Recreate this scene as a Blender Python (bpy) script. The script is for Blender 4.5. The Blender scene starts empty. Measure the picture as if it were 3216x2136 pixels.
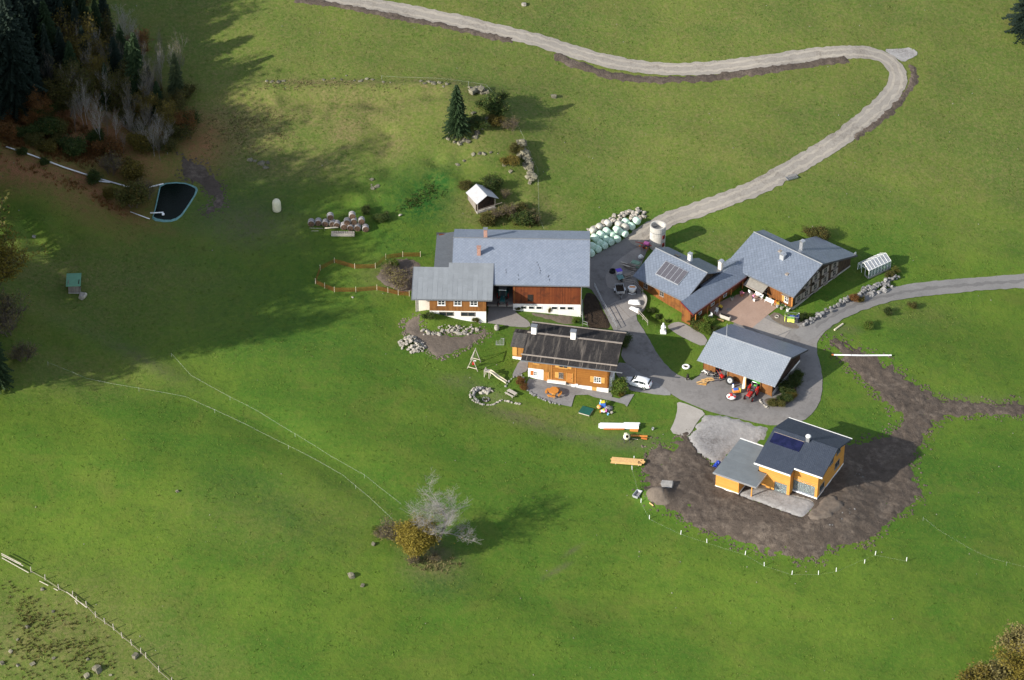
import bpy, math, random
import numpy as np
from mathutils import Vector, Matrix, noise as mnoise
from mathutils.geometry import delaunay_2d_cdt
R = math.radians
random.seed(11); RNG = np.random.default_rng(11)
sc = bpy.context.scene
COL = sc.collection
# ------------------------------------------------------------------ camera
FPX, DEL, DIST = 8750.0, R(36.5), 473.0
cam = bpy.data.cameras.new('camera'); cam.lens = 8750/3216*36; cam.sensor_width = 36
cam.clip_start = 5; cam.clip_end = 6000
camo = bpy.data.objects.new('camera', cam); COL.objects.link(camo)
CPOS = np.array([0, -DIST*math.cos(DEL), DIST*math.sin(DEL)])
camo.location = CPOS; camo.rotation_euler = (math.pi/2-DEL, 0, 0)
sc.camera = camo
# ------------------------------------------------------------------ light
SUN_EL, SHADOW_AZ = R(25.5), R(31)          # shadows run right and away from the camera
wd = bpy.data.worlds.new('World'); sc.world = wd; wd.use_nodes = True
nt = wd.node_tree; bg = nt.nodes['Background']
sky = nt.nodes.new('ShaderNodeTexSky'); sky.sky_type = 'NISHITA'; sky.sun_disc = False
sky.sun_elevation = SUN_EL; sky.altitude = 1200
sdir = Vector((math.cos(SHADOW_AZ)*math.cos(SUN_EL), math.sin(SHADOW_AZ)*math.cos(SUN_EL), -math.sin(SUN_EL)))
sky.sun_rotation = math.atan2(-sdir.x, -sdir.y)
hsv = nt.nodes.new('ShaderNodeHueSaturation'); hsv.inputs['Saturation'].default_value = .55   # partly clouded sky
nt.links.new(sky.outputs[0], hsv.inputs['Color']); nt.links.new(hsv.outputs[0], bg.inputs[0]); bg.inputs[1].default_value = 0.145
sl = bpy.data.lights.new('sun', 'SUN'); sl.energy = 4.6; sl.angle = R(0.55); sl.color = (1.0, 0.93, 0.82)
so = bpy.data.objects.new('sun', sl); COL.objects.link(so)
so.rotation_euler = sdir.to_track_quat('-Z', 'Y').to_euler(); so.location = (-200, -120, 200)
vs = sc.view_settings; vs.view_transform = 'Standard'; vs.look = 'None'; vs.gamma = 1
vs.exposure = 0.79; vs.use_curve_mapping = False
sc.render.engine = 'CYCLES'; sc.cycles.max_bounces = 5; sc.cycles.transparent_max_bounces = 12
sc.cycles.use_denoising = True
# ------------------------------------------------------------------ terrain
def sp(t): return np.logaddexp(0, t)
def gauss(x, y, cx, cy, rx, ry, a=0):
    c, s = math.cos(a), math.sin(a); u = (x-cx)*c+(y-cy)*s; v = -(x-cx)*s+(y-cy)*c
    return np.exp(-(u/rx)**2-(v/ry)**2)
def sstep(a, b, t):
    t = np.clip((t-a)/(b-a), 0, 1); return t*t*(3-2*t)
PADS = []            # (x, y, z, r0, r1) level places
BUMPS = []           # (x, y, rx, ry, ang, amp)
def h0(x, y):
    x = np.asarray(x, float); y = np.asarray(y, float)
    z = 0.07*y + 0.15*9*(sp((y-34)/9)-sp(-34/9)) - 0.05*8*(sp((-46-y)/8)-sp(-46/8))
    z = z - 0.02*x - 0.085*4*(sp((x+28)/4)-sp((x-15)/4)-sp(28/4)+sp(-15/4)) - 0.075*6*(sp((x-47)/6)-sp(-47/6))
    z = z + 9*sstep(66, 118, -x)*sstep(-70, 10, y) + 0.25*np.sin(x*.11+1.3)*np.sin(y*.09+.4) + 0.12*np.sin(x*.31+y*.2)*np.sin(y*.27-x*.1+2)
    z = z + 20*sstep(92, 122, -x)*gauss(0*x, y, 0, -20, 1, 24)  # unseen hill left of frame, raised to lengthen the shade of its trees
    if z.ndim == 0 and BUMPS:
        B = np.array(BUMPS); c, s = np.cos(B[:,4]), np.sin(B[:,4]); u = (x-B[:,0])*c+(y-B[:,1])*s; w = -(x-B[:,0])*s+(y-B[:,1])*c
        z = z + np.sum(B[:,5]*np.exp(-(u/B[:,2])**2-(w/B[:,3])**2))
    else:
        for b in BUMPS: z = z + b[5]*gauss(x, y, b[0], b[1], b[2], b[3], b[4])
    for p in PADS:
        d = np.hypot(x-p[0], y-p[1]); w = 1-sstep(p[3], p[4], d); z = z*(1-w)+p[2]*w
    return z
fwv = np.array([0, math.cos(DEL), -math.sin(DEL)]); upv = np.array([0, math.sin(DEL), math.cos(DEL)])
REG = dict(A=(1200,660,3.1066),B=(1840,660,2.3147),C=(1400,980,2.95125),D=(1950,980,2.95125),E=(1900,1240,2.2486),F=(0,0,2.06375),
  G=(500,200,2.8),H=(1250,200,3.0154),I=(0,700,2.6129),J=(500,1020,2.3056),K=(1100,1450,2.85125),L=(0,1650,3.2257),M=(2600,1500,2.4659),
  N=(2500,0,3.1355),O=(1780,620,3.5625),P=(2200,820,6.2132),Q=(2440,660,4.1262),R=(2140,1100,5.9025),S=(1600,1060,4.91875),
  T=(2220,1300,4.6125),U=(930,600,4.6108),W=(850,0,2.7776),V=(0,0,1/1.36213),a=(1860,1240,9.8),b=(1440,1080,7.4654),c=(1900,780,7.1278),
  d=(1520,860,6.9441),e=(1240,860,6.5344),f=(1440,560,8.4321),h=(2640,800,3.0156),i=(1960,1400,6.5333))
def rayd(k, x, y):
    a, b, s = REG[k]; X, Y = a+x/s, b+y/s
    r = fwv-(Y-1068)/FPX*upv; r = r+np.array([(X-1608)/FPX, 0, 0]); return r
def PZ(k, x, y, z):
    r = rayd(k, x, y); t = (z-CPOS[2])/r[2]; q = CPOS+t*r; return Vector(q)
def G(k, x, y, dz=0.0):
    """the place on the ground under a point dz metres above it, seen there in the survey photograph"""
    z = 0.0
    for _ in range(18):
        q = PZ(k, x, y, z+dz); z = z+(float(h0(q.x, q.y))-z)*0.8
    return Vector((q.x, q.y, z))
def hz(x, y): return float(h0(x, y))
# level pads and bumps, survey order matters
def addpad(k, x, y, r0, r1, dz=0.0):
    g = G(k, x, y); PADS.append((g.x, g.y, g.z+dz, r0, r1))
def addbump(k, x, y, rx, ry, amp, ang=0.0):
    g = G(k, x, y); BUMPS.append((g.x, g.y, rx, ry, ang, amp))
addbump('V', 1120, 330, 15, 12, 3.0)
addbump('V', 1050, 240, 9, 6, 1.2)
addbump('V', 130, 480, 26, 9, 2.2, R(-35))
addbump('V', 700, 1030, 34, 4, -.7, R(-38))
addbump('V', 300, 1060, 25, 14, 1.6, R(-20))
addbump('V', 1000, 1290, 7, 5, 0.8)
addbump('V', 120, 1500, 14, 9, 0.6)
addbump('V', 800, 205, 26, 1.8, 0.9, R(3))
addbump('V', 780, 225, 26, 2.6, -0.5, R(3))
addbump('V', 560, 640, 20, 9, -1.0, R(-10))
addbump('V', 200, 790, 22, 3.0, 0.9, R(-28))
addbump('V', 1750, 330, 26, 10, 1.2, R(20))
addbump('V', 2150, 820, 16, 7, 0.9, R(-15))
addbump('V', 1500, 1400, 30, 6, -0.5, R(-12))
addbump('V', 640, 1330, 28, 9, 0.9, R(15))
addpad('V', 403, 470, 7.5, 14, -0.2)
addpad('T', 1100, 1000, 10, 17)
addbump('T', 2050, 1020, 2.0, 6.5, -1.5, R(-29.65))
addbump('T', 1950, 1400, 3.5, 3.0, 0.9)
addbump('i', 700, 1050, 2.3, 1.8, 1.7)
addbump('i', 620, 820, 1.5, 1.0, -.7)
addbump('e', 780, 900, 3.5, 2.6, 1.2)
addbump('O', 1000, 1290, 3.2, 1.8, -1.3, R(-41))
addbump('b', 600, 1270, 2.3, 1.8, -.55)
for _ in range(34):
    addbump('V', random.uniform(590,1230), random.uniform(215,470), random.uniform(1.2,3.2), random.uniform(1.0,2.2), random.choice((-1,1))*random.uniform(.2,.5), random.uniform(0,3))
for _ in range(14):
    addbump('V', random.uniform(20,380), random.uniform(420,620), random.uniform(1.5,4), random.uniform(1.2,2.5), random.choice((-1,1))*random.uniform(.25,.6), random.uniform(0,3))
# ------------------------------------------------------------------ materials
MATS = {}
def nmat(name):
    m = bpy.data.materials.new(name); m.use_nodes = True; t = m.node_tree; b = t.nodes['Principled BSDF']; MATS[name] = m
    return m, t, b
def N(t, typ, **kw):
    n = t.nodes.new(typ)
    for k, v in kw.items():
        if k in ('operation','blend_type','data_type','noise_dimensions','feature','distance','wave_type','bands_direction','attribute_name','voronoi_dimensions'): setattr(n, k, v)
        else: n.inputs[k].default_value = v
    return n
def ln(t, a, b): t.links.new(a, b)
def mixc(t, fac, a, b, mode='MIX'):
    n = t.nodes.new('ShaderNodeMix'); n.data_type = 'RGBA'; n.blend_type = mode
    for s, v in ((n.inputs[0], fac), (n.inputs[6], a), (n.inputs[7], b)):
        if hasattr(v, 'is_linked'): ln(t, v, s)
        else: s.default_value = v if not isinstance(v, tuple) else (*v, 1) if len(v) == 3 else v
    return n.outputs[2]
def mth(t, op, a, b=None, c=None):
    n = t.nodes.new('ShaderNodeMath'); n.operation = op
    for i, v in enumerate((a, b, c)):
        if v is None: continue
        if hasattr(v, 'is_linked'): ln(t, v, n.inputs[i])
        else: n.inputs[i].default_value = v
    return n.outputs[0]
def rng(t, v, a, b, c=0.0, d=1.0):
    n = t.nodes.new('ShaderNodeMapRange'); ln(t, v, n.inputs[0])
    n.inputs[1].default_value = a; n.inputs[2].default_value = b; n.inputs[3].default_value = c; n.inputs[4].default_value = d
    return n.outputs[0]
def nz(t, vec, scale, det=3, rough=.55, dist=0.0):
    n = N(t, 'ShaderNodeTexNoise', Scale=scale, Detail=det, Roughness=rough, Distortion=dist)
    if vec is not None: ln(t, vec, n.inputs['Vector'])
    return n.outputs[0]
def bump(t, b, hgt, dist, strength=1.0):
    n = N(t, 'ShaderNodeBump', Strength=strength, Distance=dist); ln(t, hgt, n.inputs['Height']); ln(t, n.outputs[0], b.inputs['Normal'])
def oc(t, which='Object'): return t.nodes.new('ShaderNodeTexCoord').outputs[which]
def pm(name, col, var=.25, scale=2.0, rough=.75, bmp=.0, bsc=None, metal=0.0, rnd=.0, col2=None, spec=.3, stretch=None):
    """a plain material with two scales of mottling, wear and fine relief"""
    if name in MATS: return MATS[name]
    m, t, b = nmat(name); v = oc(t)
    if stretch:
        mp = N(t, 'ShaderNodeMapping', Scale=stretch); ln(t, v, mp.inputs['Vector']); v = mp.outputs[0]
    n1 = nz(t, v, scale, 4, .6); n2 = nz(t, v, scale*6.3, 3, .6)
    f = mth(t, 'ADD', mth(t, 'MULTIPLY', n1, .65), mth(t, 'MULTIPLY', n2, .35)); f = rng(t, f, .32, .68)
    c2 = col2 or tuple(min(1, c*(1+var)) for c in col); c1 = tuple(c*(1-var) for c in col)
    o = mixc(t, f, c1, c2)
    if rnd:
        oi = t.nodes.new('ShaderNodeObjectInfo'); hs = N(t, 'ShaderNodeHueSaturation')
        ln(t, rng(t, oi.outputs['Random'], 0, 1, 1-rnd, 1+rnd), hs.inputs['Value']); ln(t, o, hs.inputs['Color']); o = hs.outputs[0]
    ln(t, o, b.inputs['Base Color']); b.inputs['Roughness'].default_value = rough; b.inputs['Metallic'].default_value = metal
    b.inputs['Specular IOR Level'].default_value = spec
    if bmp: bump(t, b, nz(t, v, bsc or scale*5, 4), bmp)
    return m
def boards(name, c1, c2, w=.16, vert=True, dark=None, rough=.75, wear=.35, gap=.1, grain=1.0):
    """boarded wall: each board its own tone, a groove between boards, grain and streaks"""
    if name in MATS: return MATS[name]
    m, t, b = nmat(name); v = oc(t); s = t.nodes.new('ShaderNodeSeparateXYZ'); ln(t, v, s.inputs[0])
    u = mth(t, 'ADD', s.outputs[0], mth(t, 'MULTIPLY', s.outputs[1], .97)) if vert else s.outputs[2]
    q = mth(t, 'DIVIDE', u, w); fl = mth(t, 'FLOOR', q); fr = mth(t, 'FRACT', q)
    wn = t.nodes.new('ShaderNodeTexWhiteNoise'); wn.noise_dimensions = '1D'; ln(t, fl, wn.inputs['W'])
    mp = N(t, 'ShaderNodeMapping', Scale=(5, 5, .5) if vert else (.5, .5, 7)); ln(t, v, mp.inputs['Vector'])
    g = nz(t, mp.outputs[0], 2.2*grain, 5, .65)
    f = mth(t, 'ADD', mth(t, 'MULTIPLY', wn.outputs[0], .55), mth(t, 'MULTIPLY', rng(t, g, .3, .7), .45))
    o = mixc(t, f, c1, c2)
    if dark:
        big = nz(t, v, .55, 4, .65); o = mixc(t, mth(t, 'MULTIPLY', rng(t, big, .5, .72), wear*2), o, dark)
    edge = mth(t, 'LESS_THAN', fr, gap); o = mixc(t, mth(t, 'MULTIPLY', edge, .55), o, tuple(c*.25 for c in c1))
    ln(t, o, b.inputs['Base Color']); b.inputs['Roughness'].default_value = rough; b.inputs['Specular IOR Level'].default_value = .25
    bump(t, b, mth(t, 'SUBTRACT', mth(t, 'MULTIPLY', g, .3), edge), .012)
    return m
def shingle(name, c1, c2, size=.42, diamond=True, rough=.5, streak=.0, spec=.5):
    """metal or slate roof of small overlapping plates"""
    m, t, b = nmat(name); v = oc(t)
    mp = N(t, 'ShaderNodeMapping', Scale=(1, 1, .0), Rotation=(0, 0, R(45) if diamond else 0)); ln(t, v, mp.inputs['Vector'])
    br = N(t, 'ShaderNodeTexBrick', Scale=1.0, Color1=(0,0,0,1), Color2=(1,1,1,1), Mortar=(.5,.5,.5,1)); ln(t, mp.outputs[0], br.inputs['Vector'])
    br.offset = 0.0 if diamond else .5
    br.inputs['Mortar Size'].default_value = .02; br.inputs['Brick Width'].default_value = size; br.inputs['Row Height'].default_value = size
    n1 = nz(t, v, .35, 4, .6); n2 = nz(t, v, 3.5, 3, .6)
    f = mth(t, 'ADD', mth(t, 'MULTIPLY', br.outputs[0], .5), mth(t, 'ADD', mth(t, 'MULTIPLY', rng(t, n1, .3, .7), .3), mth(t, 'MULTIPLY', n2, .2)))
    o = mixc(t, f, c1, c2); o = mixc(t, mth(t, 'MULTIPLY', br.outputs['Fac'], .55), o, tuple(c*.45 for c in c1))
    mpw = N(t, 'ShaderNodeMapping', Scale=(.9, .12, .12)); ln(t, v, mpw.inputs['Vector']); o = mixc(t, rng(t, nz(t, mpw.outputs[0], 1.3, 5, .7), .5, .8, 0, .2), o, tuple(c*1.25+.02 for c in c2)); o = mixc(t, rng(t, nz(t, v, .7, 5, .7), .56, .75, 0, .4), o, tuple(c*.6 for c in c1))
    if streak:
        mp2 = N(t, 'ShaderNodeMapping', Scale=(1.6, .18, .18)); ln(t, v, mp2.inputs['Vector'])
        st = nz(t, mp2.outputs[0], 1.0, 5, .7); o = mixc(t, mth(t, 'MULTIPLY', rng(t, st, .52, .75), streak), o, (.23,.2,.17))
    ln(t, o, b.inputs['Base Color']); b.inputs['Roughness'].default_value = rough; b.inputs['Specular IOR Level'].default_value = spec
    ln(t, rng(t, n2, .3, .7, rough-.08, rough+.12), b.inputs['Roughness'])
    bump(t, b, mth(t, 'SUBTRACT', mth(t, 'MULTIPLY', br.outputs[0], .4), br.outputs['Fac']), .015)
    return m
# ------------------------------------------------------------------ mesh builder
class MB:
    def __init__(s): s.v = []; s.f = []
    def add(s, vs, fs):
        n = len(s.v); s.v += [tuple(q) for q in vs]; s.f += [tuple(i+n for i in f) for f in fs]; return s
    def bx(s, x0, x1, y0, y1, z0, z1):
        return s.add([(x0,y0,z0),(x1,y0,z0),(x1,y1,z0),(x0,y1,z0),(x0,y0,z1),(x1,y0,z1),(x1,y1,z1),(x0,y1,z1)],
                     [(3,2,1,0),(4,5,6,7),(0,1,5,4),(1,2,6,5),(2,3,7,6),(3,0,4,7)])
    def cb(s, c, d, rz=0, rx=0, ry=0):
        M = Matrix.Translation(c) @ Matrix.Rotation(rz,4,'Z') @ Matrix.Rotation(ry,4,'Y') @ Matrix.Rotation(rx,4,'X'); n = len(s.v)
        s.bx(-d[0]/2,d[0]/2,-d[1]/2,d[1]/2,-d[2]/2,d[2]/2)
        for i in range(n, n+8): s.v[i] = tuple(M @ Vector(s.v[i]))
        return s
    def ex(s, poly, vec):
        n = len(poly); a = [Vector(q) for q in poly]; b = [q+Vector(vec) for q in a]
        nrm = sum(((a[i]-a[0]).cross(a[(i+1)%n]-a[0]) for i in range(1, n-1)), Vector())
        if nrm.dot(Vector(vec)) > 0: a.reverse(); b.reverse()
        return s.add(a+b, [tuple(range(n)), tuple(range(2*n-1, n-1, -1))]+[(i, i+n, (i+1)%n+n, (i+1)%n) for i in range(n)])
    def tube(s, pts, r, n=6, cap=True):
        pts = [Vector(p) for p in pts]; rs = r if isinstance(r, (list, tuple)) else [r]*len(pts); base = len(s.v); up = Vector((0,0,1))
        for i, p in enumerate(pts):
            d = (pts[min(i+1,len(pts)-1)]-pts[max(i-1,0)]); d = d.normalized() if d.length > 1e-9 else up
            a = d.cross(up if abs(d.z) < .95 else Vector((1,0,0))).normalized(); b = d.cross(a)
            for k in range(n):
                t = 2*math.pi*k/n; s.v.append(tuple(p+a*(math.cos(t)*rs[i])+b*(math.sin(t)*rs[i])))
        for i in range(len(pts)-1):
            for k in range(n):
                a = base+i*n+k; b = base+i*n+(k+1)%n; s.f.append((a, a+n, b+n, b))
        if cap: s.f.append(tuple(base+k for k in range(n))); s.f.append(tuple(base+(len(pts)-1)*n+n-1-k for k in range(n)))
        return s
    def rev(s, prof, n=16, c=(0,0,0), M=None):
        base = len(s.v)
        for r, z in prof:
            for k in range(n):
                t = 2*math.pi*k/n; q = Vector((r*math.cos(t), r*math.sin(t), z))
                if M is not None: q = M @ q
                s.v.append((q.x+c[0], q.y+c[1], q.z+c[2]))
        m = len(prof)
        for i in range(m-1):
            for k in range(n): s.f.append((base+i*n+k, base+i*n+(k+1)%n, base+(i+1)*n+(k+1)%n, base+(i+1)*n+k))
        s.f.append(tuple(base+n-1-k for k in range(n))); s.f.append(tuple(base+(m-1)*n+k for k in range(n)))
        return s
    def sph(s, c, r, n=12, m=8):
        r = (r,r,r) if not isinstance(r, (tuple, list)) else r; pr = [(max(.02,math.sin(math.pi*i/m)), -math.cos(math.pi*i/m)) for i in range(m+1)]; b = len(s.v); s.rev(pr, n)
        for i in range(b, len(s.v)): q = s.v[i]; s.v[i] = (c[0]+q[0]*r[0], c[1]+q[1]*r[1], c[2]+q[2]*r[2])
        return s
    def torus(s, c, Rr, r, n=24, m=10, M=None):
        b = len(s.v)
        for i in range(n):
            for j in range(m):
                t, u = 2*math.pi*i/n, 2*math.pi*j/m; q = Vector(((Rr+r*math.cos(u))*math.cos(t), (Rr+r*math.cos(u))*math.sin(t), r*math.sin(u)))
                if M is not None: q = M @ q
                s.v.append((q.x+c[0], q.y+c[1], q.z+c[2]))
        for i in range(n):
            for j in range(m): s.f.append((b+i*m+j, b+(i+1)%n*m+j, b+(i+1)%n*m+(j+1)%m, b+i*m+(j+1)%m))
        return s
    def mesh(s, name, mat, smooth=False):
        me = bpy.data.meshes.new(name); me.from_pydata(s.v, [], s.f); me.validate()
        me.materials.append(MATS[mat] if isinstance(mat, str) else mat)
        if smooth: me.shade_smooth()
        return me
    def build(s, name, mat, parent=None, smooth=False, bev=0.0):
        o = link(name, s.mesh(name, mat, smooth), parent)
        if bev:
            b = o.modifiers.new('bevel', 'BEVEL'); b.width = bev; b.segments = 2; b.limit_method = 'ANGLE'
        return o
def link(name, data, parent=None):
    o = bpy.data.objects.new(name, data); COL.objects.link(o)
    if parent is not None: o.parent = parent
    return o
def tag(o, label, cat, group=None):
    o['label'] = label; o['category'] = cat
    if group: o['group'] = group
    return o
def thing(name, label, cat, loc=(0,0,0), rz=0.0, group=None):
    o = link(name, None); o.location = loc; o.rotation_euler = (0, 0, rz); o.empty_display_size = .3
    return tag(o, label, cat, group)
def struct(o, kind='structure'): o['kind'] = kind; return o
def ang(a, b): return math.atan2(b.y-a.y, b.x-a.x)
def copy_tree(o, parent=None):
    c = o.copy(); COL.objects.link(c)
    if parent is not None: c.parent = parent
    for ch in list(o.children): copy_tree(ch, c)
    return c
# ------------------------------------------------------------------ ground sheet
def axis(a, b, st, far):
    c = list(np.arange(a, b+1e-6, st)); d = st; lo = [a]; hi = [b]
    while lo[-1] > -far: d *= 1.35; lo.append(lo[-1]-d)
    d = st
    while hi[-1] < far: d *= 1.35; hi.append(hi[-1]+d)
    return np.array(lo[:0:-1]+c+hi[1:])
GX = axis(-122, 118, .5, 2500); GY = axis(-98, 128, .5, 2500)
XX, YY = np.meshgrid(GX, GY)
def hfar(x, y):
    z = h0(np.clip(x, -400, 400), np.clip(y, -400, 400)); return z
def fbm(x, y, s, seed=0):
    o = np.zeros_like(x); r = np.random.default_rng(seed)
    for i in range(7):
        a = r.uniform(0, 2*math.pi); f = s*r.uniform(.6, 1.7); o += np.sin((x*math.cos(a)+y*math.sin(a))*f+r.uniform(0, 6.28)+1.4*np.sin((x*math.sin(a)-y*math.cos(a))*f*.7+r.uniform(0, 6)))
    return o/7
ZZ = hfar(XX, YY)
ins = ((np.abs(XX) < 125) & (np.abs(YY) < 130))
ZZ = ZZ + np.where(ins, .022*fbm(XX, YY, 2.6, 5)+.02*fbm(XX, YY, 1.1, 6), 0)
nx, ny = len(GX), len(GY)
co = np.stack([XX.ravel(), YY.ravel(), ZZ.ravel()], 1)
i = (np.arange(ny-1)[:, None]*nx+np.arange(nx-1)[None, :]).ravel()
quads = np.stack([i, i+1, i+1+nx, i+nx], 1)
me = bpy.data.meshes.new('ground'); me.vertices.add(len(co)); me.vertices.foreach_set('co', co.ravel())
me.loops.add(quads.size); me.loops.foreach_set('vertex_index', quads.ravel()); me.polygons.add(len(quads))
me.polygons.foreach_set('loop_start', np.arange(0, quads.size, 4)); me.update(); me.shade_smooth()
# kinds of plant cover, surveyed as soft patches: dry (olive, tan), bracken (rust), lush (dark clover green), worn (brown tread)
cov = np.zeros((len(co), 4), np.float32); X1, Y1 = XX.ravel(), YY.ravel()
def cover(ch, k, x, y, rx, ry, amt, a=0.0):
    g = G(k, x, y); w = amt*gauss(X1, Y1, g.x, g.y, rx, ry, a); cov[:, ch] = np.maximum(cov[:, ch], w)
cov[:, 0] = .52*sstep(26, 52, Y1)+.05
for q in (('V',800,250,24,11,1.0),('V',560,300,16,18,1.05),('V',640,260,10,8,.9),('V',330,640,20,6,.55),('V',120,850,18,8,.5),('V',1450,330,20,10,.4),('V',2250,520,20,10,.35),('V',620,390,14,6,1.0),('V',180,640,26,8,.7),('V',1090,280,14,13,.8),('V',1000,200,16,7,.9),('V',700,370,16,7,.9),('V',800,300,6,8,1.15),('V',900,330,8,8,.9),('V',760,190,20,2,1.2),('V',1100,480,8,6,.9),('V',1250,480,9,9,.7),('V',1200,360,7,10,.6),
          ('V',150,700,30,14,.5),('V',330,300,14,12,.85),('V',90,1470,20,13,.75),('V',300,1540,14,9,.6),('V',1000,1310,5,4,1.0),('V',970,1260,3.5,3,.9),
          ('V',650,1180,18,10,.3),('V',1250,960,12,3,.5),('V',1900,480,30,8,.3),('V',2100,720,10,5,.35),('V',900,640,5,4,.9),('V',1690,560,8,5,.6),('V',1550,600,5,4,.5)): cover(0, *q)
for q in (('V',80,270,20,11,1.2),('V',200,310,16,9,1.1),('V',60,390,14,6,1.0),('V',290,380,10,6,.8),('V',220,440,14,4,1.0,R(-35)),('V',460,330,5,7,.8),('V',300,470,6,5,.6),('V',470,300,4,5,.5),('V',150,440,16,5,.6,R(-35))): cover(1, *q)
for q in (('V',970,460,6,7,1.3),('V',1010,420,4,4,1.2),('V',560,450,12,9,.5),('V',700,700,24,20,.45),('V',900,560,7,5,.6),('V',1050,700,8,6,.3),('V',2150,830,14,8,.4),('V',2000,1000,16,8,.4),('V',1020,1350,6,3,.8),('V',2250,1150,20,16,.35),('V',600,1150,20,4,.5,R(-38))): cover(2, *q)
for q in (('V',1130,910,4,1.6,.7,R(-25)),('V',1200,965,7,1.4,.75,R(-20)),('V',1330,1005,8,1.4,.7,R(-12)),('V',1440,1020,6,2,.8),('V',560,520,9,6,.75),('V',1240,755,4,4,.5),('V',1060,880,4,2,.5),
          ('V',1285,1315,2.5,.5,.8,R(40)),('V',1320,1270,2,.4,.7,R(45)),('V',1000,1275,3,2.4,.9),('V',2280,930,12,2,.5),('V',330,830,9,2,.5,R(-35)),('V',1950,760,3,1.2,.6)): cover(3, *q)
at = me.color_attributes.new('cover', 'FLOAT_COLOR', 'POINT'); at.data.foreach_set('color', cov.ravel())
m, t, b = nmat('grass'); v = oc(t, 'Object')
ca = t.nodes.new('ShaderNodeVertexColor'); ca.layer_name = 'cover'; sx = t.nodes.new('ShaderNodeSeparateColor'); ln(t, ca.outputs[0], sx.inputs[0])
nA = nz(t, v, .045, 5, .6, .6); nB = nz(t, v, .35, 5, .65, .4); nC = nz(t, v, 1.9, 4, .65, .3); nD = nz(t, v, 7, 3, .7); nE = nz(t, v, .9, 5, .7, .8)
o = mixc(t, rng(t, nA, .42, .58), (.054,.126,.011), (.088,.15,.015))
o = mixc(t, rng(t, nB, .42, .72, 0, .6), o, (.042,.098,.010))
o = mixc(t, rng(t, nC, .48, .72, 0, .5), o, (.125,.165,.022))
o = mixc(t, rng(t, nE, .52, .70, 0, .4), o, (.040,.086,.010))
o = mixc(t, rng(t, nz(t, v, .14, 5, .65, 1.0), .52, .68, 0, .45), o, (.115,.132,.024))
mpm = N(t, 'ShaderNodeMapping', Scale=(.02, .30, .02), Rotation=(0, 0, R(-28))); ln(t, v, mpm.inputs['Vector']); o = mixc(t, rng(t, nz(t, mpm.outputs[0], 1.0, 3, .6, .3), .45, .7, 0, .35), o, (.105,.155,.018))
o = mixc(t, rng(t, nD, .42, .2, 0, .45), o, (.035,.075,.007))
fd = mth(t, 'MULTIPLY', sx.outputs[0], rng(t, mth(t, 'ADD', mth(t,'MULTIPLY',nE,.6), mth(t,'MULTIPLY',nD,.4)), .34, .62, .25, 1.15))
o = mixc(t, fd, o, mixc(t, rng(t, nC, .35, .65), (.10,.102,.03), (.205,.165,.075)))
o = mixc(t, mth(t, 'MULTIPLY', sx.outputs[2], rng(t, nE, .35, .6, .2, 1.0)), o, (.018,.072,.010))
o = mixc(t, mth(t, 'MULTIPLY', sx.outputs[1], rng(t, nE, .3, .6, .45, 1.2)), o, mixc(t, rng(t, nD, .3, .7), (.13,.055,.025), (.34,.17,.08)))
fw = mth(t, 'MULTIPLY', rng(t, ca.outputs[1], 0, 1), rng(t, mth(t,'ADD',mth(t,'MULTIPLY',nE,.5),mth(t,'MULTIPLY',nD,.5)), .3, .62, 0, 1.0))
o = mixc(t, fw, o, mixc(t, nD, (.07,.055,.04), (.15,.12,.085)))
ln(t, o, b.inputs['Base Color']); b.inputs['Roughness'].default_value = .8; b.inputs['Specular IOR Level'].default_value = .15
bump(t, b, mth(t, 'ADD', mth(t, 'MULTIPLY', nD, .5), mth(t, 'ADD', mth(t, 'MULTIPLY', nC, .9), mth(t, 'MULTIPLY', nB, 1.2))), .15, .75)
me.materials.append(m); ground = struct(link('ground', me))
# ------------------------------------------------------------------ draped sheets
def poly(pts): return [G(*p) for p in pts]
def dens(pl, st=.7, closed=True):
    o = []; n = len(pl)
    for i in range(n if closed else n-1):
        a, b = Vector(pl[i][:2]), Vector(pl[(i+1) % n][:2]); k = max(1, int((b-a).length/st)); o += [a.lerp(b, j/k) for j in range(k)]
    return o if closed else o+[Vector(pl[-1][:2])]
def smooth_line(pl, it=2, closed=False):
    pl = [Vector(p[:2]) for p in pl]
    for _ in range(it):
        o = [] if closed else [pl[0]]; n = len(pl)
        for i in range(n if closed else n-1): a, b = pl[i], pl[(i+1) % n]; o += [a.lerp(b, .25), a.lerp(b, .75)]
        pl = o if closed else o+[pl[-1]]
    return pl
def inside(px, py, pl):
    r = np.zeros(px.shape, bool); n = len(pl)
    for i in range(n):
        x0, y0 = pl[i]; x1, y1 = pl[(i+1) % n]
        if y0 == y1: continue
        c = ((y0 > py) != (y1 > py)) & (px < (x1-x0)*(py-y0)/(y1-y0)+x0); r ^= c
    return r
def edged(px, py, pl):
    d = np.full(px.shape, 1e9); n = len(pl)
    for i in range(n):
        x0, y0 = pl[i]; x1, y1 = pl[(i+1) % n]; dx, dy = x1-x0, y1-y0; L = dx*dx+dy*dy+1e-12
        u = np.clip(((px-x0)*dx+(py-y0)*dy)/L, 0, 1); d = np.minimum(d, np.hypot(px-x0-u*dx, py-y0-u*dy))
    return d
SHEETS = []; SHEET = {}
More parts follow.
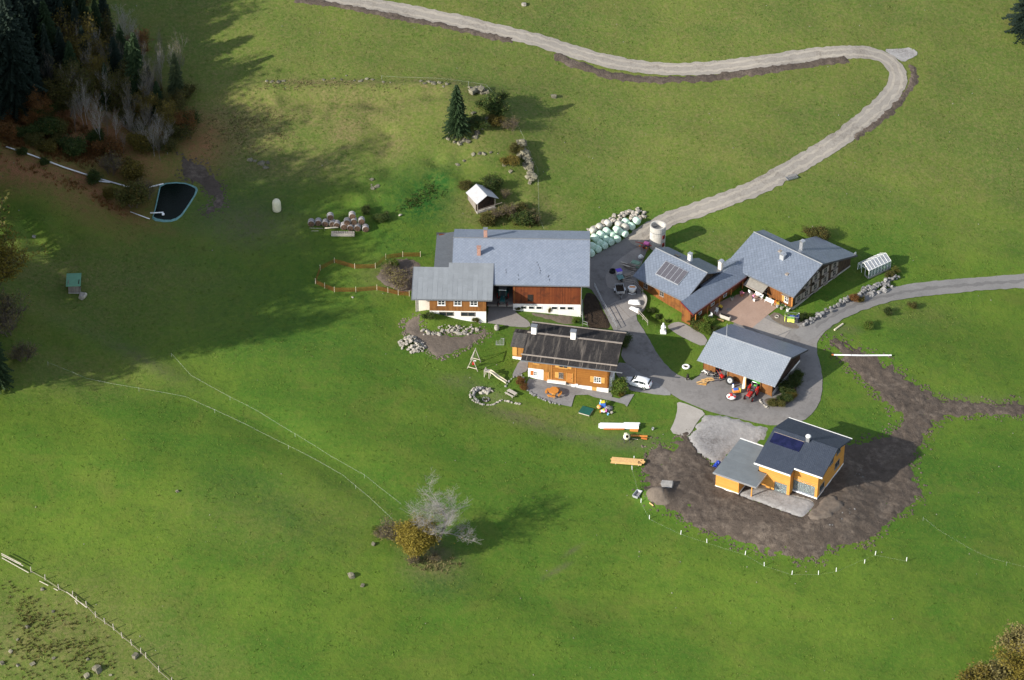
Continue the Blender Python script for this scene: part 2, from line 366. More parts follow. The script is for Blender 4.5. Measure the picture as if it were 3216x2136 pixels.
def sheet(name, pl, mat, off=.06, step=1.0, wob=.12, rise=None, lump=0.0, lsc=1.5, kind='structure', parent=None, sm=1, avoid=()):
    """a sheet laid over the ground; with rise it is a heap or bank whose rim dips under the turf"""
    pl = smooth_line(pl, sm, True) if sm else [Vector(p[:2]) for p in pl]
    bd = dens(pl, step*.55)
    bd = [p+Vector((mnoise.noise(Vector((p.x*.9, p.y*.9, 3.1))), mnoise.noise(Vector((p.x*.9, p.y*.9, 8.7)))))*wob*1.6+(Vector((mnoise.noise(Vector((p.x*3.1, p.y*3.1, 5.1))), mnoise.noise(Vector((p.x*3.1, p.y*3.1, 1.7)))))*wob*1.5 if wob > .3 else Vector((0,0))) for p in bd]
    bt = [(p.x, p.y) for p in bd]; SHEETS.append(bt); SHEET[name] = bt; xs = [p[0] for p in bt]; ys = [p[1] for p in bt]
    gx, gy = np.meshgrid(np.arange(min(xs), max(xs), step), np.arange(min(ys), max(ys), step)); gx = gx.ravel(); gy = gy.ravel()
    jr = np.random.default_rng(3); gx = gx+jr.uniform(-.25, .25, gx.size)*step; gy = gy+jr.uniform(-.25, .25, gy.size)*step
    k = inside(gx, gy, bt); gx, gy = gx[k], gy[k]; dd = edged(gx, gy, bt); k = dd > step*.35; gx, gy, dd = gx[k], gy[k], dd[k]
    n = len(bt); vv = [Vector(p) for p in bt]+[Vector(p) for p in zip(gx, gy)]
    V2, E2, F2, *_ = delaunay_2d_cdt(vv, [(i, (i+1) % n) for i in range(n)], [], 1, 1e-4)
    px = np.array([q.x for q in V2]); py = np.array([q.y for q in V2]); z = h0(px, py)
    if rise is None: z = z+off
    else:
        d = edged(px, py, bt); z = z-.08+(rise+.14)*sstep(0, max(.8, rise*1.1), d)+lump*sstep(0, 1.2, d)*(fbm(px, py, lsc, 21)+.6*fbm(px, py, lsc*2.7, 22))
    for av in avoid: z = z-.45*(inside(px, py, SHEET[av])*sstep(.1, .6, edged(px, py, SHEET[av])))
    me = bpy.data.meshes.new(name); me.from_pydata([(a, b, c) for a, b, c in zip(px, py, z)], [], [tuple(f) for f in F2]); me.validate()
    bmn = [p.normal.z for p in me.polygons[:20]]
    if bmn and sum(bmn) < 0: me.flip_normals()
    me.materials.append(MATS[mat]); me.shade_smooth(); o = link(name, me, parent)
    if kind: o['kind'] = kind
    return o
def strip(line, wl, wr):
    L = smooth_line(line, 2); a = []; b = []
    for i, p in enumerate(L):
        d = (L[min(i+1, len(L)-1)]-L[max(i-1, 0)]).normalized(); n = Vector((-d.y, d.x)); a.append(p+n*wl); b.append(p-n*wr)
    return a+b[::-1]
def ground_mat(name, c1, c2, sc1=.6, c3=None, f3=.5, rough=.9, bd=.02, sp3=3.0, tracks=None):
    m, t, b = nmat(name); v = oc(t); n1 = nz(t, v, sc1, 5, .65); n2 = nz(t, v, sc1*9, 4, .7); n3 = nz(t, v, .23, 4, .6, .5)
    o = mixc(t, rng(t, mth(t,'ADD',mth(t,'MULTIPLY',n1,.55),mth(t,'MULTIPLY',n2,.45)), .3, .7), c1, c2)
    if c3: o = mixc(t, rng(t, mth(t,'ADD',mth(t,'MULTIPLY',n3,.5),mth(t,'MULTIPLY',nz(t,v,sp3,4,.7),.5)), .5, .66, 0, f3), o, c3)
    ln(t, o, b.inputs['Base Color']); b.inputs['Roughness'].default_value = rough; b.inputs['Specular IOR Level'].default_value = .2
    bump(t, b, mth(t, 'ADD', n2, mth(t, 'MULTIPLY', n1, 2.0)), bd); return m
ground_mat('track_gravel', (.225,.204,.178), (.315,.29,.255), .5, (.11,.09,.07), .6)
ground_mat('asphalt', (.16,.152,.146), (.225,.213,.205), .35, (.105,.098,.092), .7, bd=.008, sp3=1.2)
ground_mat('road_asphalt', (.17,.165,.16), (.23,.222,.215), .3, (.13,.125,.12), .45, bd=.008)
ground_mat('lane_concrete', (.23,.21,.195), (.30,.28,.26), .3, (.17,.15,.14), .5, bd=.006)
ground_mat('red_paving', (.28,.19,.145), (.36,.255,.2), .5, (.22,.16,.13), .5, bd=.01)
ground_mat('terrace_stone', (.17,.165,.165), (.27,.262,.26), .8, (.125,.12,.12), .6, bd=.012)
ground_mat('grey_gravel', (.20,.19,.185), (.37,.36,.35), 1.2, (.12,.105,.095), .75, bd=.04)
ground_mat('soil', (.050,.039,.031), (.125,.099,.079), .9, (.185,.15,.12), .8, bd=.14, sp3=1.1)
ground_mat('pale_soil', (.11,.088,.07), (.18,.148,.12), 1.6, (.085,.07,.055), .5, bd=.05)
ground_mat('manure', (.02,.014,.01), (.05,.034,.022), 1.5, (.075,.05,.03), .4, bd=.12)
ground_mat('concrete', (.28,.26,.235), (.36,.335,.305), .6, (.2,.185,.165), .5, bd=.005)
# upper farm track with its hairpin
TR = poly([('W',-420,-190),('W',0,-105),('W',620,0),('W',1150,88),('W',1450,150),('W',2361,360),('V',1320,118),('V',1400,142),('V',1500,158),('V',1600,161),('V',1700,150),
   ('V',1800,139),('N',0,560),('N',300,528),('N',600,512),('N',800,535),('N',930,605),('N',1005,710),('N',1005,820),('N',935,940),('N',800,1075),('N',600,1240),('N',400,1400),
   ('N',150,1545),('V',1760,428),('V',1690,455),('V',1600,487),('V',1540,505),('V',1500,530),('V',1455,560)])
sheet('farm_track', strip(TR, 1.75, 1.75), 'track_gravel', .07, .6, .22, sm=0)
ground_mat('rut_gravel', (.28,.252,.212), (.375,.342,.292), .8, (.2,.17,.14), .6)
for s_ in (-.75, .8): sheet('wheel_rut', strip(TR, s_+.24, -(s_-.24)), 'rut_gravel', .085, .6, .3, sm=0)
sheet('gravel_turnout', poly([('N',850,485),('N',1000,480),('N',1140,470),('N',1215,530),('N',1120,580),('N',1060,620),('N',980,570)]), 'grey_gravel', .055, .6, .1)
def bank(pts, w, name='cut_bank'):
    sheet(name, strip(poly(pts), w*.5, w*.5), 'soil', rise=.12, lump=.16, lsc=2.2, step=.42, wob=.35, sm=0)
bank([('W',180,0),('W',520,30),('W',850,95),('W',1150,160),('W',1480,215),('W',1780,285),('W',2130,360)], 2.2)
bank([('V',1275,124),('V',1330,150),('V',1400,172),('V',1470,182),('V',1530,184),('V',1600,182),('V',1700,172),('V',1800,158),('N',250,612),('N',520,580)], 2.6)
bank([('N',1120,625),('N',1165,700),('N',1150,830),('N',1060,960),('N',900,1130),('N',720,1260),('N',560,1380)], 1.9)
# farm lanes and yards
sheet('yard_lane', poly([('V',1489,512),('V',1445,548),('V',1395,575),('V',1345,605),('V',1345,660),('V',1371,672),('V',1416,768),('V',1438,790),('V',1430,829),('V',1475,858),('V',1528,892),
   ('V',1558,917),('V',1600,936),('V',1643,953),('V',1710,968),('V',1790,984),('V',1850,975),('V',1878,950),('V',1895,915),('V',1897,860),('V',1880,800),('V',1892,775),('V',1925,748),('V',1890,735),
   ('V',1800,742),('V',1760,720),('V',1700,700),('V',1690,760),('V',1640,830),('V',1600,880),('V',1580,872),('V',1556,862),('V',1523,829),('V',1490,770),('V',1462,730),('V',1480,700),('V',1478,660),('V',1465,640),('V',1500,560),('V',1535,522)]),
   'asphalt', .06, .9, .06)
sheet('valley_road', strip(poly([('V',1845,778),('V',1895,745),('V',1930,722),('V',1980,700),('V',2050,680),('V',2130,667),('V',2200,660),('V',2361,648),('V',2480,640)]), 1.75, 1.75), 'road_asphalt', .085, .6, .14, sm=0)
ground_mat('road_seam', (.135,.13,.127), (.17,.165,.16), .6, (.11,.105,.1), .5)
sheet('road_seam', strip(poly([('V',1880,755),('V',1930,722),('V',1980,700),('V',2050,680),('V',2130,667),('V',2200,660),('V',2361,648),('V',2480,640)]), .35, .3), 'road_seam', .10, .6, .3, sm=0)
sheet('concrete_yard', poly([('c',760,-60),('c',250,290),('c',30,560),('c',0,700),('c',80,920),('c',300,900),('c',520,1000),('c',900,1050),('c',930,1200),('c',820,1450),('c',700,1500),('c',300,1700),('c',0,1330),('c',220,1200),('c',560,1100),('c',480,900),('c',700,750),('c',700,560),('c',820,60)]), 'lane_concrete', .075, .7, .05)
sheet('courtyard_paving', poly([('B',1040,640),('B',1200,585),('B',1390,712),('B',1205,862),('B',1100,830),('B',950,770),('B',880,720)]), 'red_paving', .095, .7, .02, sm=0)
sheet('courtyard_concrete', poly([('B',1205,862),('B',1295,785),('B',1490,872),('B',1430,945),('B',1300,915)]), 'lane_concrete', .09, .7, .02, sm=0)
sheet('garden_path', poly([('B',585,850),('B',625,820),('B',690,815),('B',760,850),('B',890,930),('B',860,1000),('B',740,945),('B',640,890)]), 'lane_concrete', .06, .7, .05)
sheet('worn_verge', poly([('B',1320,780),('B',1380,735),('B',1480,800),('B',1570,860),('B',1480,865)]), 'pale_soil', .075, .6, .08)
sheet('house_drive', poly([('D',520,830),('D',620,860),('D',800,935),('D',720,1000),('D',640,1140),('D',600,1155),('D',445,1120),('D',500,1010),('D',525,900)]), 'concrete', .08, .6, .04)
sheet('gravel_yard', poly([('D',800,940),('D',960,955),('D',1150,1005),('D',1400,1062),('T',900,260),('T',820,420),('T',560,480),('T',330,620),('T',130,760),('T',40,700),('T',-200,480),('T',-330,300),('D',560,1180),('D',630,1150),('D',700,1020)]), 'grey_gravel', rise=.16, lump=.05, lsc=3, step=.5, wob=.4)
sheet('house_forecourt', poly([('T',425,1150),('T',560,1070),('T',850,1060),('T',1010,1090),('T',1190,1150),('T',1600,1260),('T',1530,1400),('T',1390,1530),('T',1150,1450),('T',800,1310),('T',480,1210)]), 'grey_gravel', rise=.16, lump=.04, lsc=3, step=.35, wob=.12)
sheet('car_bay', poly([('C',1620,445),('C',1830,580),('C',2010,690),('C',2110,775),('C',2000,775),('C',1800,745),('C',1700,730),('C',1640,650),('C',1560,560)]), 'terrace_stone', .075, .6, .05)
sheet('barn_ramp', poly([('d',60,1080),('d',110,640),('d',400,540),('d',680,620),('d',640,790),('d',760,900),('d',1000,1050),('d',1020,1180),('d',640,1160),('d',400,1120),('d',150,1090)]), 'lane_concrete', .065, .6, .04)
sheet('chalet_terrace', poly([('S',300,640),('S',540,660),('S',900,720),('S',1300,790),('S',1520,850),('S',1600,850),('S',1580,925),('S',1700,950),('S',1800,890),('S',1930,880),('S',1870,980),('S',1815,1075),('S',1780,1040),('S',1650,1000),('S',1300,925),('S',1210,890),('S',1010,895),('S',955,1075),('S',800,1045),('S',560,975),('S',400,900),('S',270,820),('S',270,700)]), 'terrace_stone', .09, .5, .03, sm=0)
sheet('side_path', poly([('S',40,580),('S',160,340),('S',290,350),('S',280,520),('S',180,560),('S',150,620),('S',60,610)]), 'terrace_stone', .08, .5, .05)
# bare earth round the new house
sheet('bare_earth', poly([('V',1480,1045),('V',1510,1020),('V',1560,1030),('T',-330,210),('T',-100,430),('T',60,700),('T',300,780),('T',1100,700),('T',1900,300),('V',1962,1020),('V',2000,1015),('V',2060,992),('V',2085,968),('V',2040,928),('V',1985,878),('V',1945,835),('V',1900,785),('V',1922,772),('V',1960,790),('V',2020,820),('V',2085,862),('V',2150,908),('V',2200,920),('V',2260,925),('V',2380,928),('V',2380,962),('V',2260,958),('V',2185,962),('V',2140,988),('V',2120,1040),('V',2102,1080),('V',2128,1130),('V',2115,1160),('V',2070,1190),('V',2020,1240),('V',1985,1262),('V',1930,1265),('V',1880,1285),('V',1830,1295),('V',1740,1268),('V',1640,1235),('V',1560,1190),('V',1500,1165),('V',1480,1120),('i',380,650),('i',420,430)]), 'soil', rise=.10, lump=.2, lsc=1.7, step=.4, wob=.75, avoid=('house_forecourt', 'gravel_yard'))
sheet('bare_earth_heap', poly([('i',390,960),('i',560,860),('i',780,860),('i',900,1000),('i',1050,1180),('i',960,1290),('i',700,1260),('i',450,1170)]), 'pale_soil', rise=.15, lump=.12, lsc=2, step=.3, wob=.2)
sheet('bare_earth_mound', poly([('T',1560,1320),('T',1700,1150),('T',1900,1180),('T',2050,1300),('T',1950,1480),('T',1700,1560),('T',1480,1560),('T',1400,1530)]), 'pale_soil', rise=.4, lump=.2, lsc=1.6, step=.3, wob=.4, avoid=('house_forecourt',))
sheet('earth_track', poly([('G',140,850),('G',230,820),('G',380,850),('G',480,960),('G',540,1040),('G',600,1180),('G',610,1230),('G',520,1310),('G',400,1330),('G',380,1270),('G',480,1230),('G',450,1150),('G',330,1060),('G',160,980),('G',200,930)]), 'soil', rise=.05, lump=.1, lsc=2, step=.4, wob=.5)
sheet('earth_bed', poly([('e',100,1010),('e',420,850),('e',600,900),('e',540,1010),('e',680,1230),('e',1300,1260),('e',1720,1180),('e',1900,1080),('e',1930,1250),('e',1700,1420),('e',1200,1650),('e',900,1780),('e',760,1650),('e',420,1380),('e',200,1230)]), 'pale_soil', rise=.06, lump=.08, lsc=2, step=.4, wob=.4)
sheet('barn_bank', poly([('d',900,800),('d',1300,850),('d',1900,900),('d',2070,960),('d',2060,1130),('d',1700,1110),('d',1300,1000),('d',1050,920)]), 'pale_soil', rise=.06, lump=.08, lsc=2, step=.4, wob=.25)
sheet('manure_yard', poly([('O',160,1060),('O',330,1060),('O',400,1230),('O',520,1440),('O',460,1490),('O',180,1460)]), 'manure', rise=.12, lump=.12, lsc=2, step=.4, wob=.1)
sheet('flower_bed', poly([('S',1600,850),('S',1640,740),('S',1770,730),('S',1850,790),('S',1840,850),('S',1780,900),('S',1740,940),('S',1590,900)]), 'soil', rise=.05, lump=.05, lsc=3, step=.3, wob=.05)
sheet('island_bed', poly([('D',1290,830),('D',1340,780),('D',1420,790),('D',1520,700),('D',1640,600),('D',1665,720),('D',1600,840),('D',1530,890),('D',1380,900)]), 'soil', rise=.1, lump=.05, lsc=3, step=.35, wob=.05)
sheet('pen_earth', poly([('U',1150,1180),('U',1300,1010),('U',1500,960),('U',1800,960),('U',1800,1440),('U',1500,1480),('U',1300,1400),('U',1150,1340)]), 'pale_soil', rise=.04, lump=.06, lsc=2, step=.4, wob=.5)
# ---- pond
PW = PADS[0]; pm('pond_liner', (.13,.27,.26), .35, 1.2, .5)
pl = poly([('F',1040,1195),('F',1180,1185),('F',1270,1215),('F',1280,1240),('F',1220,1340),('F',1160,1420),('F',1090,1440),('F',985,1425),('F',1000,1380),('F',1025,1260)])
lin = smooth_line(pl, 1, True); cx = sum(p.x for p in lin)/len(lin); cy = sum(p.y for p in lin)/len(lin); cc = Vector((cx, cy)); mb = MB(); n = len(lin); zt = PW[2]
rows = []
for s, dz in ((1.04, -.06), (1.012, .2), (.985, .23), (.96, .19), (.9, .13)):
    rows.append(len(mb.v)); mb.v += [((cc+(p-cc)*s).x, (cc+(p-cc)*s).y, zt+dz+.03*mnoise.noise(Vector((p.x, p.y, s*9)))) for p in lin]
for a, b2 in zip(rows, rows[1:]): mb.f += [(a+i, a+(i+1) % n, b2+(i+1) % n, b2+i) for i in range(n)]
o = mb.build('pond_liner', 'pond_liner', None, True); tag(o, 'turquoise plastic liner round the rim of the dark pond', 'pond liner')
m, t, b = nmat('pond_water'); b.inputs['Base Color'].default_value = (.004,.008,.006,1); b.inputs['Roughness'].default_value = .2; b.inputs['Specular IOR Level'].default_value = .06
bump(t, b, nz(t, oc(t), 2.5, 2), .004)
mb = MB(); mb.add([((cc+(p-cc)*.955).x, (cc+(p-cc)*.955).y, zt+.175) for p in lin], [tuple(range(n))]); struct(mb.build('water', 'pond_water'))
# ------------------------------------------------------------------ building materials and helpers
pm('plaster', (.70,.68,.64), .10, .8, .85, .004, 20, col2=(.80,.79,.76))
pm('cream_plaster', (.60,.55,.48), .15, .8, .85, .004, 20)
pm('white_paint', (.74,.74,.72), .07, 3, .5); pm('grey_metal', (.30,.31,.32), .15, 4, .4, metal=.6)
pm('sheet_metal', (.55,.56,.57), .12, 4, .35, metal=.7, spec=.5); pm('dark_trim', (.05,.05,.055), .2, 5, .6)
pm('brick_flue', (.33,.19,.15), .3, 5, .85, .01, 14); pm('stone_base', (.36,.34,.31), .3, 2.5, .9, .03, 8)
pm('pale_board', (.62,.55,.42), .15, 3, .7, stretch=(1,1,1)); pm('weathered_rail', (.25,.215,.185), .25, 3, .85)
pm('interior_dark', (.018,.015,.013), .3, 2, .9); pm('shutter_wood', (.50,.27,.075), .18, 5, .6); pm('door_wood', (.38,.16,.04), .2, 4, .6)
pm('orange_shutter', (.42,.13,.03), .2, 5, .6); pm('red_fascia', (.16,.022,.018), .25, 3, .6); pm('blue_film', (.11,.17,.34), .3, 4, .5)
pm('grey_fabric', (.23,.215,.19), .2, 2, .85); pm('gutter', (.15,.16,.175), .2, 5, .5, metal=.1)
shingle('barn_shingle', (.165,.195,.25), (.225,.26,.325), .44, True, .42)
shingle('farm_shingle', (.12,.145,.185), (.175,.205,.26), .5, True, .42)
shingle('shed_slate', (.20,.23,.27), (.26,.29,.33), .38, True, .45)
shingle('house_slate', (.027,.036,.055), (.046,.058,.082), .3, True, .55, spec=.3)
shingle('annex_shake', (.05,.047,.045), (.11,.105,.10), .22, False, .9, .5, spec=.15)
shingle('chalet_shake', (.016,.015,.017), (.05,.046,.044), .22, False, .9, .55, spec=.15)
pm('seam_sheet', (.205,.222,.238), .10, .7, .42, rnd=.06); pm('lean_sheet', (.085,.095,.108), .12, .7, .5); pm('flat_sheet', (.15,.168,.178), .12, .8, .5, rnd=.06)
pm('hut_sheet', (.40,.40,.41), .15, 1.5, .5); pm('green_sheet', (.13,.30,.19), .10, 1.5, .5)
boards('barn_boards', (.105,.024,.009), (.20,.055,.016), .19, True, (.03,.012,.008), .8, .4)
boards('ext_boards', (.145,.056,.015), (.26,.115,.032), .2, True, (.06,.03,.012), .8, .35)
boards('chalet_boards', (.23,.086,.016), (.31,.13,.025), .2, False, (.17,.065,.015), .75, .3)
boards('chalet_vert', (.26,.11,.024), (.40,.20,.05), .19, True, (.12,.05,.014), .75, .3)
boards('farm_boards', (.14,.052,.014), (.25,.10,.025), .2, True, (.06,.025,.01), .8, .5)
boards('farm_shakes', (.028,.020,.015), (.10,.066,.04), .3, True, (.012,.01,.01), .9, .8)
boards('shed_boards', (.15,.062,.02), (.26,.12,.038), .22, True, (.06,.035,.018), .8, .45)
boards('larch', (.46,.20,.04), (.60,.295,.07), .17, False, (.45,.21,.04), .65, .25, gap=.06)
boards('old_logs', (.022,.012,.008), (.07,.04,.026), .2, False, (.012,.008,.006), .9, .5)
boards('grey_boards', (.16,.14,.12), (.30,.27,.24), .18, True, (.08,.07,.06), .85, .4)
m, t, b = nmat('glass'); b.inputs['Base Color'].default_value = (.02,.026,.03,1); b.inputs['Roughness'].default_value = .08; b.inputs['Specular IOR Level'].default_value = .6
m, t, b = nmat('clear_glass'); b.inputs['Base Color'].default_value = (.75,.85,.86,1); b.inputs['Roughness'].default_value = .04; b.inputs['Transmission Weight'].default_value = .85; b.inputs['IOR'].default_value = 1.1
m, t, b = nmat('solar_cell'); v = oc(t); b.inputs['Base Color'].default_value = (.006,.008,.035,1); b.inputs['Roughness'].default_value = .12; b.inputs['Specular IOR Level'].default_value = .6
ln(t, mixc(t, rng(t, nz(t, v, 1.2, 3), .35, .65), (.004,.006,.03), (.010,.012,.05)), b.inputs['Base Color'])
pm('panel_glass', (.085,.082,.095), .12, 1.5, .2, spec=.6)
class Wall:
    def __init__(s, o, u, n): s.o, s.u, s.n = Vector(o), Vector(u), Vector(n)
    def pt(s, u, z, d=0): return s.o+s.u*u+s.n*d+Vector((0,0,z))
    def box(s, mb, u0, u1, z0, z1, d0, d1):
        mb.ex([s.pt(u0,z0,d0), s.pt(u1,z0,d0), s.pt(u1,z1,d0), s.pt(u0,z1,d0)], s.n*(d1-d0)); return mb
def plane(name, pts, t, mat, par): return MB().ex(pts, (0,0,-t)).build(name, mat, par)
def window(par, W, u0, u1, z0, z1, nu=2, nv=1, frame='white_paint', glass='glass', sill=True, shut=None, sw=.5, fw=.07, d=.0, lab=None, sm='shutter_wood'):
    mb = MB(); D = d+.07
    for a, b2, c, e in ((u0,u0+fw,z0,z1),(u1-fw,u1,z0,z1),(u0+fw,u1-fw,z0,z0+fw),(u0+fw,u1-fw,z1-fw,z1)): W.box(mb, a, b2, c, e, d, D)
    iu, iz = (u1-u0-2*fw)/nu, (z1-z0-2*fw)/nv
    for i in range(1, nu): W.box(mb, u0+fw+iu*i-.035, u0+fw+iu*i+.035, z0+fw, z1-fw, d, D-.004)
    for j in range(1, nv): W.box(mb, u0+fw, u1-fw, z0+fw+iz*j-.02, z0+fw+iz*j+.02, d, D-.012)
    w = mb.build('window', frame, par)
    for i in range(nu): W.box(MB(), u0+fw+iu*i+.036, u0+fw+iu*(i+1)-.036, z0+fw, z1-fw, d+.005, d+.03).build('pane', glass, w)
    if sill: W.box(MB(), u0-.06, u1+.06, z0-.08, z0-.003, d, D+.08).build('sill', frame, w)
    if shut:
        for k in shut:
            a = u0-sw-.03 if k == 'l' else u1+.03; W.box(MB(), a, a+sw, z0-.03, z1+.03, d+.01, d+.06).build('shutter', sm, w)
    if lab: w['label'] = lab
    return w
def chimney(par, x, y, z0, z1, sx, sy, mat, cap='sheet_metal', name='chimney', style='slab'):
    c = MB().bx(x-sx/2, x+sx/2, y-sy/2, y+sy/2, z0, z1).build(name, mat, par)
    if style == 'slab': MB().bx(x-sx*.62, x+sx*.62, y-sy*.62, y+sy*.62, z1+.14, z1+.22).bx(x-sx*.4,x-sx*.28,y-sy*.4,y+sy*.4,z1,z1+.14).bx(x+sx*.28,x+sx*.4,y-sy*.4,y+sy*.4,z1,z1+.14).build('chimney_cap', cap, c)
    if style == 'arch':
        mb = MB(); n = 8; rr = sx*.68
        arc = [(x+rr*math.cos(math.pi*i/n), z1+.05+rr*.6*math.sin(math.pi*i/n)) for i in range(n+1)]
        for (a, za), (b2, zb) in zip(arc, arc[1:]): mb.ex([(a,y-sy*.7,za),(b2,y-sy*.7,zb),(b2,y-sy*.7,zb-.04),(a,y-sy*.7,za-.04)], (0,sy*1.4,0))
        mb.build('chimney_cap', cap, c)
    return c
# ================================================================== BARN
g = G('A', 1935, 1040); TB = R(-1.57)
BA = thing('barn', 'large barn with blue-grey metal shingle roof, red-brown boards and white basement wall', 'barn', g, TB)
ry, rz, fe, fz, be, bz = 8.7, 10.1, -1.16, 7.36, 13.23, 8.84
xl, xr = -22.15, 1.45
rf = plane('roof', [(xl,fe,fz),(xr,fe,fz),(xr,ry,rz),(xl,ry,rz)], .22, 'barn_shingle', BA)
mb = MB().ex([(xl,ry+.003,rz),(xr,ry+.003,rz),(xr,be,bz),(xl,be,bz)], (0,0,-.22)); mb.build('roof', 'barn_shingle', BA)
MB().tube([(xl-.03,ry,rz+.02),(xr+.03,ry,rz+.02)], .11, 6).build('ridge_cap', 'gutter', rf)
MB().bx(xl, xr, fe-.14, fe-.01, fz-.2, fz-.05).build('gutter', 'gutter', rf)
for x in (xl, xr): plane('verge_trim', [(x-.04,fe-.02,fz+.03),(x+.04,fe-.02,fz+.03),(x+.04,ry,rz+.03),(x-.04,ry,rz+.03)], .3, 'gutter', rf)
# snow hooks on the front slope, in loose rows
mb = MB()
for (ax, ay) in [(1200,600),(1203,625),(1320,650),(1325,690),(1498,520),(1510,545),(1525,575),(1532,600),(1530,625),(1610,660),(1622,690),(1615,650)]:
    x = (ax-1940)/56.6+.2; y = fe+(742-ay)/46.5; MB().cb((x,y,fz+.278*(y-fe)+.04), (.05,.3,.07), 0, .27).build('snow_hook', 'dark_trim', rf)
F = Wall((0,0,0), (1,0,0), (0,-1,0))
bw = MB(); F.box(bw, -11.4, 0, 2.55, 7.36, -.25, 0); bw.build('board_wall', 'barn_boards', BA)
mb = MB(); F.box(mb, -11.6, .02, -1.6, 2.547, -.3, .06); base = mb.build('basement_wall', 'plaster', BA)
for u in (-10.3, -8.95, -7.65, -5.0, -3.6, -2.3): window(BA, F, u, u+1.05, 1.5, 2.15, 1, 1, 'white_paint', 'glass', False, d=.061, fw=.06)
hat = MB(); F.box(hat, -9.1, -8.15, 3.1, 4.5, .0, .05); hat.build('hay_door', 'interior_dark', BA)
for u in (-11.35, -.05): F.box(MB(), u-.08, u+.08, 2.55, 7.3, .001, .06).build('corner_board', 'ext_boards', BA)
MB().tube([(.12,-.15,7.2),(.12,-.15,-.8)], .06, 6).build('downpipe', 'sheet_metal', BA)
Rw = Wall((0,0,0), (0,1,0), (1,0,0))
MB().ex([(-.25,0,2.55),(-.25,12.3,2.55),(-.25,12.3,8.78),(-.25,8.7,9.8),(-.25,0,7.38)], (.25,0,0)).build('gable_wall', 'barn_boards', BA)
MB().bx(-.3,.05,.07,12.3,-1.6,2.547).build('gable_base', 'plaster', BA)
MB().bx(-22,-.31,12.05,12.28,-1,8.75).build('back_wall', 'barn_boards', BA)
MB().ex([(-21.2,0,2.4),(-21.2,12,2.4),(-21.2,12,8.8),(-21.2,8.7,9.8),(-21.2,0,7.3)], (.25,0,0)).build('gable_wall', 'barn_boards', BA)
MB().bx(-21,-11.65,5.6,5.8,2.4,7.9).build('bay_back_wall', 'interior_dark', BA); MB().bx(-11.62,-11.42,.01,5.6,2.3,7.6).build('bay_side_wall', 'barn_boards', BA)
MB().bx(-16,-11.65,-.2,5.6,2.0,2.42).build('bay_floor', 'lane_concrete', BA)
chimney(BA, -16.6, 9.15, 9.6, 11.6, .62, .62, 'brick_flue', 'grey_metal')
chimney(BA, -17.6, 5.2, 8.8, 10.5, .62, .62, 'brick_flue', 'brick_flue')
# extension roof of separate seamed metal sheets
ez, es, ye = 6.7, .234, -4.8
def eroof(y): return ez+es*(y-ye)
seams = np.linspace(-28.65, -15.0, 17); ER = plane('extension_roof', [(-28.6,ye+.02,ez-.03),(-15.05,ye+.02,ez-.03),(-15.05,3.3,eroof(3.3)-.03),(-22.3,3.3,eroof(3.3)-.03),(-22.3,2.25,eroof(2.25)-.03),(-28.6,2.25,eroof(2.25)-.03)], .2, 'seam_sheet', BA)
for k, (a, b2) in enumerate(zip(seams, seams[1:])):
    top = 3.3 if (a+b2)/2 > -22.3 else 2.25; cut = ye+(1.2+((k*37) % 50)/10.0)
    for y0, y1, lift in ((ye, cut, .0), (cut-.1, top, .014)):
        if y1-y0 > .3:
            q = MB().ex([(a+.015,y0,eroof(y0)+.012+lift),(b2-.015,y0,eroof(y0)+.012+lift),(b2-.015,y1,eroof(y1)+.012+lift),(a+.015,y1,eroof(y1)+.012+lift)], (0,0,-.03))
            q.build('roof_sheet', 'seam_sheet', ER)
    MB().ex([(b2-.012,ye,ez+.026),(b2+.012,ye,ez+.026),(b2+.012,top,eroof(top)+.026),(b2-.012,top,eroof(top)+.026)], (0,0,-.04)).build('seam', 'seam_sheet', ER)
MB().bx(-28.7,-15.0,ye-.16,ye-.02,ez-.22,ez-.06).build('gutter', 'gutter', ER)
for x in (-28.68,-14.98): plane('verge_trim', [(x-.04,ye-.02,ez+.05),(x+.04,ye-.02,ez+.05),(x+.04,2.25 if x<-20 else 3.3,eroof(2.25 if x<-20 else 3.3)+.05),(x-.04,2.25 if x<-20 else 3.3,eroof(2.25 if x<-20 else 3.3)+.05)], .25, 'gutter', ER)
Fe = Wall((0,-4.1,0), (1,0,0), (0,-1,0))
F2 = MB(); Fe.box(F2, -25.7, -16.1, 3.75, 6.62, -.25, 0); F2.build('board_wall', 'ext_boards', BA)
F3 = MB(); Fe.box(F3, -25.72, -16.08, -.6, 3.747, -.3, .04); F3.build('basement_wall', 'plaster', BA)
for u in (-24.3,-21.55,-18.8): window(BA, Fe, u, u+1.3, 4.95, 6.05, 2, 2, 'white_paint', 'glass', True, fw=.1)
for u, s in ((-24.1,'dark'),(-20.4,'dark')):
    w = window(BA, Fe, u, u+2.5, 2.75, 3.6, 2, 1, 'weathered_rail', 'glass', False, d=.041)
MB().ex([(-16.1,-3.8,.8),(-16.1,5.6,.8),(-16.1,5.6,7.3),(-16.1,0,7.3),(-16.1,-3.8,6.65)], (-.23,0,0)).build('side_wall', 'barn_boards', BA); MB().bx(-28.1,-25.72,-3.2,-2.95,.5,6.8).build('recess_wall', 'cream_plaster', BA)
MB().ex([(-28.1,-2.9,.5),(-28.1,1.9,.5),(-28.1,1.9,8.0),(-28.1,-2.9,6.9)], (.25,0,0)).build('side_wall', 'ext_boards', BA); MB().bx(-25.7,-25.45,-4.05,-3.2,.5,6.6).build('side_wall', 'ext_boards', BA)
MB().tube([(-27.95,-3.35,6.4),(-27.95,-3.35,2.2)], .07, 6).build('downpipe', 'dark_trim', BA)
MB().bx(-28.1,-22.2,1.95,2.15,1,8.0).build('back_wall', 'ext_boards', BA)
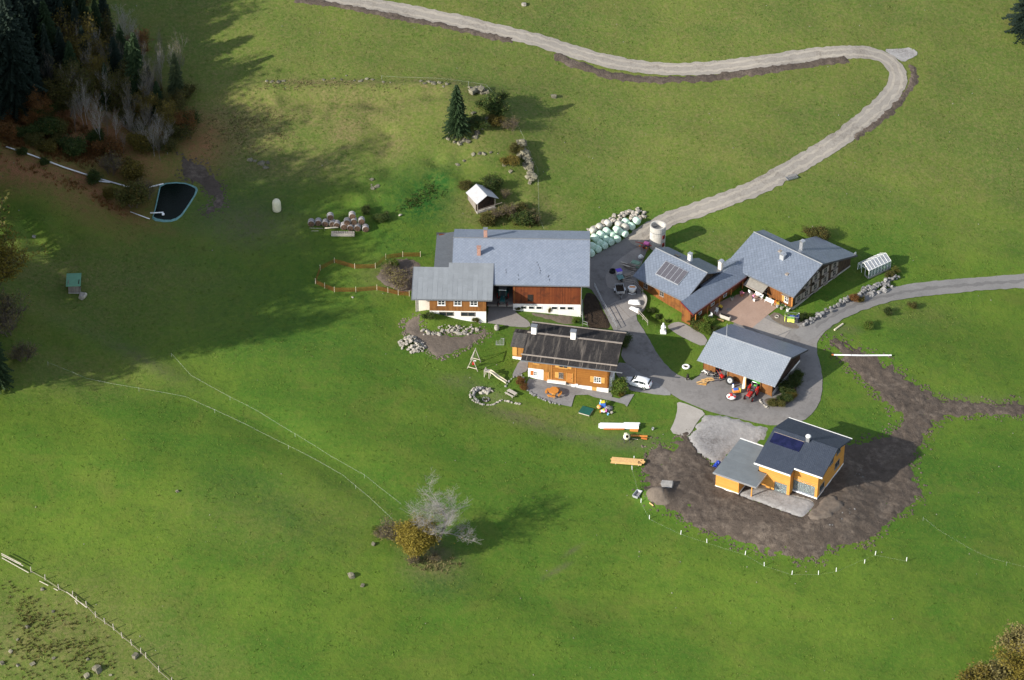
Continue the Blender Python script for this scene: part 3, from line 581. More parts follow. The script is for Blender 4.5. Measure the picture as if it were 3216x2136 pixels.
# lean-to on the far left
LR = plane('lean_to_roof', [(-25.3,2.2,7.0),(-21.9,2.2,7.75),(-21.9,14.1,7.75),(-25.3,14.1,7.0)], .15, 'lean_sheet', BA)
for k in range(22):
    y = 2.5+k*.53; MB().ex([(-25.3,y,7.03),(-25.3,y+.05,7.03),(-22.25,y+.05,7.70),(-22.25,y,7.70)], (0,0,-.05)).build('roof_rib', 'lean_sheet', LR)
MB().bx(-25.36,-22.0,14.0,14.25,6.7,7.35).build('verge_trim', 'dark_trim', LR); MB().bx(-25.1,-24.9,2.4,13.9,2,6.95).build('lean_to_wall', 'barn_boards', BA)
MB().bx(-24.89,-22,13.7,13.9,2,7.3).build('lean_to_wall', 'barn_boards', BA)
# ================================================================== CHALET
g = G('C', 1505, 750); TC = R(-11.39)
CH = thing('chalet', 'honey-coloured timber chalet with black shake roof and two white chimneys', 'house', g, TC)
ry, rz, fe, fz, be, bz = 4.7, 7.1, -1.31, 5.74, 8.82, 6.19; xl, xr = -14.6, 1.39
k1 = (rz-fz)/(ry-fe); k2 = (rz-bz)/(be-ry)
rf = plane('roof', [(xl,fe,fz),(xr,fe,fz),(xr,ry,rz),(xl,ry,rz)], .24, 'chalet_shake', CH)
plane('roof', [(xl,ry+.003,rz),(xr,ry+.003,rz),(xr,be,bz),(xl,be,bz)], .24, 'chalet_shake', CH)
MB().bx(xl-.05,xr+.05,ry-.16,ry+.16,rz-.02,rz+.07).build('ridge_board', 'weathered_rail', rf)
yy = fe+1.0; zz = fz+k1*1.0
MB().ex([(xl-.2,yy,zz+.17),(xr+.05,yy,zz+.17),(xr+.05,yy+.16,zz+.2),(xl-.2,yy+.16,zz+.2)], (0,0,-.13)).build('snow_rail', 'weathered_rail', rf)
for i in range(7): x = xl+.9+i*2.35; MB().ex([(x-.03,fe-.02,fz+.06),(x+.03,fe-.02,fz+.06),(x+.03,yy,zz+.06),(x-.03,yy,zz+.06)], (0,0,-.06)).build('rail_strut', 'weathered_rail', rf)
MB().bx(xl-.1,xr+.05,be-.03,be+.14,bz-.1,bz+.12).build('eave_rail', 'weathered_rail', rf)
MB().bx(xl-.05,xr+1.1,fe-.12,fe,fz-.22,fz-.08).build('gutter', 'gutter', rf)
for x, s in ((-13.55,.0), (-6.85,.4)):
    chimney(CH, x, 4.75-s*.3, 6.6, 8.35, .85, .8, 'plaster', 'grey_metal')
F = Wall((0,0,0), (1,0,0), (0,-1,0))
mb = MB(); F.box(mb, -9.6, 0, .95, 5.74, -.25, 0); mb.build('timber_wall', 'chalet_boards', CH)
mb = MB(); F.box(mb, -13.6, -9.6, 3.2, 5.74, -.25, 0); F.box(mb, -11.0, -9.6, .6, 3.2, -.25, 0); mb.build('timber_wall', 'chalet_vert', CH)
mb = MB(); F.box(mb, -13.62, -11.0, -.5, 3.2, -.27, .05); mb.build('plaster_wall', 'plaster', CH)
for a, b2 in ((-5.5,-2.75),(-1.95,.02)): mb = MB(); F.box(mb, a, b2, -.8, .86, -.3, .06); mb.build('plinth', 'plaster', CH)
mb = MB(); F.box(mb, -2.75, -1.95, .0, .86, -.3, .05); mb.build('cellar_hatch', 'shutter_wood', CH)
mb = MB(); F.box(mb, -11, -5.5, -.5, .948, -.3, .03); mb.build('plinth', 'stone_base', CH)
mb = MB(); F.box(mb, -10.3, -7.15, 1.05, 1.32, .001, .55); mb.build('bench_wall', 'plaster', CH)
MB().ex([(-.25,0,.95),(-.25,8.2,.95),(-.25,8.2,6.0),(-.25,4.7,6.8),(-.25,0,5.7)], (.25,0,0)).build('gable_wall', 'chalet_boards', CH)
MB().bx(-.3,.07,.07,8.3,-.8,.947).build('plinth', 'plaster', CH); MB().bx(.071,.5,.6,3.4,-.6,2.9).build('porch_wall', 'plaster', CH)
MB().ex([(-13.6,.05,.3),(-13.6,8.2,.3),(-13.6,8.2,6.0),(-13.6,4.7,6.8),(-13.6,.05,5.7)], (.25,0,0)).build('gable_wall', 'chalet_vert', CH)
MB().bx(-13.3,-.3,7.95,8.2,-.3,6.0).build('back_wall', 'chalet_boards', CH)
window(CH, F, -2.45, -1.25, 1.95, 3.05, 3, 3, 'white_paint', 'glass', True, 'lr', .6, lab='barred front window with pale open shutters')
window(CH, F, -8.4, -7.65, 1.95, 3.05, 2, 3, 'weathered_rail', 'glass', True, 'l', .62)
window(CH, F, -12.65, -12.1, 1.85, 2.75, 2, 2, 'white_paint', 'glass', True, None, d=.051)
F.box(MB(), -13.2, -12.7, 1.85, 2.75, .052, .1).build('shutter', 'orange_shutter', CH)
window(CH, F, -8.4, -6.9, 4.1, 4.9, 2, 1, 'shutter_wood', 'glass', True, 'lr', .6); window(CH, F, -12.8, -11.7, 4.3, 5.0, 2, 1, 'shutter_wood', 'glass', True)
for u0, u1, z0 in ((-7.05,-6.1,1.28),(-10.8,-10.15,.95)):
    d = MB(); F.box(d, u0, u1, z0, z0+1.85, .001, .05); dr = d.build('door', 'door_wood', CH)
    F.box(MB(), u0-.08, u0, z0, z0+1.93, .001, .09).build('door_frame', 'shutter_wood', dr); F.box(MB(), u1, u1+.08, z0, z0+1.93, .001, .09).build('door_frame', 'shutter_wood', dr)
    F.box(MB(), u1-.16, u1-.1, z0+.85, z0+.95, .051, .1).build('handle', 'dark_trim', dr)
for u in (-9.65, -5.6): F.box(MB(), u, u+.14, .6, 5.6, .001, .07).build('corner_post', 'door_wood', CH)
# annex on the left end
AX = plane('annex_roof', [(-17.3,3.3,4.85),(-13.9,3.3,4.85),(-13.9,6.2,5.6),(-17.3,6.2,5.6)], .2, 'annex_shake', CH)
plane('annex_roof', [(-17.3,6.203,5.6),(-13.9,6.203,5.6),(-13.9,7.8,5.2),(-17.3,7.8,5.2)], .2, 'chalet_shake', CH)
MB().ex([(-17.0,3.9,.8),(-17.0,7.4,.8),(-17.0,7.4,5.0),(-17.0,6.2,5.3),(-17.0,3.9,4.72)], (3.3,0,0)).build('annex_wall', 'chalet_vert', CH); MB().bx(-17.05,-13.63,3.8,3.89,.3,2.3).build('annex_plinth', 'plaster', CH)
MB().bx(-17.06,-16.3,3.8,3.89,2.6,4.6).build('annex_door', 'shutter_wood', CH)
# ================================================================== FARMHOUSE
TF = R(-41.43); g = G('B', 1500, 725)
FH = thing('farmhouse', 'L-shaped farmhouse with grey-blue roofs round a courtyard, solar collectors on its wing', 'house', g, TF)
Hm, ksl = 6.28, .341
ry, xl, xr = 7.1, -14.2, .78; fe = ry-7.94
def fz_(y): return Hm-ksl*abs(y-ry)
rf = plane('main_roof', [(xl,fe,fz_(fe)),(xr,fe,fz_(fe)),(xr,ry,Hm),(xl,ry,Hm)], .22, 'farm_shingle', FH)
plane('main_roof', [(xl,ry+.003,Hm),(xr,ry+.003,Hm),(xr,ry+10.76,fz_(ry+10.76)),(-8.2,ry+10.76,fz_(ry+10.76)),(-8.2,ry+2.9,fz_(ry+2.9)),(xl,ry+2.9,fz_(ry+2.9))], .22, 'farm_shingle', FH)
MB().tube([(xl,ry,Hm+.03),(xr,ry,Hm+.03)], .12, 6).build('ridge_cap', 'gutter', rf)
MB().bx(-9.2,xr,fe-.14,fe-.01,fz_(fe)-.2,fz_(fe)-.05).build('gutter', 'gutter', rf)
plane('verge_trim', [(xr-.02,fe,fz_(fe)+.03),(xr+.06,fe,fz_(fe)+.03),(xr+.06,ry,Hm+.03),(xr-.02,ry,Hm+.03)], .32, 'dark_trim', rf)
plane('verge_trim', [(xr-.02,ry+.01,Hm+.03),(xr+.06,ry+.01,Hm+.03),(xr+.06,ry+10.76,fz_(ry+10.76)+.03),(xr-.02,ry+10.76,fz_(ry+10.76)+.03)], .32, 'dark_trim', rf)
F = Wall((0,0,0), (1,0,0), (0,-1,0)); RW = Wall((0,0,0), (0,1,0), (1,0,0))
MB().ex([(0,-.0,.55),(0,17.0,.55),(0,17.0,2.6),(0,7.1,5.95),(0,0,3.55)], (-.25,0,0)).build('gable_wall', 'farm_shakes', FH)
MB().bx(-.3,.06,-.06,17.0,-2.2,.547).build('gable_base', 'stone_base', FH)
mb = MB(); F.box(mb, -9.3, -.26, .3, 3.56, -.25, 0); mb.build('front_wall', 'farm_boards', FH)
mb = MB(); F.box(mb, -9.3, -.31, -1.5, .297, -.3, .03); mb.build('front_base', 'stone_base', FH)
F.box(MB(), -.28, .0, .56, 3.5, .001, .06).build('corner_post', 'door_wood', FH)
MB().bx(-14,-9.3,3.2,3.45,-1,4.8).build('back_hall_wall', 'farm_boards', FH); MB().bx(-14,-13.75,-.2,9.6,-1,3.5).build('end_wall', 'farm_boards', FH)
MB().bx(-14,-.3,9.7,9.95,-1,5.0).build('back_wall', 'farm_boards', FH); MB().bx(-8,-.3,16.7,16.95,-1,2.6).build('back_wall', 'farm_boards', FH); MB().bx(-8,-7.75,9.95,16.6,-1,2.65).build('end_wall', 'farm_boards', FH)
window(FH, F, -1.75, -.95, 1.0, 2.35, 2, 2, 'white_paint', 'glass', True, 'l', .5)
F.box(MB(), -2.1, -.6, 2.55, 2.62, .0, .6).build('window_canopy', 'weathered_rail', FH)
for yy, zs in ((1.2,(1.0,)),(3.4,(.9,2.9)),(6.0,(.9,2.9,4.6)),(8.8,(.9,2.9)),(11.6,(.9,2.6))):
    for z in zs:
        if z > 4: window(FH, RW, yy, yy+.8, z, z+.8, 2, 2, 'white_paint', 'glass', True, None)
        else:
            window(FH, RW, yy, yy+.95, z, z+1.15, 2, 2, 'weathered_rail', 'glass', True, 'lr', .5, sm='weathered_rail')
            RW.box(MB(), yy-.1, yy+1.05, z-.3, z-.1, .16, .4).build('flower_box', 'weathered_rail', FH)
RW.box(MB(), 4.9, 6.5, -.9, .35, .061, .12).build('cellar_door', 'interior_dark', FH)
MB().sph((.62,17.3,3.1), (.1,.38,.38), 12, 6).build('satellite_dish', 'sheet_metal', FH)
# canvas awning in the inner corner
q = MB().ex([(-9.3,-.3,2.75),(-5.2,-.3,2.75),(-5.2,-1.9,2.1),(-9.3,-1.9,2.1)], (0,0,-.05)); aw = q.build('awning', 'grey_fabric', FH)
MB().bx(-9.35,-5.15,-2.0,-1.88,1.95,2.15).build('awning_rail', 'weathered_rail', aw)
for x in (-9.2,-5.25): MB().tube([(x,-.05,2.1),(x,-1.9,2.05)], .035, 5).build('awning_arm', 'grey_metal', aw)
window(FH, F, -7.9, -7.0, .7, 1.9, 2, 2, 'shutter_wood', 'glass', False); F.box(MB(), -6.4, -5.5, .1, 2.1, .001, .06).build('door', 'interior_dark', FH)
chimney(FH, -6.12, 4.77, 5.3, 6.35, .85, .6, 'sheet_metal', 'sheet_metal', 'chimney', 'arch'); chimney(FH, -5.25, 9.2, 5.2, 7.2, .65, .6, 'sheet_metal', 'sheet_metal', 'chimney', 'arch')
for (x, y) in ((-7.5,5.9),(-3.3,2.5)): MB().bx(x-.28,x+.28,y-.3,y+.3,fz_(y)-.1,fz_(y)+.12).build('skylight', 'weathered_rail', FH)
# link range along the courtyard
le, lz, kk, rx = -9.55, 3.15, .5, -12.2
LK = plane('link_roof', [(le,-15.9,lz),(le,2.5,lz),(rx,5.0,lz+kk*(le-rx)),(rx,-15.9,lz+kk*(le-rx))], .2, 'farm_shingle', FH)
plane('link_roof', [(rx-.003,-9.5,lz+kk*(le-rx)),(rx-.003,5.0,lz+kk*(le-rx)),(-14.9,1.2,lz+.2),(-14.9,-9.5,lz+.2)], .2, 'farm_shingle', FH)
MB().bx(le-.02,le+.06,-15.9,-.9,lz-.5,lz-.02).build('fascia', 'red_fascia', LK); MB().bx(le+.061,le+.13,-15.9,-.9,lz-.09,lz+.0).build('gutter', 'gutter', LK)
MB().ex([(le,-15.9,lz-.2),(rx,-15.9,lz-.2+kk*(le-rx)),(rx,-15.9,lz+.05+kk*(le-rx)),(le,-15.9,lz+.05)], (0,-.08,0)).build('verge_trim', 'red_fascia', LK)
MB().bx(-10.75,-10.5,-15.2,3.1,-1.6,3.3).build('link_wall', 'farm_boards', FH); MB().bx(-12.4,-10.76,-15.2,-14.95,-1.6,3.6).build('link_end_wall', 'farm_boards', FH)
for i in range(5): MB().bx(-9.95,-9.8,-14.6+3.3*i,-14.45+3.3*i,-1.2,2.95).build('veranda_post', 'door_wood', FH)
LWW = Wall((-10.5,0,0), (0,1,0), (1,0,0))
for y in (-13,-9.5,-6): window(FH, LWW, y, y+.9, .8, 1.9, 2, 2, 'white_paint', 'glass', False)
# west wing
wz, wy, wk = 6.3, -8.2, .45; wl, wr = -24.05, -12.5
def wz_(y): return wz-wk*abs(y-wy)
we = wy-6.1
WR = plane('wing_roof', [(wl,we,wz_(we)),(wr,we,wz_(we)),(wr,wy,wz),(wl,wy,wz)], .22, 'farm_shingle', FH)
plane('wing_roof', [(wl,wy+.003,wz),(wr,wy+.003,wz),(wr,-2.9,wz_(-2.9)),(-18.6,-2.9,wz_(-2.9)),(-18.6,-4.7,wz_(-4.7)),(wl,-4.7,wz_(-4.7))], .22, 'farm_shingle', FH)
MB().tube([(wl,wy,wz+.03),(wr,wy,wz+.03)], .12, 6).build('ridge_cap', 'gutter', WR); MB().bx(wl,wr,we-.14,we-.01,wz_(we)-.2,wz_(we)-.05).build('gutter', 'gutter', WR)
plane('verge_trim', [(wr-.02,we,wz_(we)+.03),(wr+.05,we,wz_(we)+.03),(wr+.05,wy,wz+.03),(wr-.02,wy,wz+.03)], .3, 'dark_trim', WR)
FW = Wall((0,-13.5,0), (1,0,0), (0,-1,0))
mb = MB(); FW.box(mb, -23.4, -13.0, -.2, 3.62, -.25, 0); mb.build('wing_front_wall', 'farm_boards', FH)
mb = MB(); FW.box(mb, -23.42, -12.98, -2.6, -.203, -.3, .05); mb.build('wing_base', 'cream_plaster', FH)
MB().ex([(-13.0,-13.24,-.2),(-13.0,-3.2,-.2),(-13.0,-3.2,3.75),(-13.0,-8.2,5.95),(-13.0,-13.24,3.65)], (-.25,0,0)).build('wing_gable_wall', 'farm_shakes', FH)
MB().ex([(-23.4,-13.24,-2.2),(-23.4,-5,-2.2),(-23.4,-5,4.5),(-23.4,-8.2,5.95),(-23.4,-13.24,3.65)], (.25,0,0)).build('wing_gable_wall', 'farm_boards', FH)
MB().bx(-18.4,-13.3,-3.5,-3.25,-1,3.7).build('wing_back_wall', 'farm_boards', FH); MB().bx(-23.1,-18.4,-5.3,-5.05,-1,4.5).build('wing_back_wall', 'farm_boards', FH)
for u in (-22.2,-18.6): window(FH, FW, u, u+.85, 1.6, 2.6, 2, 2, 'weathered_rail', 'glass', True)
def sol(u, v, dz): y = we+v; return (u, y, wz_(y)+dz)
MB().ex([sol(-20.7,1.9,.05),sol(-15.6,1.9,.05),sol(-15.6,4.75,.05),sol(-20.7,4.75,.05)], (0,0,.10)).build('collector_frame', 'sheet_metal', FH)
for i in range(5):
    u = -20.6+i*1.0; MB().ex([sol(u+.05,2.0,.155),sol(u+.93,2.0,.155),sol(u+.93,4.65,.155),sol(u+.05,4.65,.155)], (0,0,.02)).build('solar_collector', 'panel_glass', FH)
MB().ex([(-20.6,-7.4,wz_(-7.4)-.01),(-19.6,-7.4,wz_(-7.4)-.01),(-19.6,-6.7,wz_(-6.7)-.01),(-20.6,-6.7,wz_(-6.7)-.01)], (0,0,.12)).build('skylight', 'glass', FH)
chimney(FH, -17.8, -6.4, 5.0, 6.9, .6, .6, 'plaster', 'sheet_metal', 'chimney', 'slab'); chimney(FH, -13.25, -3.5, 3.6, 5.9, .7, .6, 'cream_plaster', 'sheet_metal', 'chimney', 'arch')
MB().bx(-12.9,-11.6,-16.6,-15.0,-2.2,-.9).bx(-12.7,-11.8,-17.2,-16.6,-2.2,-1.35).bx(-12.7,-11.8,-17.8,-17.2,-2.2,-1.75).build('entrance_steps', 'concrete', FH)
# ================================================================== SHED
g = G('D', 1400, 785); TS = R(-30.47)
SH = thing('machine_shed', 'open machine shed with pale grey gable roof and weathered orange-brown boards', 'shed', g, TS)
H, ry, xl, xr = 5.45, 4.6, -13.6, .96; fe, fz, be, bz = -1.15, 3.25, 11.52, 2.78
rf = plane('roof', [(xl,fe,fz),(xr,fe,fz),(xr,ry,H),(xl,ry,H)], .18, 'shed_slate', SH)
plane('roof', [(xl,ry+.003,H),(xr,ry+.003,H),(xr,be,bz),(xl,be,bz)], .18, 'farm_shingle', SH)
MB().bx(xl,xr,ry-.13,ry+.1,H-.02,H+.06).build('ridge_cap', 'sheet_metal', rf)
plane('verge_trim', [(xr-.02,fe,fz+.02),(xr+.05,fe,fz+.02),(xr+.05,ry,H+.02),(xr-.02,ry,H+.02)], .28, 'dark_trim', rf)
plane('verge_trim', [(xr-.02,ry+.01,H+.02),(xr+.05,ry+.01,H+.02),(xr+.05,be,bz+.02),(xr-.02,be,bz+.02)], .28, 'dark_trim', rf)
vp = MB().tube([(-11.3,5.0,5.2),(-11.3,5.0,7.7)], .06, 6).build('vent_pipe', 'sheet_metal', SH); MB().rev([(.22,0),(.1,.16)], 8, (-11.3,5.0,5.28)).build('pipe_collar', 'sheet_metal', vp)
F = Wall((0,0,0), (1,0,0), (0,-1,0))
for u0, u1 in ((-13.0,-10.7),(-8.3,-4.8),(-2.1,-.05)):
    mb = MB(); F.box(mb, u0, u1, -.5, 3.46, -.12, 0); mb.build('board_wall', 'shed_boards', SH)
for u in (-10.72,-8.3,-4.85,-2.15,-.1,-5.2): F.box(MB(), u-.09, u+.09, -.4, 3.44, .001, .1).build('post', 'ext_boards', SH)
MB().ex([(0,.15,.9),(0,10.6,.9),(0,10.6,2.8),(0,4.6,5.2),(0,.0,3.44)], (-.14,0,0)).build('gable_wall', 'old_logs', SH)
MB().bx(-.35,.04,.2,10.6,-1.2,.898).build('gable_base', 'plaster', SH); RWs = Wall((.04,0,0), (0,1,0), (1,0,0)); window(SH, RWs, 6.5, 7.2, .1, .75, 1, 1, 'weathered_rail', 'glass', False)
MB().ex([(-13.0,.0,-.5),(-13.0,10.6,-.5),(-13.0,10.6,2.8),(-13.0,4.6,5.2),(-13.0,.0,3.44)], (.14,0,0)).build('gable_wall', 'shed_boards', SH)
MB().bx(-12.8,-.4,10.4,10.55,-.5,2.75).build('back_wall', 'old_logs', SH)
# ================================================================== NEW HOUSE
g = G('T', 1590, 1250); TN = R(-29.65)
NH = thing('new_house', 'new larch-clad house with dark slate roof, flat-roofed carport and dark solar panel', 'house', g, TN)
H, ry, k = 7.21, 5.2, .335; xl, xm, xr = -10.4, -4.05, .83; be = 10.94
def nz_(y): return H-k*abs(y-ry)
fl, fr_ = -1.84, -.46
rf = MB().ex([(xl,fl,nz_(fl)),(xm,fl,nz_(fl)),(xm,fr_,nz_(fr_)),(xr,fr_,nz_(fr_)),(xr,ry,H),(xl,ry,H)], (0,0,-.24)).build('roof', 'house_slate', NH)
plane('roof', [(xl,ry+.003,H),(xr,ry+.003,H),(xr,be,nz_(be)),(xl,be,nz_(be))], .24, 'house_slate', NH)
for a, b2, y in ((xl-.04,xm,fl),(xm+.02,xr+.04,fr_)): MB().bx(a, b2, y-.15, y-.01, nz_(y)-.2, nz_(y)+.03).build('white_gutter', 'white_paint', rf)
MB().bx(xl,xr+.04,be+.01,be+.14,nz_(be)-.2,nz_(be)+.03).build('white_gutter', 'white_paint', rf); MB().bx(xl,xr,ry-.1,ry+.1,H-.02,H+.04).build('ridge_cap', 'house_slate', rf)
def sn(u, y, d): return (u, y, nz_(y)+d)
MB().ex([sn(-9.9,2.45,.02),sn(-4.7,2.45,.02),sn(-4.7,4.35,.02),sn(-9.9,4.35,.02)], (0,0,.07)).build('solar_panel', 'solar_cell', NH)
MB().ex([sn(-9.95,4.36,.02),sn(-4.65,4.36,.02),sn(-4.65,4.42,.02),sn(-9.95,4.42,.02)], (0,0,.09)).build('panel_trim', 'weathered_rail', NH)
c = MB().bx(-4.55,-3.95,4.6,5.15,6.8,7.85).build('chimney', 'grey_metal', NH); MB().rev([(.36,0),(.44,.05),(.44,.2),(.3,.34),(.05,.4)], 14, (-4.25,4.88,7.9)).build('chimney_cap', 'white_paint', c)
F = Wall((0,0,0), (1,0,0), (0,-1,0)); Bf = Wall((0,-1.3,0), (1,0,0), (0,-1,0)); RW = Wall((0,0,0), (0,1,0), (1,0,0))
mb = MB(); F.box(mb, -.46, -.301, .42, 5.18, -.3, 0); F.box(mb, -4.2, -.46, 2.55, 5.18, -.3, 0); mb.build('larch_wall', 'larch', NH)
mb = MB(); F.box(mb, -4.2, -.46, .05, .5, -.3, -.02); mb.build('blue_sill', 'blue_film', NH); F.box(MB(), -4.25, .05, .3, .5, -.019, .12).build('sill', 'white_paint', NH)
mb = MB(); Bf.box(mb, -8.4, -6.95, .2, 4.75, -.3, 0); Bf.box(mb, -4.75, -4.25, .0, 4.75, -.3, 0); Bf.box(mb, -6.95, -4.75, 2.05, 4.75, -.3, 0); mb.build('larch_wall', 'larch', NH)
MB().bx(-4.53,-4.25,-1.0,0,.0,4.6).build('larch_wall', 'larch', NH); MB().bx(-9.9,-8.4,-1.0,-.7,.2,4.6).build('larch_wall', 'larch', NH)
MB().ex([(0,.0,.42),(0,10.3,.42),(0,10.3,5.2),(0,5.2,6.92),(0,0,5.18)], (-.3,0,0)).build('gable_wall', 'larch', NH)
MB().bx(-.4,.03,.03,10.3,-2.6,.418).build('white_base', 'plaster', NH)
for y in (2.2,5.6): RW.box(MB(), y, y+2.4, -.35, .2, .031, .07).build('blue_window', 'blue_film', NH)
MB().ex([(-9.9,-.7,.2),(-9.9,10.3,.2),(-9.9,10.3,5.2),(-9.9,5.2,6.92),(-9.9,-.7,4.95)], (.3,0,0)).build('gable_wall', 'larch', NH)
MB().bx(-9.6,-.4,10.0,10.3,-1,5.2).build('back_wall', 'larch', NH); MB().bx(-9.6,-.4,-1.0,9.9,.0,.06).build('floor_slab', 'concrete', NH)
MB().bx(-9.6,-.35,3.4,3.5,.06,3.0).build('inner_wall', 'plaster', NH); MB().bx(-4.2,-.31,-.0,9.9,2.75,2.9).build('ceiling', 'plaster', NH); MB().bx(-9.6,-4.55,-.98,9.9,2.75,2.9).build('ceiling', 'plaster', NH)
def glazing(W, u0, u1, z0, z1, n):
    mb = MB(); W.box(mb,u0,u1,z0,z0+.07,-.2,-.1); W.box(mb,u0,u1,z1-.07,z1,-.2,-.1)
    for i in range(n+1): u = u0+(u1-u0)*i/n; W.box(mb,u-.04,u+.04,z0+.07,z1-.07,-.2,-.1)
    f = mb.build('window', 'grey_metal', NH)
    for i in range(n): W.box(MB(),u0+(u1-u0)*i/n+.041,u0+(u1-u0)*(i+1)/n-.041,z0+.07,z1-.07,-.16,-.13).build('pane', 'clear_glass', f)
glazing(Bf, -6.95, -4.75, .05, 2.05, 2); glazing(F, -4.2, -.46, .5, 2.55, 4)
for y0, y1, z0, z1 in ((6.9,8.2,4.4,5.4),(4.2,5.5,4.1,5.2),(6.6,8.4,1.6,2.8),(.8,2.6,.95,2.2)): window(NH, RW, y0, y1, z0, z1, 2, 1, 'grey_metal', 'glass', True, fw=.08)
for y in (8.2,5.5): RW.box(MB(), y+.1, y+.25, 4.2, 5.2, .001, .05).build('shade_box', 'dark_trim', NH)
# carport
CZ = 3.0; cp = [(-16,-5.2),(-8.4,-5.2),(-8.4,-1.36),(-9.95,-1.36),(-9.95,4.7),(-16,4.7)]
CR = MB().ex([(x,y,CZ) for x, y in cp], (0,0,-.22)).build('carport_roof', 'flat_sheet', NH)
ys = np.linspace(-5.2, 4.7, 10)
for a, b2 in zip(ys, ys[1:]):
    xe = -8.4 if b2 <= -1.3 else -9.95
    MB().ex([(-16,a+.02,CZ+.02),(xe,a+.02,CZ+.02),(xe,b2-.02,CZ+.02),(-16,b2-.02,CZ+.02)], (0,0,-.018)).build('roof_sheet', 'flat_sheet', CR)
MB().bx(-16.05,-8.35,-5.3,-5.21,CZ-.26,CZ+.03).build('fascia', 'sheet_metal', CR); MB().bx(-8.39,-8.3,-5.2,-1.4,CZ-.26,CZ+.03).build('fascia', 'sheet_metal', CR); MB().bx(-16.05,-11.9,4.71,4.9,CZ-.22,CZ+.06).build('white_gutter', 'white_paint', CR)
MB().bx(-15.6,-11.5,-5.0,-4.8,.35,CZ-.23).build('shed_wall', 'larch', NH); MB().bx(-15.6,-15.4,-4.8,4.5,.35,CZ-.23).build('shed_wall', 'larch', NH); MB().bx(-11.7,-11.5,-4.8,-.5,.35,CZ-.23).build('shed_wall', 'larch', NH)
MB().bx(-15.65,-11.45,-5.05,4.5,-1.2,.348).build('shed_base', 'plaster', NH); MB().bx(-9.5,-9.32,-4.6,-4.42,-.2,CZ-.23).build('post', 'larch', NH); MB().bx(-11.49,-8.45,-4.58,-4.44,CZ-.42,CZ-.24).build('beam', 'larch', NH)
# ================================================================== SMALL BUILDINGS
th = R(-61.87); g = G('H', 750, 1415)
HU = thing('hay_hut', 'small weathered log hut with pale grey metal gable roof on the slope', 'hut', g, th)
# local frame: x along the ridge towards the open gable, origin at the near lower corner
H = 3.3; ry = 1.9
rf = plane('roof', [(-4.0,-.2,H-1.2),(.28,-.2,H-1.2),(.28,ry,H),(-4.0,ry,H)], .07, 'hut_sheet', HU)
plane('roof', [(-4.0,ry+.003,H),(.28,ry+.003,H),(.28,4.19,H-1.32),(-4.0,4.19,H-1.32)], .07, 'hut_sheet', HU)
MB().bx(-4.0,.28,ry-.06,ry+.06,H-.01,H+.03).build('ridge_cap', 'sheet_metal', rf)
MB().ex([(-.4,0,.2),(-.4,3.6,.2),(-.4,3.6,1.9),(-.4,1.9,3.0),(-.4,0,2.0)], (-.15,0,0)).build('gable_wall', 'old_logs', HU)
MB().bx(-3.7,-.55,0,.15,.2,2.0).build('side_wall', 'grey_boards', HU); MB().bx(-3.7,-.55,3.45,3.6,.2,1.9).build('side_wall', 'old_logs', HU); MB().bx(-3.72,-3.57,0,3.6,.2,2.0).build('back_wall', 'old_logs', HU)
for y in (.05,3.55): MB().bx(.02,.16,y-.07,y+.07,-.2,2.05).build('post', 'weathered_rail', HU)
MB().bx(-3.75,.25,-.1,3.7,-.9,.18).build('stone_base', 'stone_base', HU); MB().tube([(.2,-.1,.75),(.25,4.9,.85)], .05, 6).build('rail', 'weathered_rail', HU)
g = G('I', 610, 578)
GH = thing('spring_hut', 'tiny grey hut with flat mint-green roof alone on the left meadow', 'hut', g, R(3))
plane('roof', [(-1.25,-.35,1.75),(1.25,-.35,1.75),(1.2,2.75,2.25),(-1.3,2.75,2.25)], .08, 'green_sheet', GH)
for i in range(5): MB().ex([(-1.0+i*.5,-.35,1.77),(-.96+i*.5,-.35,1.77),(-1.0+i*.5,2.75,2.27),(-1.04+i*.5,2.75,2.27)], (0,0,.02)).build('roof_rib', 'green_sheet', GH)
MB().bx(-.95,.95,0,.12,.15,1.75).build('front_wall', 'grey_boards', GH); MB().bx(-.95,-.83,.12,2.4,.0,2.0).build('side_wall', 'grey_boards', GH); MB().bx(.83,.95,.12,2.4,.0,2.0).build('side_wall', 'old_logs', GH); MB().bx(-.83,.83,2.28,2.4,.0,2.1).build('back_wall', 'grey_boards', GH)
MB().bx(-1.0,1.0,-.1,2.45,-.6,.14).build('stone_base', 'stone_base', GH)
# concrete silo, open on top
g = G('O', 1012, 545); pm('silo_concrete', (.42,.40,.36), .25, 1.2, .9, .01, 8, col2=(.56,.54,.50)); SI = thing('silo', 'open-topped round concrete silo with two red hatches beside the farm track', 'silo', g)
MB().rev([(1.4,-1.0),(1.4,4.35),(1.45,4.36),(1.45,4.5),(1.22,4.5),(1.2,2.4),(.02,2.4)], 28).build('shell', 'silo_concrete', SI, True)
SI.children[0].data.shade_flat()
for z in (.55,2.2): MB().cb((1.02,-.98,z+.4), (.55,.1,.75), R(46)).build('hatch', 'red_fascia', SI)
MB().rev([(1.41,3.4),(1.43,3.41),(1.43,3.5),(1.41,3.51)], 28).build('hoop', 'grey_metal', SI)
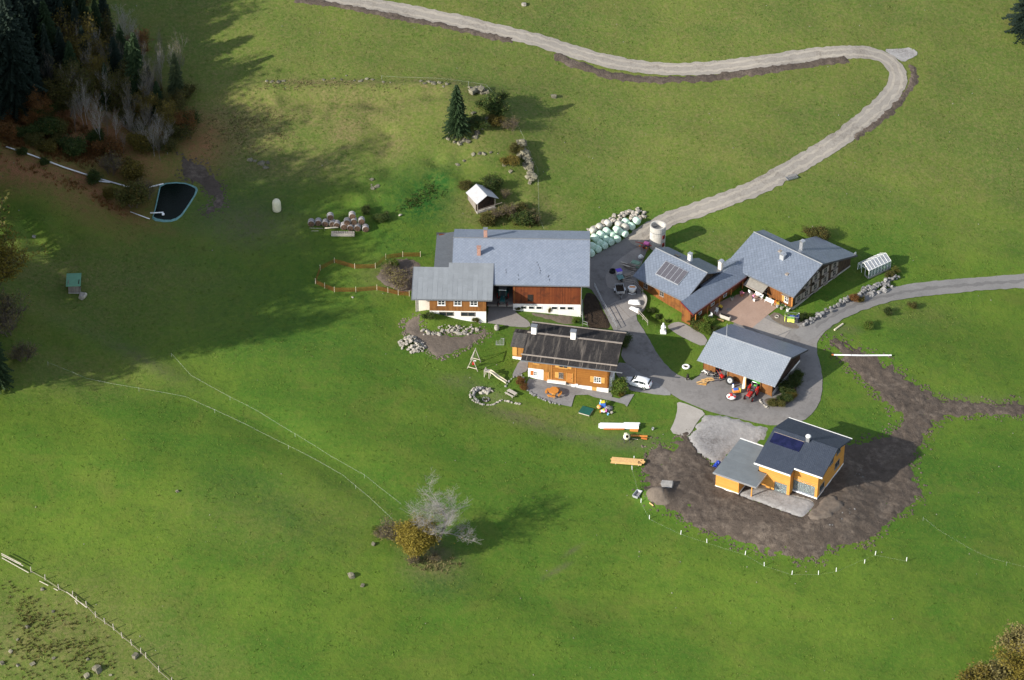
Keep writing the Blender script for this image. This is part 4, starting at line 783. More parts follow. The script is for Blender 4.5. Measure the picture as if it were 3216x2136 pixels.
# greenhouse
g = G('Q', 1185, 890); TG = R(36.09); GR = thing('greenhouse', 'white-framed glass greenhouse beside the farmhouse', 'greenhouse', g, TG)
L, Wd, eh, rh = 5.16, 2.85, 1.75, 2.6
mb = MB(); br = lambda a, b2, w=.09: mb.tube([a, b2], w*.62, 4)
for i in range(8):
    x = L*i/7; br((x,0,0),(x,0,eh)); br((x,Wd,0),(x,Wd,eh)); br((x,0,eh),(x,Wd/2,rh)); br((x,Wd,eh),(x,Wd/2,rh))
for y, z in ((0,eh),(Wd,eh),(Wd/2,rh),(0,.1),(Wd,.1)): br((0,y,z),(L,y,z), .11)
for x in (0, L):
    for y in (.95, 1.9): br((x,y,0),(x,y,2.2))
    br((x,0,eh),(x,Wd,eh))
fr = mb.build('frame', 'white_paint', GR); pm('greenhouse_glass', (.5,.52,.56), .15, 1.5, .15, spec=.7)
m = MATS['greenhouse_glass']; m.node_tree.nodes['Principled BSDF'].inputs['Transmission Weight'].default_value = .5; m.node_tree.nodes['Principled BSDF'].inputs['IOR'].default_value = 1.15
for i in range(7):
    a, b2 = L*i/7+.05, L*(i+1)/7-.05
    MB().ex([(a,0,eh+.03),(b2,0,eh+.03),(b2,Wd/2,rh+.03),(a,Wd/2,rh+.03)], (0,0,-.015)).build('pane', 'greenhouse_glass', GR); MB().ex([(a,Wd,eh+.03),(b2,Wd,eh+.03),(b2,Wd/2,rh+.03),(a,Wd/2,rh+.03)], (0,0,-.015)).build('pane', 'greenhouse_glass', GR)
    MB().bx(a,b2,-.01,.01,.3,eh-.06).build('pane', 'clear_glass', GR); MB().bx(a,b2,Wd-.01,Wd+.01,.3,eh-.06).build('pane', 'clear_glass', GR)
MB().bx(-.05,L+.05,-.08,.08,-.6,.28).bx(-.05,L+.05,Wd-.08,Wd+.08,-.6,.28).bx(-.08,.08,-.08,.9,-.6,.28).bx(L-.08,L+.08,-.08,Wd+.08,-.6,.28).build('base_wall', 'concrete', GR)
# ------------------------------------------------------------------ rocks and stones
pm('limestone', (.32,.295,.255), .35, 3, .9, .03, 9, rnd=.25); pm('grey_rock', (.21,.205,.2), .35, 2.5, .9, .03, 9, rnd=.3); pm('mossy_rock', (.15,.14,.10), .45, 2.5, .95, .03, 9, rnd=.3)
pm('wood_old', (.40,.36,.31), .25, 4, .85); pm('wood_fresh', (.58,.37,.16), .2, 4, .7); pm('wood_orange', (.50,.20,.04), .2, 4, .6); pm('white_tape', (.80,.81,.82), .03, 3, .5)
def rockmesh(seed, flat=.75):
    r = random.Random(seed); mb = MB(); idx = {}
    for ax in range(3):
        for sg in (-1, 1):
            for a in (-1, 0):
                for b2 in (-1, 0):
                    q = []
                    for da, db in ((0,0),(1,0),(1,1),(0,1)):
                        p = [0,0,0]; p[ax] = sg; p[(ax+1) % 3] = a+da; p[(ax+2) % 3] = b2+db; q.append(tuple(p))
                    if sg < 0: q.reverse()
                    for p in q:
                        if p not in idx:
                            v = Vector(p); v = v*(.68+.32/max(v.length, 1e-6))*r.uniform(.72, 1.12)*.46; idx[p] = len(mb.v); mb.v.append((v.x*r.uniform(.9,1.1), v.y, v.z*flat))
                    mb.f.append(tuple(idx[p] for p in q))
    return mb.mesh('stone', 'limestone')
def rockset(mat):
    o = []
    for k in range(6): m = rockmesh(k+3); m.materials[0] = MATS[mat]; o.append(m)
    return o
LIME, GREY, MOSS = rockset('limestone'), rockset('grey_rock'), rockset('mossy_rock')
def put_stone(par, p, s, ms, name='stone', fl=1.0):
    o = link(name, random.choice(ms), par); o.location = p; o.rotation_euler = (random.uniform(-.4,.4), random.uniform(-.4,.4), random.uniform(0,6.28))
    o.scale = (s*random.uniform(.8,1.3), s*random.uniform(.8,1.2), s*fl*random.uniform(.7,1.1)); return o
def rel(par, w): return Vector(w)-Vector(par.location)
def stone_run(name, label, cat, pts, n, s, ms, courses=1, spread=.2, sink=.1, up=.55):
    L = smooth_line(poly(pts), 1); d = dens(L, .2, False); c = d[len(d)//2]; T = thing(name, label, cat, (c.x, c.y, hz(c.x, c.y)))
    for j in range(courses):
        for i in range(n):
            p = d[min(len(d)-1, int((i+.5*(j % 2)+random.uniform(-.25,.25))*len(d)/n) % len(d))]; q = p+Vector((random.gauss(0,spread), random.gauss(0,spread)))
            put_stone(T, rel(T, (q.x, q.y, hz(q.x, q.y)+s*((.05 if name == 'rock_outcrop' else .3)-sink)+j*s*up)), s*random.uniform(.6,1.25), ms)
    return T
def stone_heap(name, label, pts, n, s, ms, hgt=.6, cat='rock pile'):
    pl = [(p.x, p.y) for p in poly(pts)]; xs, ys = zip(*pl); c = (sum(xs)/len(xs), sum(ys)/len(ys)); T = thing(name, label, cat, (*c, hz(*c))); k = 0
    rad = max(math.hypot(x-c[0], y-c[1]) for x, y in pl)
    while k < n:
        x, y = random.uniform(min(xs), max(xs)), random.uniform(min(ys), max(ys))
        if not inside(np.array([x]), np.array([y]), pl)[0]: continue
        e = float(edged(np.array([x]), np.array([y]), pl)[0]); z = hz(x, y)+min(hgt, e*.55)*random.uniform(.35,1.0)+s*.15
        put_stone(T, rel(T, (x, y, z)), s*random.uniform(.55,1.35), ms); k += 1
    return T
stone_run('dry_stone_wall', 'grey dry stone retaining wall between the valley road and the farmhouse lawn', 'stone wall', [('Q',350,1500),('Q',480,1420),('Q',620,1330),('Q',760,1260),('Q',900,1180),('Q',1030,1120),('Q',1150,1080),('Q',1300,1010),('Q',1420,940),('Q',1500,890),('Q',1600,880)], 52, .62, GREY, 2, .16)
stone_heap('rubble_bank', 'mossy boulders on the bank below the greenhouse', [('Q',1030,1150),('Q',1120,1020),('Q',1300,960),('Q',1450,960),('Q',1560,990),('Q',1500,1060),('Q',1250,1110),('Q',1100,1180)], 34, .75, GREY, .4)
stone_heap('stone_pile', 'long heap of cream stones behind the wrapped bales', [('O',200,375),('O',330,300),('O',480,220),('O',640,170),('O',800,130),('O',880,170),('O',870,230),('O',700,270),('O',480,330),('O',300,400)], 95, .62, LIME, .8)
stone_heap('limestone_heap', 'bright heap of white limestone rubble left of the barn extension', [('A',160,1270),('A',260,1230),('A',330,1240),('A',400,1300),('A',430,1360),('A',360,1400),('A',270,1400),('A',180,1350)], 130, .42, LIME, 1.3)
stone_run('stone_edging', 'curved row of pale boulders below the barn extension', 'stone edging', [('e',560,1120),('e',640,1200),('e',700,1280),('e',850,1235),('e',1000,1195),('e',1150,1205),('e',1300,1215),('e',1450,1230),('e',1550,1200),('e',1640,1120),('e',1720,1190)], 34, .62, LIME, 1, .3)
stone_heap('rubble_patch', 'small pale stones spread between the boulders and the extension wall', [('e',880,1100),('e',1000,1040),('e',1250,1060),('e',1480,1080),('e',1600,1040),('e',1560,1160),('e',1250,1190),('e',950,1180)], 60, .3, LIME, .15)
stone_run('rock_ridge', 'narrow ridge of grey rock rising behind the hay hut', 'rock outcrop', [('H',1150,770),('H',1190,850),('H',1215,920),('H',1235,990),('H',1250,1060),('H',1265,1125)], 26, .95, MOSS, 3, .45, .1, .5)
stone_run('rock_outcrop', 'pale layered rock outcrop at the fence corner above the lone spruce', 'rock outcrop', [('H',690,250),('H',745,260),('H',800,265),('H',830,280)], 9, 1.1, MOSS, 2, .4)
stone_run('rock_outcrop', 'broken row of stones left of the lone spruce tip', 'rock outcrop', [('H',195,170),('H',290,175),('H',380,190),('H',450,210)], 11, .75, MOSS, 1, .35)
stone_run('rock_outcrop', 'string of buff stones along the top of the upper terrace', 'rock outcrop', [('W',470,700),('W',620,695),('W',820,700),('W',960,715),('W',1100,725)], 13, .6, MOSS, 1, .4)
stone_run('rock_outcrop', 'low grey rocks at the left end of the upper terrace', 'rock outcrop', [('G',960,170),('G',1040,150),('G',1120,155)], 6, .7, MOSS, 1, .4)
stone_run('rock_outcrop', 'dark rock slab and buff boulders in the middle of the pasture', 'rock outcrop', [('G',820,860),('G',905,870),('G',980,910)], 5, 1.1, MOSS, 1, .4)
stone_run('rock_outcrop', 'rocks at the right end of the pasture above the round bundles', 'rock outcrop', [('G',1840,1030),('G',1880,1080),('G',1950,1060),('G',1860,1130)], 6, .65, MOSS, 1, .3)
stone_run('rock_outcrop', 'tan cracked rock face under the lone spruce', 'rock outcrop', [('H',470,690),('H',520,710),('H',580,750),('H',650,700)], 8, 1.0, MOSS, 1, .4)
stone_run('rock_outcrop', 'dark boulders shaded below the lone spruce', 'rock outcrop', [('H',700,500),('H',810,450),('H',890,500),('H',750,700)], 8, .95, MOSS, 1, .5)
stone_run('rock_outcrop', 'mossy stones on the slope between hut and spruce', 'rock outcrop', [('H',570,925),('H',740,890),('H',805,840),('H',1030,990),('H',1060,1090)], 9, .7, MOSS, 1, .5)
for lab, k, x, y, s, ms in (('lone boulder on the meadow right of the lone spruce','H',1475,320,1.0,MOSS),('white boulder with small stones high above the hairpin track','W',2210,45,.9,LIME),('pale rock beside the tiny green-roofed hut','I',680,610,1.5,LIME),('small white boulder left of the log hut','G',2120,1335,.6,LIME),
      ('brown tussocky boulder in the lower meadow left of the bare tree','K',10,1030,1.1,MOSS),('smaller tussocky boulder below the brown one','K',110,1115,.7,MOSS),('half-buried boulder just left of the yellow bush','K',210,745,.7,MOSS),('white stone by the orange netting pen','U',820,1545,.4,LIME),
      ('grey boulder on the shaded left slope above the green-roofed hut','I',280,120,.8,GREY),('lone brown boulder in the lower left meadow','J',130,1210,.55,MOSS)):
    g = G(k, x, y); o = put_stone(None, (g.x, g.y, g.z+s*.2), s, ms, 'boulder'); tag(o, lab, 'boulder')
# patio stones by the chalet
stone_run('fire_pit_wall', 'spiral stone wall round the fire pit with curling white edging', 'stone wall', [('b',800,1120),('b',700,1040),('b',520,1020),('b',400,1030),('b',300,1100),('b',265,1180),('b',285,1270),('b',340,1340),('b',440,1390),('b',560,1430),('b',700,1445),('b',820,1435),('b',900,1380),('b',1000,1325),('b',1080,1335),('b',1160,1365),('b',1260,1385),('b',1370,1400),('b',1440,1425)], 46, .36, LIME, 1, .04)
stone_run('fire_pit_lining', 'dark inner stone lining of the fire pit wall', 'stone wall', [('b',560,1050),('b',450,1080),('b',370,1150),('b',350,1240),('b',400,1320),('b',470,1380)], 18, .42, GREY, 2, .06)
stone_run('flat_boulders', 'large flat white seat stones on the fire pit rim', 'boulders', [('b',540,1165),('b',640,1140),('b',745,1160),('b',700,1060)], 5, .75, LIME, 1, .05)
stone_run('terrace_edging', 'grey stones edging the left rim of the chalet terrace', 'stone edging', [('S',150,560),('S',210,620),('S',215,700),('S',250,790),('S',380,900),('S',560,980),('S',800,1050)], 24, .4, GREY, 1, .08)
stone_run('island_edging', 'curved pale kerb stones round the shrub island beside the machine shed', 'stone edging', [('D',1285,820),('D',1310,850),('D',1340,880),('D',1375,898)], 10, .4, LIME, 1, .03)
stone_run('stepping_stones', 'short trail of stepping stones between slide and chalet steps', 'stepping stones', [('b',1115,1000),('b',1160,930),('b',1190,880),('b',1250,820),('b',1320,780)], 6, .35, GREY, 1, .05)
# ------------------------------------------------------------------ silage bales
pm('wrap_mint', (.50,.67,.55), .10, 1.5, .35, .012, 5, rnd=.08, spec=.5); pm('wrap_grey', (.42,.41,.36), .14, 1.5, .45, .012, 5, rnd=.1, spec=.4); pm('wrap_cream', (.66,.62,.45), .12, 1.5, .45, .01, 5)
prof = [(.0,-.6),(.44,-.6),(.57,-.53),(.63,-.4),(.65,-.1),(.65,.1),(.63,.4),(.57,.53),(.44,.6),(.0,.6)]
bm = {k: MB().rev(prof, 18).mesh('bale', k, True) for k in ('wrap_mint','wrap_grey')}
ga, gb = G('O',300,610), G('O',690,400); row = ang(ga, gb)
BL = [(1,270,620),(1,345,575),(1,418,535),(1,488,495),(1,562,462),(1,645,405),(1,722,322),
      (2,290,545),(2,362,500),(2,432,458),(2,505,418),(2,590,380),(3,312,450),(3,378,415),(3,448,378),(3,560,360),
      (4,660,275),(4,782,262),(5,295,375),(5,368,332),(5,460,292),(5,585,302),(5,655,332)]
zr = {1:.62, 2:1.05, 3:1.7, 4:.9, 5:1.25}; cnt = {}; od = ['first','second','third','fourth','fifth','sixth','seventh']
rn = {1:'front row of wrapped bales', 2:'second row of wrapped bales', 3:'upper row of the bale stack', 4:'far pair of bales', 5:'old grey back row of bales'}
for r_, x, y in BL:
    q = G('O', x, y, zr[r_]); i = cnt.get(r_, 0); cnt[r_] = i+1
    o = link('bale', bm['wrap_grey' if r_ == 5 else 'wrap_mint']); o.location = (q.x, q.y, q.z+zr[r_]); o.rotation_euler = (math.pi/2, random.uniform(0,6), row-R(8)+random.uniform(-.12,.12))
    o.scale = (1, 1, 1)
    tag(o, '%s silage bale, %s from the barn in the %s' % ('weathered grey' if r_ == 5 else 'mint-green', od[i], rn[r_]), 'bale', 'wrapped silage bales beside the barn')
# ------------------------------------------------------------------ round firewood bundles
m, t, b = nmat('log_ends'); v = oc(t); vo = N(t, 'ShaderNodeTexVoronoi', Scale=9); ln(t, v, vo.inputs['Vector'])
ln(t, mixc(t, rng(t, vo.outputs['Distance'], .0, .5), mixc(t, vo.outputs['Color'], (.36,.2,.1), (.5,.31,.18)), (.05,.03,.02)), b.inputs['Base Color']); b.inputs['Roughness'].default_value = .9
pm('bark_logs', (.25,.235,.23), .35, 3, .9, .03, 14, stretch=(6,.5,6)); pm('strap', (.5,.5,.52), .1, 3, .4)
def bundle(): 
    T = link('firewood_bundle', None)
    M = Matrix.Rotation(math.pi/2, 4, 'X')
    MB().rev([(.0,-.5),(.56,-.5),(.6,-.47),(.6,.47),(.56,.5),(.0,.5)], 16, (0,0,0), M).build('logs', 'bark_logs', T, False)
    f = MB().rev([(.55,.0),(.55,.02),(.5,.035),(.0,.035)], 16, (0,-.5,0), M); f.build('log_ends', 'log_ends', T)
    for y in (-.28,.28): MB().torus((0,y,0), .6, .018, 16, 4, M).build('strap', 'strap', T)
    return T
B0 = bundle(); first = True
lst = [('left',220,455,.58),('left',322,445,.58),('left',425,460,.58),('left',530,465,.58),('left',590,478,.58),('left',495,365,1.5),('right',690,505,.58),('right',790,520,.58),('right',890,525,.58),('right',1005,535,.58),('right',740,440,1.5),('right',835,430,1.5),('right',945,425,1.5),('right',812,350,2.4)]
nn = {}
for st, x, y, z in lst:
    q = G('U', x, y, z); o = B0 if first else copy_tree(B0); first = False; o.location = (q.x, q.y, q.z+z); o.rotation_euler = (0, 0, random.uniform(-.08,.14))
    row_ = {.58:'bottom row', 1.5:'second layer', 2.4:'very top'}[z]; kk_ = (st, z); nn[kk_] = nn.get(kk_, 0)+1
    tag(o, 'round strapped firewood bundle, %s from the left in the %s of the %s stack' % (od[nn[kk_]-1], row_, st), 'firewood', 'round firewood bundles in the pasture')
# troughs and boards in front of the bundles
g = G('U', 510, 640); T = thing('crate_rack', 'long pale slatted crate lying before the firewood bundles', 'crate', g, R(-1))
MB().bx(0,4.1,-.35,.35,0,.12).bx(0,4.1,-.35,-.28,.12,.6).bx(0,4.1,.28,.35,.12,.6).build('frame', 'wood_old', T)
for k in range(13): MB().bx(.08+k*.315,.22+k*.315,-.36,.36,.601,.66).build('slat', 'wood_old', T)
for lab, a, c2, z, w, mt in (('broad pale board slanting behind the slatted crate',(415,560),(610,545),.3,.3,'pale_board'),('thin pole on the grass left of the slatted crate',(190,540),(390,545),.06,.09,'wood_old'),('short thin stick on the grass left of the slatted crate',(220,582),(325,582),.06,.09,'wood_old')):
    p, q = G('U',*a), G('U',*c2); o = MB().tube([(p.x,p.y,p.z+z),(q.x,q.y,q.z+z)], w/2, 4).build('board', mt); tag(o, lab, 'board')
g = G('G', 1035, 1290); T = thing('feed_tank', 'cream plastic dome tank standing alone in the pasture', 'tank', g, R(8))
MB().rev([(.0,0),(.74,0),(.78,.06),(.76,1.5),(.70,1.9),(.5,2.2),(.2,2.32),(.0,2.34)], 16).build('shell', 'wrap_cream', T, True); MB().rev([(.79,.55),(.8,.56),(.8,.62),(.79,.63)], 16).build('band', 'wrap_cream', T); MB().rev([(.2,2.3),(.2,2.4),(.0,2.42)], 10).build('lid', 'wrap_cream', T)
# ------------------------------------------------------------------ fences
pm('fence_wire', (.5,.52,.5), .1, 3, .6)
def fence_line(name, label, pts, hgt, r, mat, post=None, pr=.03, every=None, posts=None, pmat='white_tape', wires=1, cat='fence'):
    P3 = [G(*q, hgt) for q in pts]; T = thing(name, label, cat, P3[0]); line = []
    for a, b2 in zip(P3, P3[1:]):
        n = max(1, int((b2-a).length/2.5))
        for j in range(n): q = a.lerp(b2, j/n); line.append((q.x-T.location.x, q.y-T.location.y, hz(q.x,q.y)+hgt-T.location.z))
    q = P3[-1]; line.append((q.x-T.location.x, q.y-T.location.y, q.z+hgt-T.location.z))
    for w in range(wires): MB().tube([(a, b2, c-w*.35) for a, b2, c in line], r, 4).build('tape', mat, T)
    pp = posts if posts is not None else ([line[i] for i in range(0, len(line), every)] if every else [])
    for a, b2, c in pp: MB().tube([(a,b2,c-hgt-.1),(a,b2,c+.12)], pr, 5).build('post', pmat, T)
    return T
fence_line('electric_fence', 'white electric tape fence along the lower edge of the grassy gully', [('V',110,835),('V',200,872),('V',320,895),('V',430,915),('V',560,975),('V',700,1045),('V',790,1095),('V',850,1145),('V',905,1197)], .7, .008, 'fence_wire', every=5, pr=.014, pmat='fence_wire')
fence_line('electric_fence', 'white electric tape fence along the upper edge of the grassy gully', [('V',395,815),('V',440,865),('V',530,915),('V',590,945),('V',680,1000),('V',760,1050),('V',840,1095),('V',925,1162)], .7, .008, 'fence_wire', every=5, pr=.014, pmat='fence_wire')
fence_line('electric_fence', 'thin fence wire from the upper terrace past the rocks to the barn', [('V',880,175),('V',1000,180),('V',1120,195),('V',1180,260),('V',1240,390),('V',1243,500),('V',1255,530)], .8, .006, 'fence_wire', every=5, pr=.014, pmat='fence_wire')
fence_line('electric_fence', 'thin fence wire crossing the lower right meadow', [('M',740,310),('M',850,400),('M',1100,550),('M',1250,620),('M',1519,690)], .7, .004, 'fence_wire', every=5, pr=.01, pmat='fence_wire')
pts = [('i',200,290),('i',165,490),('i',345,1165),('i',520,1505),('E',535,985),('E',720,1045),('E',990,1130),('E',1125,1210),('V',1826,1327),('V',1887,1327)]
T = fence_line('pasture_fence', 'row of short white stakes round the bare earth of the new house', [('i',200,290),('i',165,490),('i',345,1165),('i',520,1505),('E',535,985),('E',720,1045),('E',990,1130),('E',1125,1210),('V',1826,1325),('V',1887,1325),('V',1928,1318),('V',2018,1280),('V',2090,1294)], .55, .004, 'fence_wire', posts=[], pr=.06)
for q in [('i',200,290),('i',165,490),('i',345,1165),('i',520,1505),('E',535,985),('E',720,1045),('E',990,1130),('E',1125,1210),('V',1826,1325),('V',1887,1325),('V',1928,1318),('V',1993,1299),('V',2018,1280),('V',2090,1294)]:
    p = G(*q); v = rel(T, p); MB().tube([(v.x,v.y,v.z-.1),(v.x+random.uniform(-.06,.06),v.y,v.z+.8)], .055, 5).build('post', 'white_tape', T)
FP = [(317,478),(458,556),(600,655),(736,725),(782,775),(880,830),(972,932),(1066,998),(1155,1060),(1243,1142),(1335,1215),(1428,1300),(1480,1347),(1612,1487),(1740,1600)]
p0 = G('L', 900, 850); T = thing('pole_fence', 'old wooden post and pole fence crossing the bottom left corner', 'fence', p0)
PP = [rel(T, G('L', *q)) for q in FP]
for v in PP: MB().tube([(v.x,v.y,v.z-.2),(v.x+random.uniform(-.12,.12),v.y+random.uniform(-.05,.05),v.z+1.15)], .075, 6).build('post', 'wood_old', T)
for a, b2 in zip(PP, PP[1:]): MB().tube([a+Vector((0,0,.25)), b2+Vector((0,0,.3))], .035, 5).build('rail', 'weathered_rail', T)
for a, c2, z in (((15,285),(215,390),.9),((15,300),(235,412),.6),((20,330),(290,480),.3),((400,565),(490,610),.35),((545,640),(585,660),.3),((675,675),(880,835),.6),((760,760),(785,800),.3)):
    p, q = rel(T, G('L',*a,z)), rel(T, G('L',*c2,z)); MB().tube([p+Vector((0,0,z)), q+Vector((0,0,z))], .065, 6).build('pole', 'wood_old', T)
# orange netting pen
pm('orange_net', (.17,.06,.015), .25, 3, .6)
def net(label, pts, red=False):
    P3 = [G(*q) for q in pts]; T = thing('netting_fence', label, 'fence', P3[0]); pp = [rel(T, p) for p in P3]; bands = MB()
    for a, b2 in zip(pp, pp[1:]):
        n = max(2, int((b2-a).length/.35)); 
        for j in range(6):
            z = .12+j*.15; bands.ex([(a.x,a.y,a.z+z),(b2.x,b2.y,b2.z+z),(b2.x,b2.y,b2.z+z+.055),(a.x,a.y,a.z+z+.055)], (.012,.012,0))
        for j in range(n): q = a.lerp(b2, j/n); bands.bx(q.x-.015,q.x+.015,q.y-.02,q.y-.008,q.z+.1,q.z+.95)
    o = bands.build('net', 'orange_net', T); o['kind'] = 'stuff'
    for p in pp: MB().tube([(p.x,p.y,p.z-.1),(p.x,p.y,p.z+1.2)], .035, 5).build('post', 'pale_board', T)
net('orange netting along the upper side of the garden pen left of the barn', [('U',280,1345),('U',350,1150),('U',555,1045),('U',850,1130),('U',1148,1122),('U',1298,990),('U',1545,955),('U',1800,955)])
net('orange netting along the lower side of the garden pen left of the barn', [('U',285,1350),('U',415,1410),('U',555,1465),('U',865,1465),('U',1170,1438),('U',1330,1475),('U',1480,1510),('U',1640,1525)])
# ------------------------------------------------------------------ pipes and pond gear
def pipe(name, label, pts, r, mat, z=.15, cat='pipe'):
    L = [G(*q) for q in pts]; o = MB().tube([(p.x,p.y,p.z+z) for p in L], r, 7).build(name, mat, None, True); return tag(o, label, cat)
pipe('water_pipe', 'long white water pipe running down through the bracken to the pond', [('F',40,960),('F',180,1005),('F',420,1095),('F',620,1160),('F',760,1200),('F',900,1238),('F',960,1225),('F',1060,1200)], .13, 'white_tape', .3)
pipe('water_pipe', 'short second white pipe beside the long pond pipe', [('F',640,1182),('F',715,1190)], .13, 'white_tape', .25)
pipe('water_pipe', 'thin white pipe ending left of the pond', [('F',845,1380),('F',970,1427)], .09, 'white_tape', .25)
o = pipe('overflow_pipe', 'white overflow pipe reaching over the dark pond water', [('F',975,1396),('F',1060,1392)], .11, 'white_tape', .5); 
g = G('F',1058,1400); T = thing('pump_float', 'white float at the end of the overflow pipe', 'float', (g.x, g.y, zt+.16)); MB().rev([(.1,0),(.24,.05),(.26,.3),(.2,.42),(.05,.45)], 12).build('body', 'white_tape', T, True); MB().tube([(0,0,.44),(0,0,.6)], .05, 6).build('nozzle', 'white_tape', T)
pa, pb = G('h',-68,963), G('h',480,968); T = thing('plastic_pipe', 'long white plastic pipe with orange end lying on the bare earth', 'pipe', pa)
v = rel(T, pb); MB().tube([(0,0,.32),(v.x*.5,v.y*.5-.08,v.z*.5+.32),(v.x,v.y,v.z+.35)], .13, 8).build('tube', 'white_tape', T); MB().tube([(-.35,0,.32),(.02,0,.32)], .15, 8).build('end_cap', 'orange_shutter', T)
for f_ in (.3,.6,.95): MB().tube([(v.x*f_-.07,v.y*f_-.05,v.z*f_+.33),(v.x*f_+.07,v.y*f_-.05,v.z*f_+.33)], .155, 8).build('joint', 'strap', T)
pa, pb = G('Q',745,1560), G('Q',855,1480); o = MB().tube([(pa.x,pa.y,pa.z+.12),(pb.x,pb.y,pb.z+.12)], .16, 8).build('log', 'pale_board'); tag(o, 'debarked log lying on the verge of the valley road', 'log')
g = G('V',1825,410); T = thing('drain_grate', 'steel cattle grid beside a few stones on the upper track', 'grate', g, R(25)); MB().bx(-1.1,1.1,-.6,-.5,.0,.25).bx(-1.1,1.1,.5,.6,.0,.25).bx(-1.1,-1.0,-.5,.5,.0,.25).bx(1.0,1.1,-.5,.5,.0,.25).build('frame', 'grey_metal', T)
for k in range(7): MB().bx(-.85+k*.27,-.77+k*.27,-.5,.5,.12,.2).build('bar', 'grey_metal', T)
# ------------------------------------------------------------------ construction things
def beam(name, label, k, a, c2, w, hh, z, mat, cat='beam'):
    p, q = G(k,*a), G(k,*c2); d = (q-p); T = thing(name, label, cat, p, math.atan2(d.y, d.x)); L = math.hypot(d.x, d.y); MB().bx(0,L,-w/2,w/2,z,z+hh).build('block', mat, T, bev=.03); return T, L
T, L = beam('insulation_block', 'thick bright white insulation block lying on the lawn below the chalet', 'a', (240,985), (1430,1030), 1.0, .5, 0, 'white_tape', 'block')
MB().bx(-.25,.0,-.35,.35,.02,.4).build('end_piece', 'white_tape', T); MB().bx(3.9,L+.2,.51,.75,.02,.45).build('offcut', 'white_tape', T)
beam('formwork_beam', 'thin orange beam with a broad end beside the white block', 'a', (350,1085), (990,1095), .22, .18, .1, 'orange_shutter'); beam('formwork_beam', 'broad orange beam end right of the concrete mixer', 'a', (1160,1095), (1415,1125), .55, .25, 0, 'wood_orange')
beam('formwork_beam', 'orange beam pair below right of the concrete mixer', 'a', (1180,1290), (1700,1325), .28, .2, .15, 'wood_orange'); beam('formwork_beam', 'lowest orange beam right of the concrete mixer', 'a', (1510,1340), (1690,1380), .3, .18, 0, 'orange_shutter'); beam('lath', 'pale lath on the grass right of the concrete mixer', 'a', (1240,1355), (1410,1390), .1, .06, .02, 'pale_board', 'lath')
g = G('a', 1060, 1440); T = thing('concrete_mixer', 'cement-stained concrete mixer with dark drum mouth beside the orange beams', 'concrete mixer', g, R(-80)); M = Matrix.Rotation(R(50),4,'Y')
MB().rev([(.25,-.55),(.5,-.4),(.58,0),(.55,.15),(.3,.6),(.26,.6),(.5,.12),(.4,-.4)], 16, (-.1,0,.95), M).build('drum', 'wrap_cream', T, True); MB().rev([(.24,.3),(.24,.32),(.0,.33)], 12, (-.1,0,.95), M).build('mouth', 'interior_dark', T)
MB().tube([(-.5,-.45,0),(-.2,-.5,.95),(.4,-.45,0)], .05, 6).tube([(-.5,.45,0),(-.2,.5,.95),(.4,.45,0)], .05, 6).build('frame', 'dark_trim', T); MB().cb((-.85,0,.75), (.5,.45,.5)).build('motor_box', 'wrap_cream', T)
for s in (-1,1): MB().torus((-.55,.52*s,.2), .16, .05, 14, 6, Matrix.Rotation(math.pi/2,4,'X')).build('wheel', 'dark_trim', T)
T = None
p, q = G('E',50,470), G('E',270,498); d = q-p; T = thing('timber_stack', 'stack of fresh sawn planks on the grass at the edge of the bare earth', 'timber stack', p, math.atan2(d.y,d.x)); L = d.length
for j in range(3):
    for k in range(5): o = MB().bx(random.uniform(-.3,.4),L+random.uniform(-.9,.3),-.62+k*.25,-.41+k*.25,.1+j*.13,.215+j*.13).build('plank', 'wood_fresh', T)
for x in (.6, L-.8): MB().bx(x,x+.12,-.7,.7,0,.098).build('batten', 'wood_old', T)
g = G('i', 270, 1020); T = thing('mortar_tub', 'grey rectangular mortar tub beside the earth heap', 'tub', g, R(62)); pm('tub_grey', (.36,.37,.38), .12, 3, .5)
mb = MB(); o4 = [(-.75,-.4,.0),(.75,-.4,0),(.75,.4,0),(-.75,.4,0)]; t4 = [(-.9,-.5,.5),(.9,-.5,.5),(.9,.5,.5),(-.9,.5,.5)]; i4 = [(-.8,-.42,.5),(.8,-.42,.5),(.8,.42,.5),(-.8,.42,.5)]; b4 = [(-.68,-.34,.12),(.68,-.34,.12),(.68,.34,.12),(-.68,.34,.12)]
mb.add(o4+t4+i4+b4, [(3,2,1,0)]+[(i,(i+1)%4,(i+1)%4+4,i+4) for i in range(4)]+[(i+4,(i+1)%4+4,(i+1)%4+8,i+8) for i in range(4)]+[(i+8,(i+1)%4+8,(i+1)%4+12,i+12) for i in range(4)]+[(12,13,14,15)]); mb.build('tub', 'tub_grey', T); MB().bx(-.6,.6,-.3,.3,.121,.2).build('mortar', 'terrace_stone', T)
g = G('T', 140, 735); T = thing('site_tarp', 'crumpled blue tarpaulin beside the carport wall', 'tarpaulin', g, R(60)); pm('blue_plastic', (.02,.06,.42), .3, 4, .4); mb = MB(); nn_ = 9
for i in range(nn_):
    for j in range(5): mb.v.append((-.9+i*.22, -.35+j*.17, max(.02,.28*mnoise.noise(Vector((i*.7,j*.9,2)))+.3-.12*abs(j-2))))
for i in range(nn_-1):
    for j in range(4): a = i*5+j; mb.f.append((a,a+5,a+6,a+1))
o = mb.build('sheet', 'blue_plastic', T); s = o.modifiers.new('solid','SOLIDIFY'); s.thickness = .03
p, q = G('i',520,1185), G('i',600,1245); o = MB().tube([(p.x,p.y,p.z+.15),(q.x,q.y,q.z+.12)], .12, 4).build('board_offcut', 'wood_fresh'); tag(o, 'short pale wood offcut on the earth heap', 'offcut')
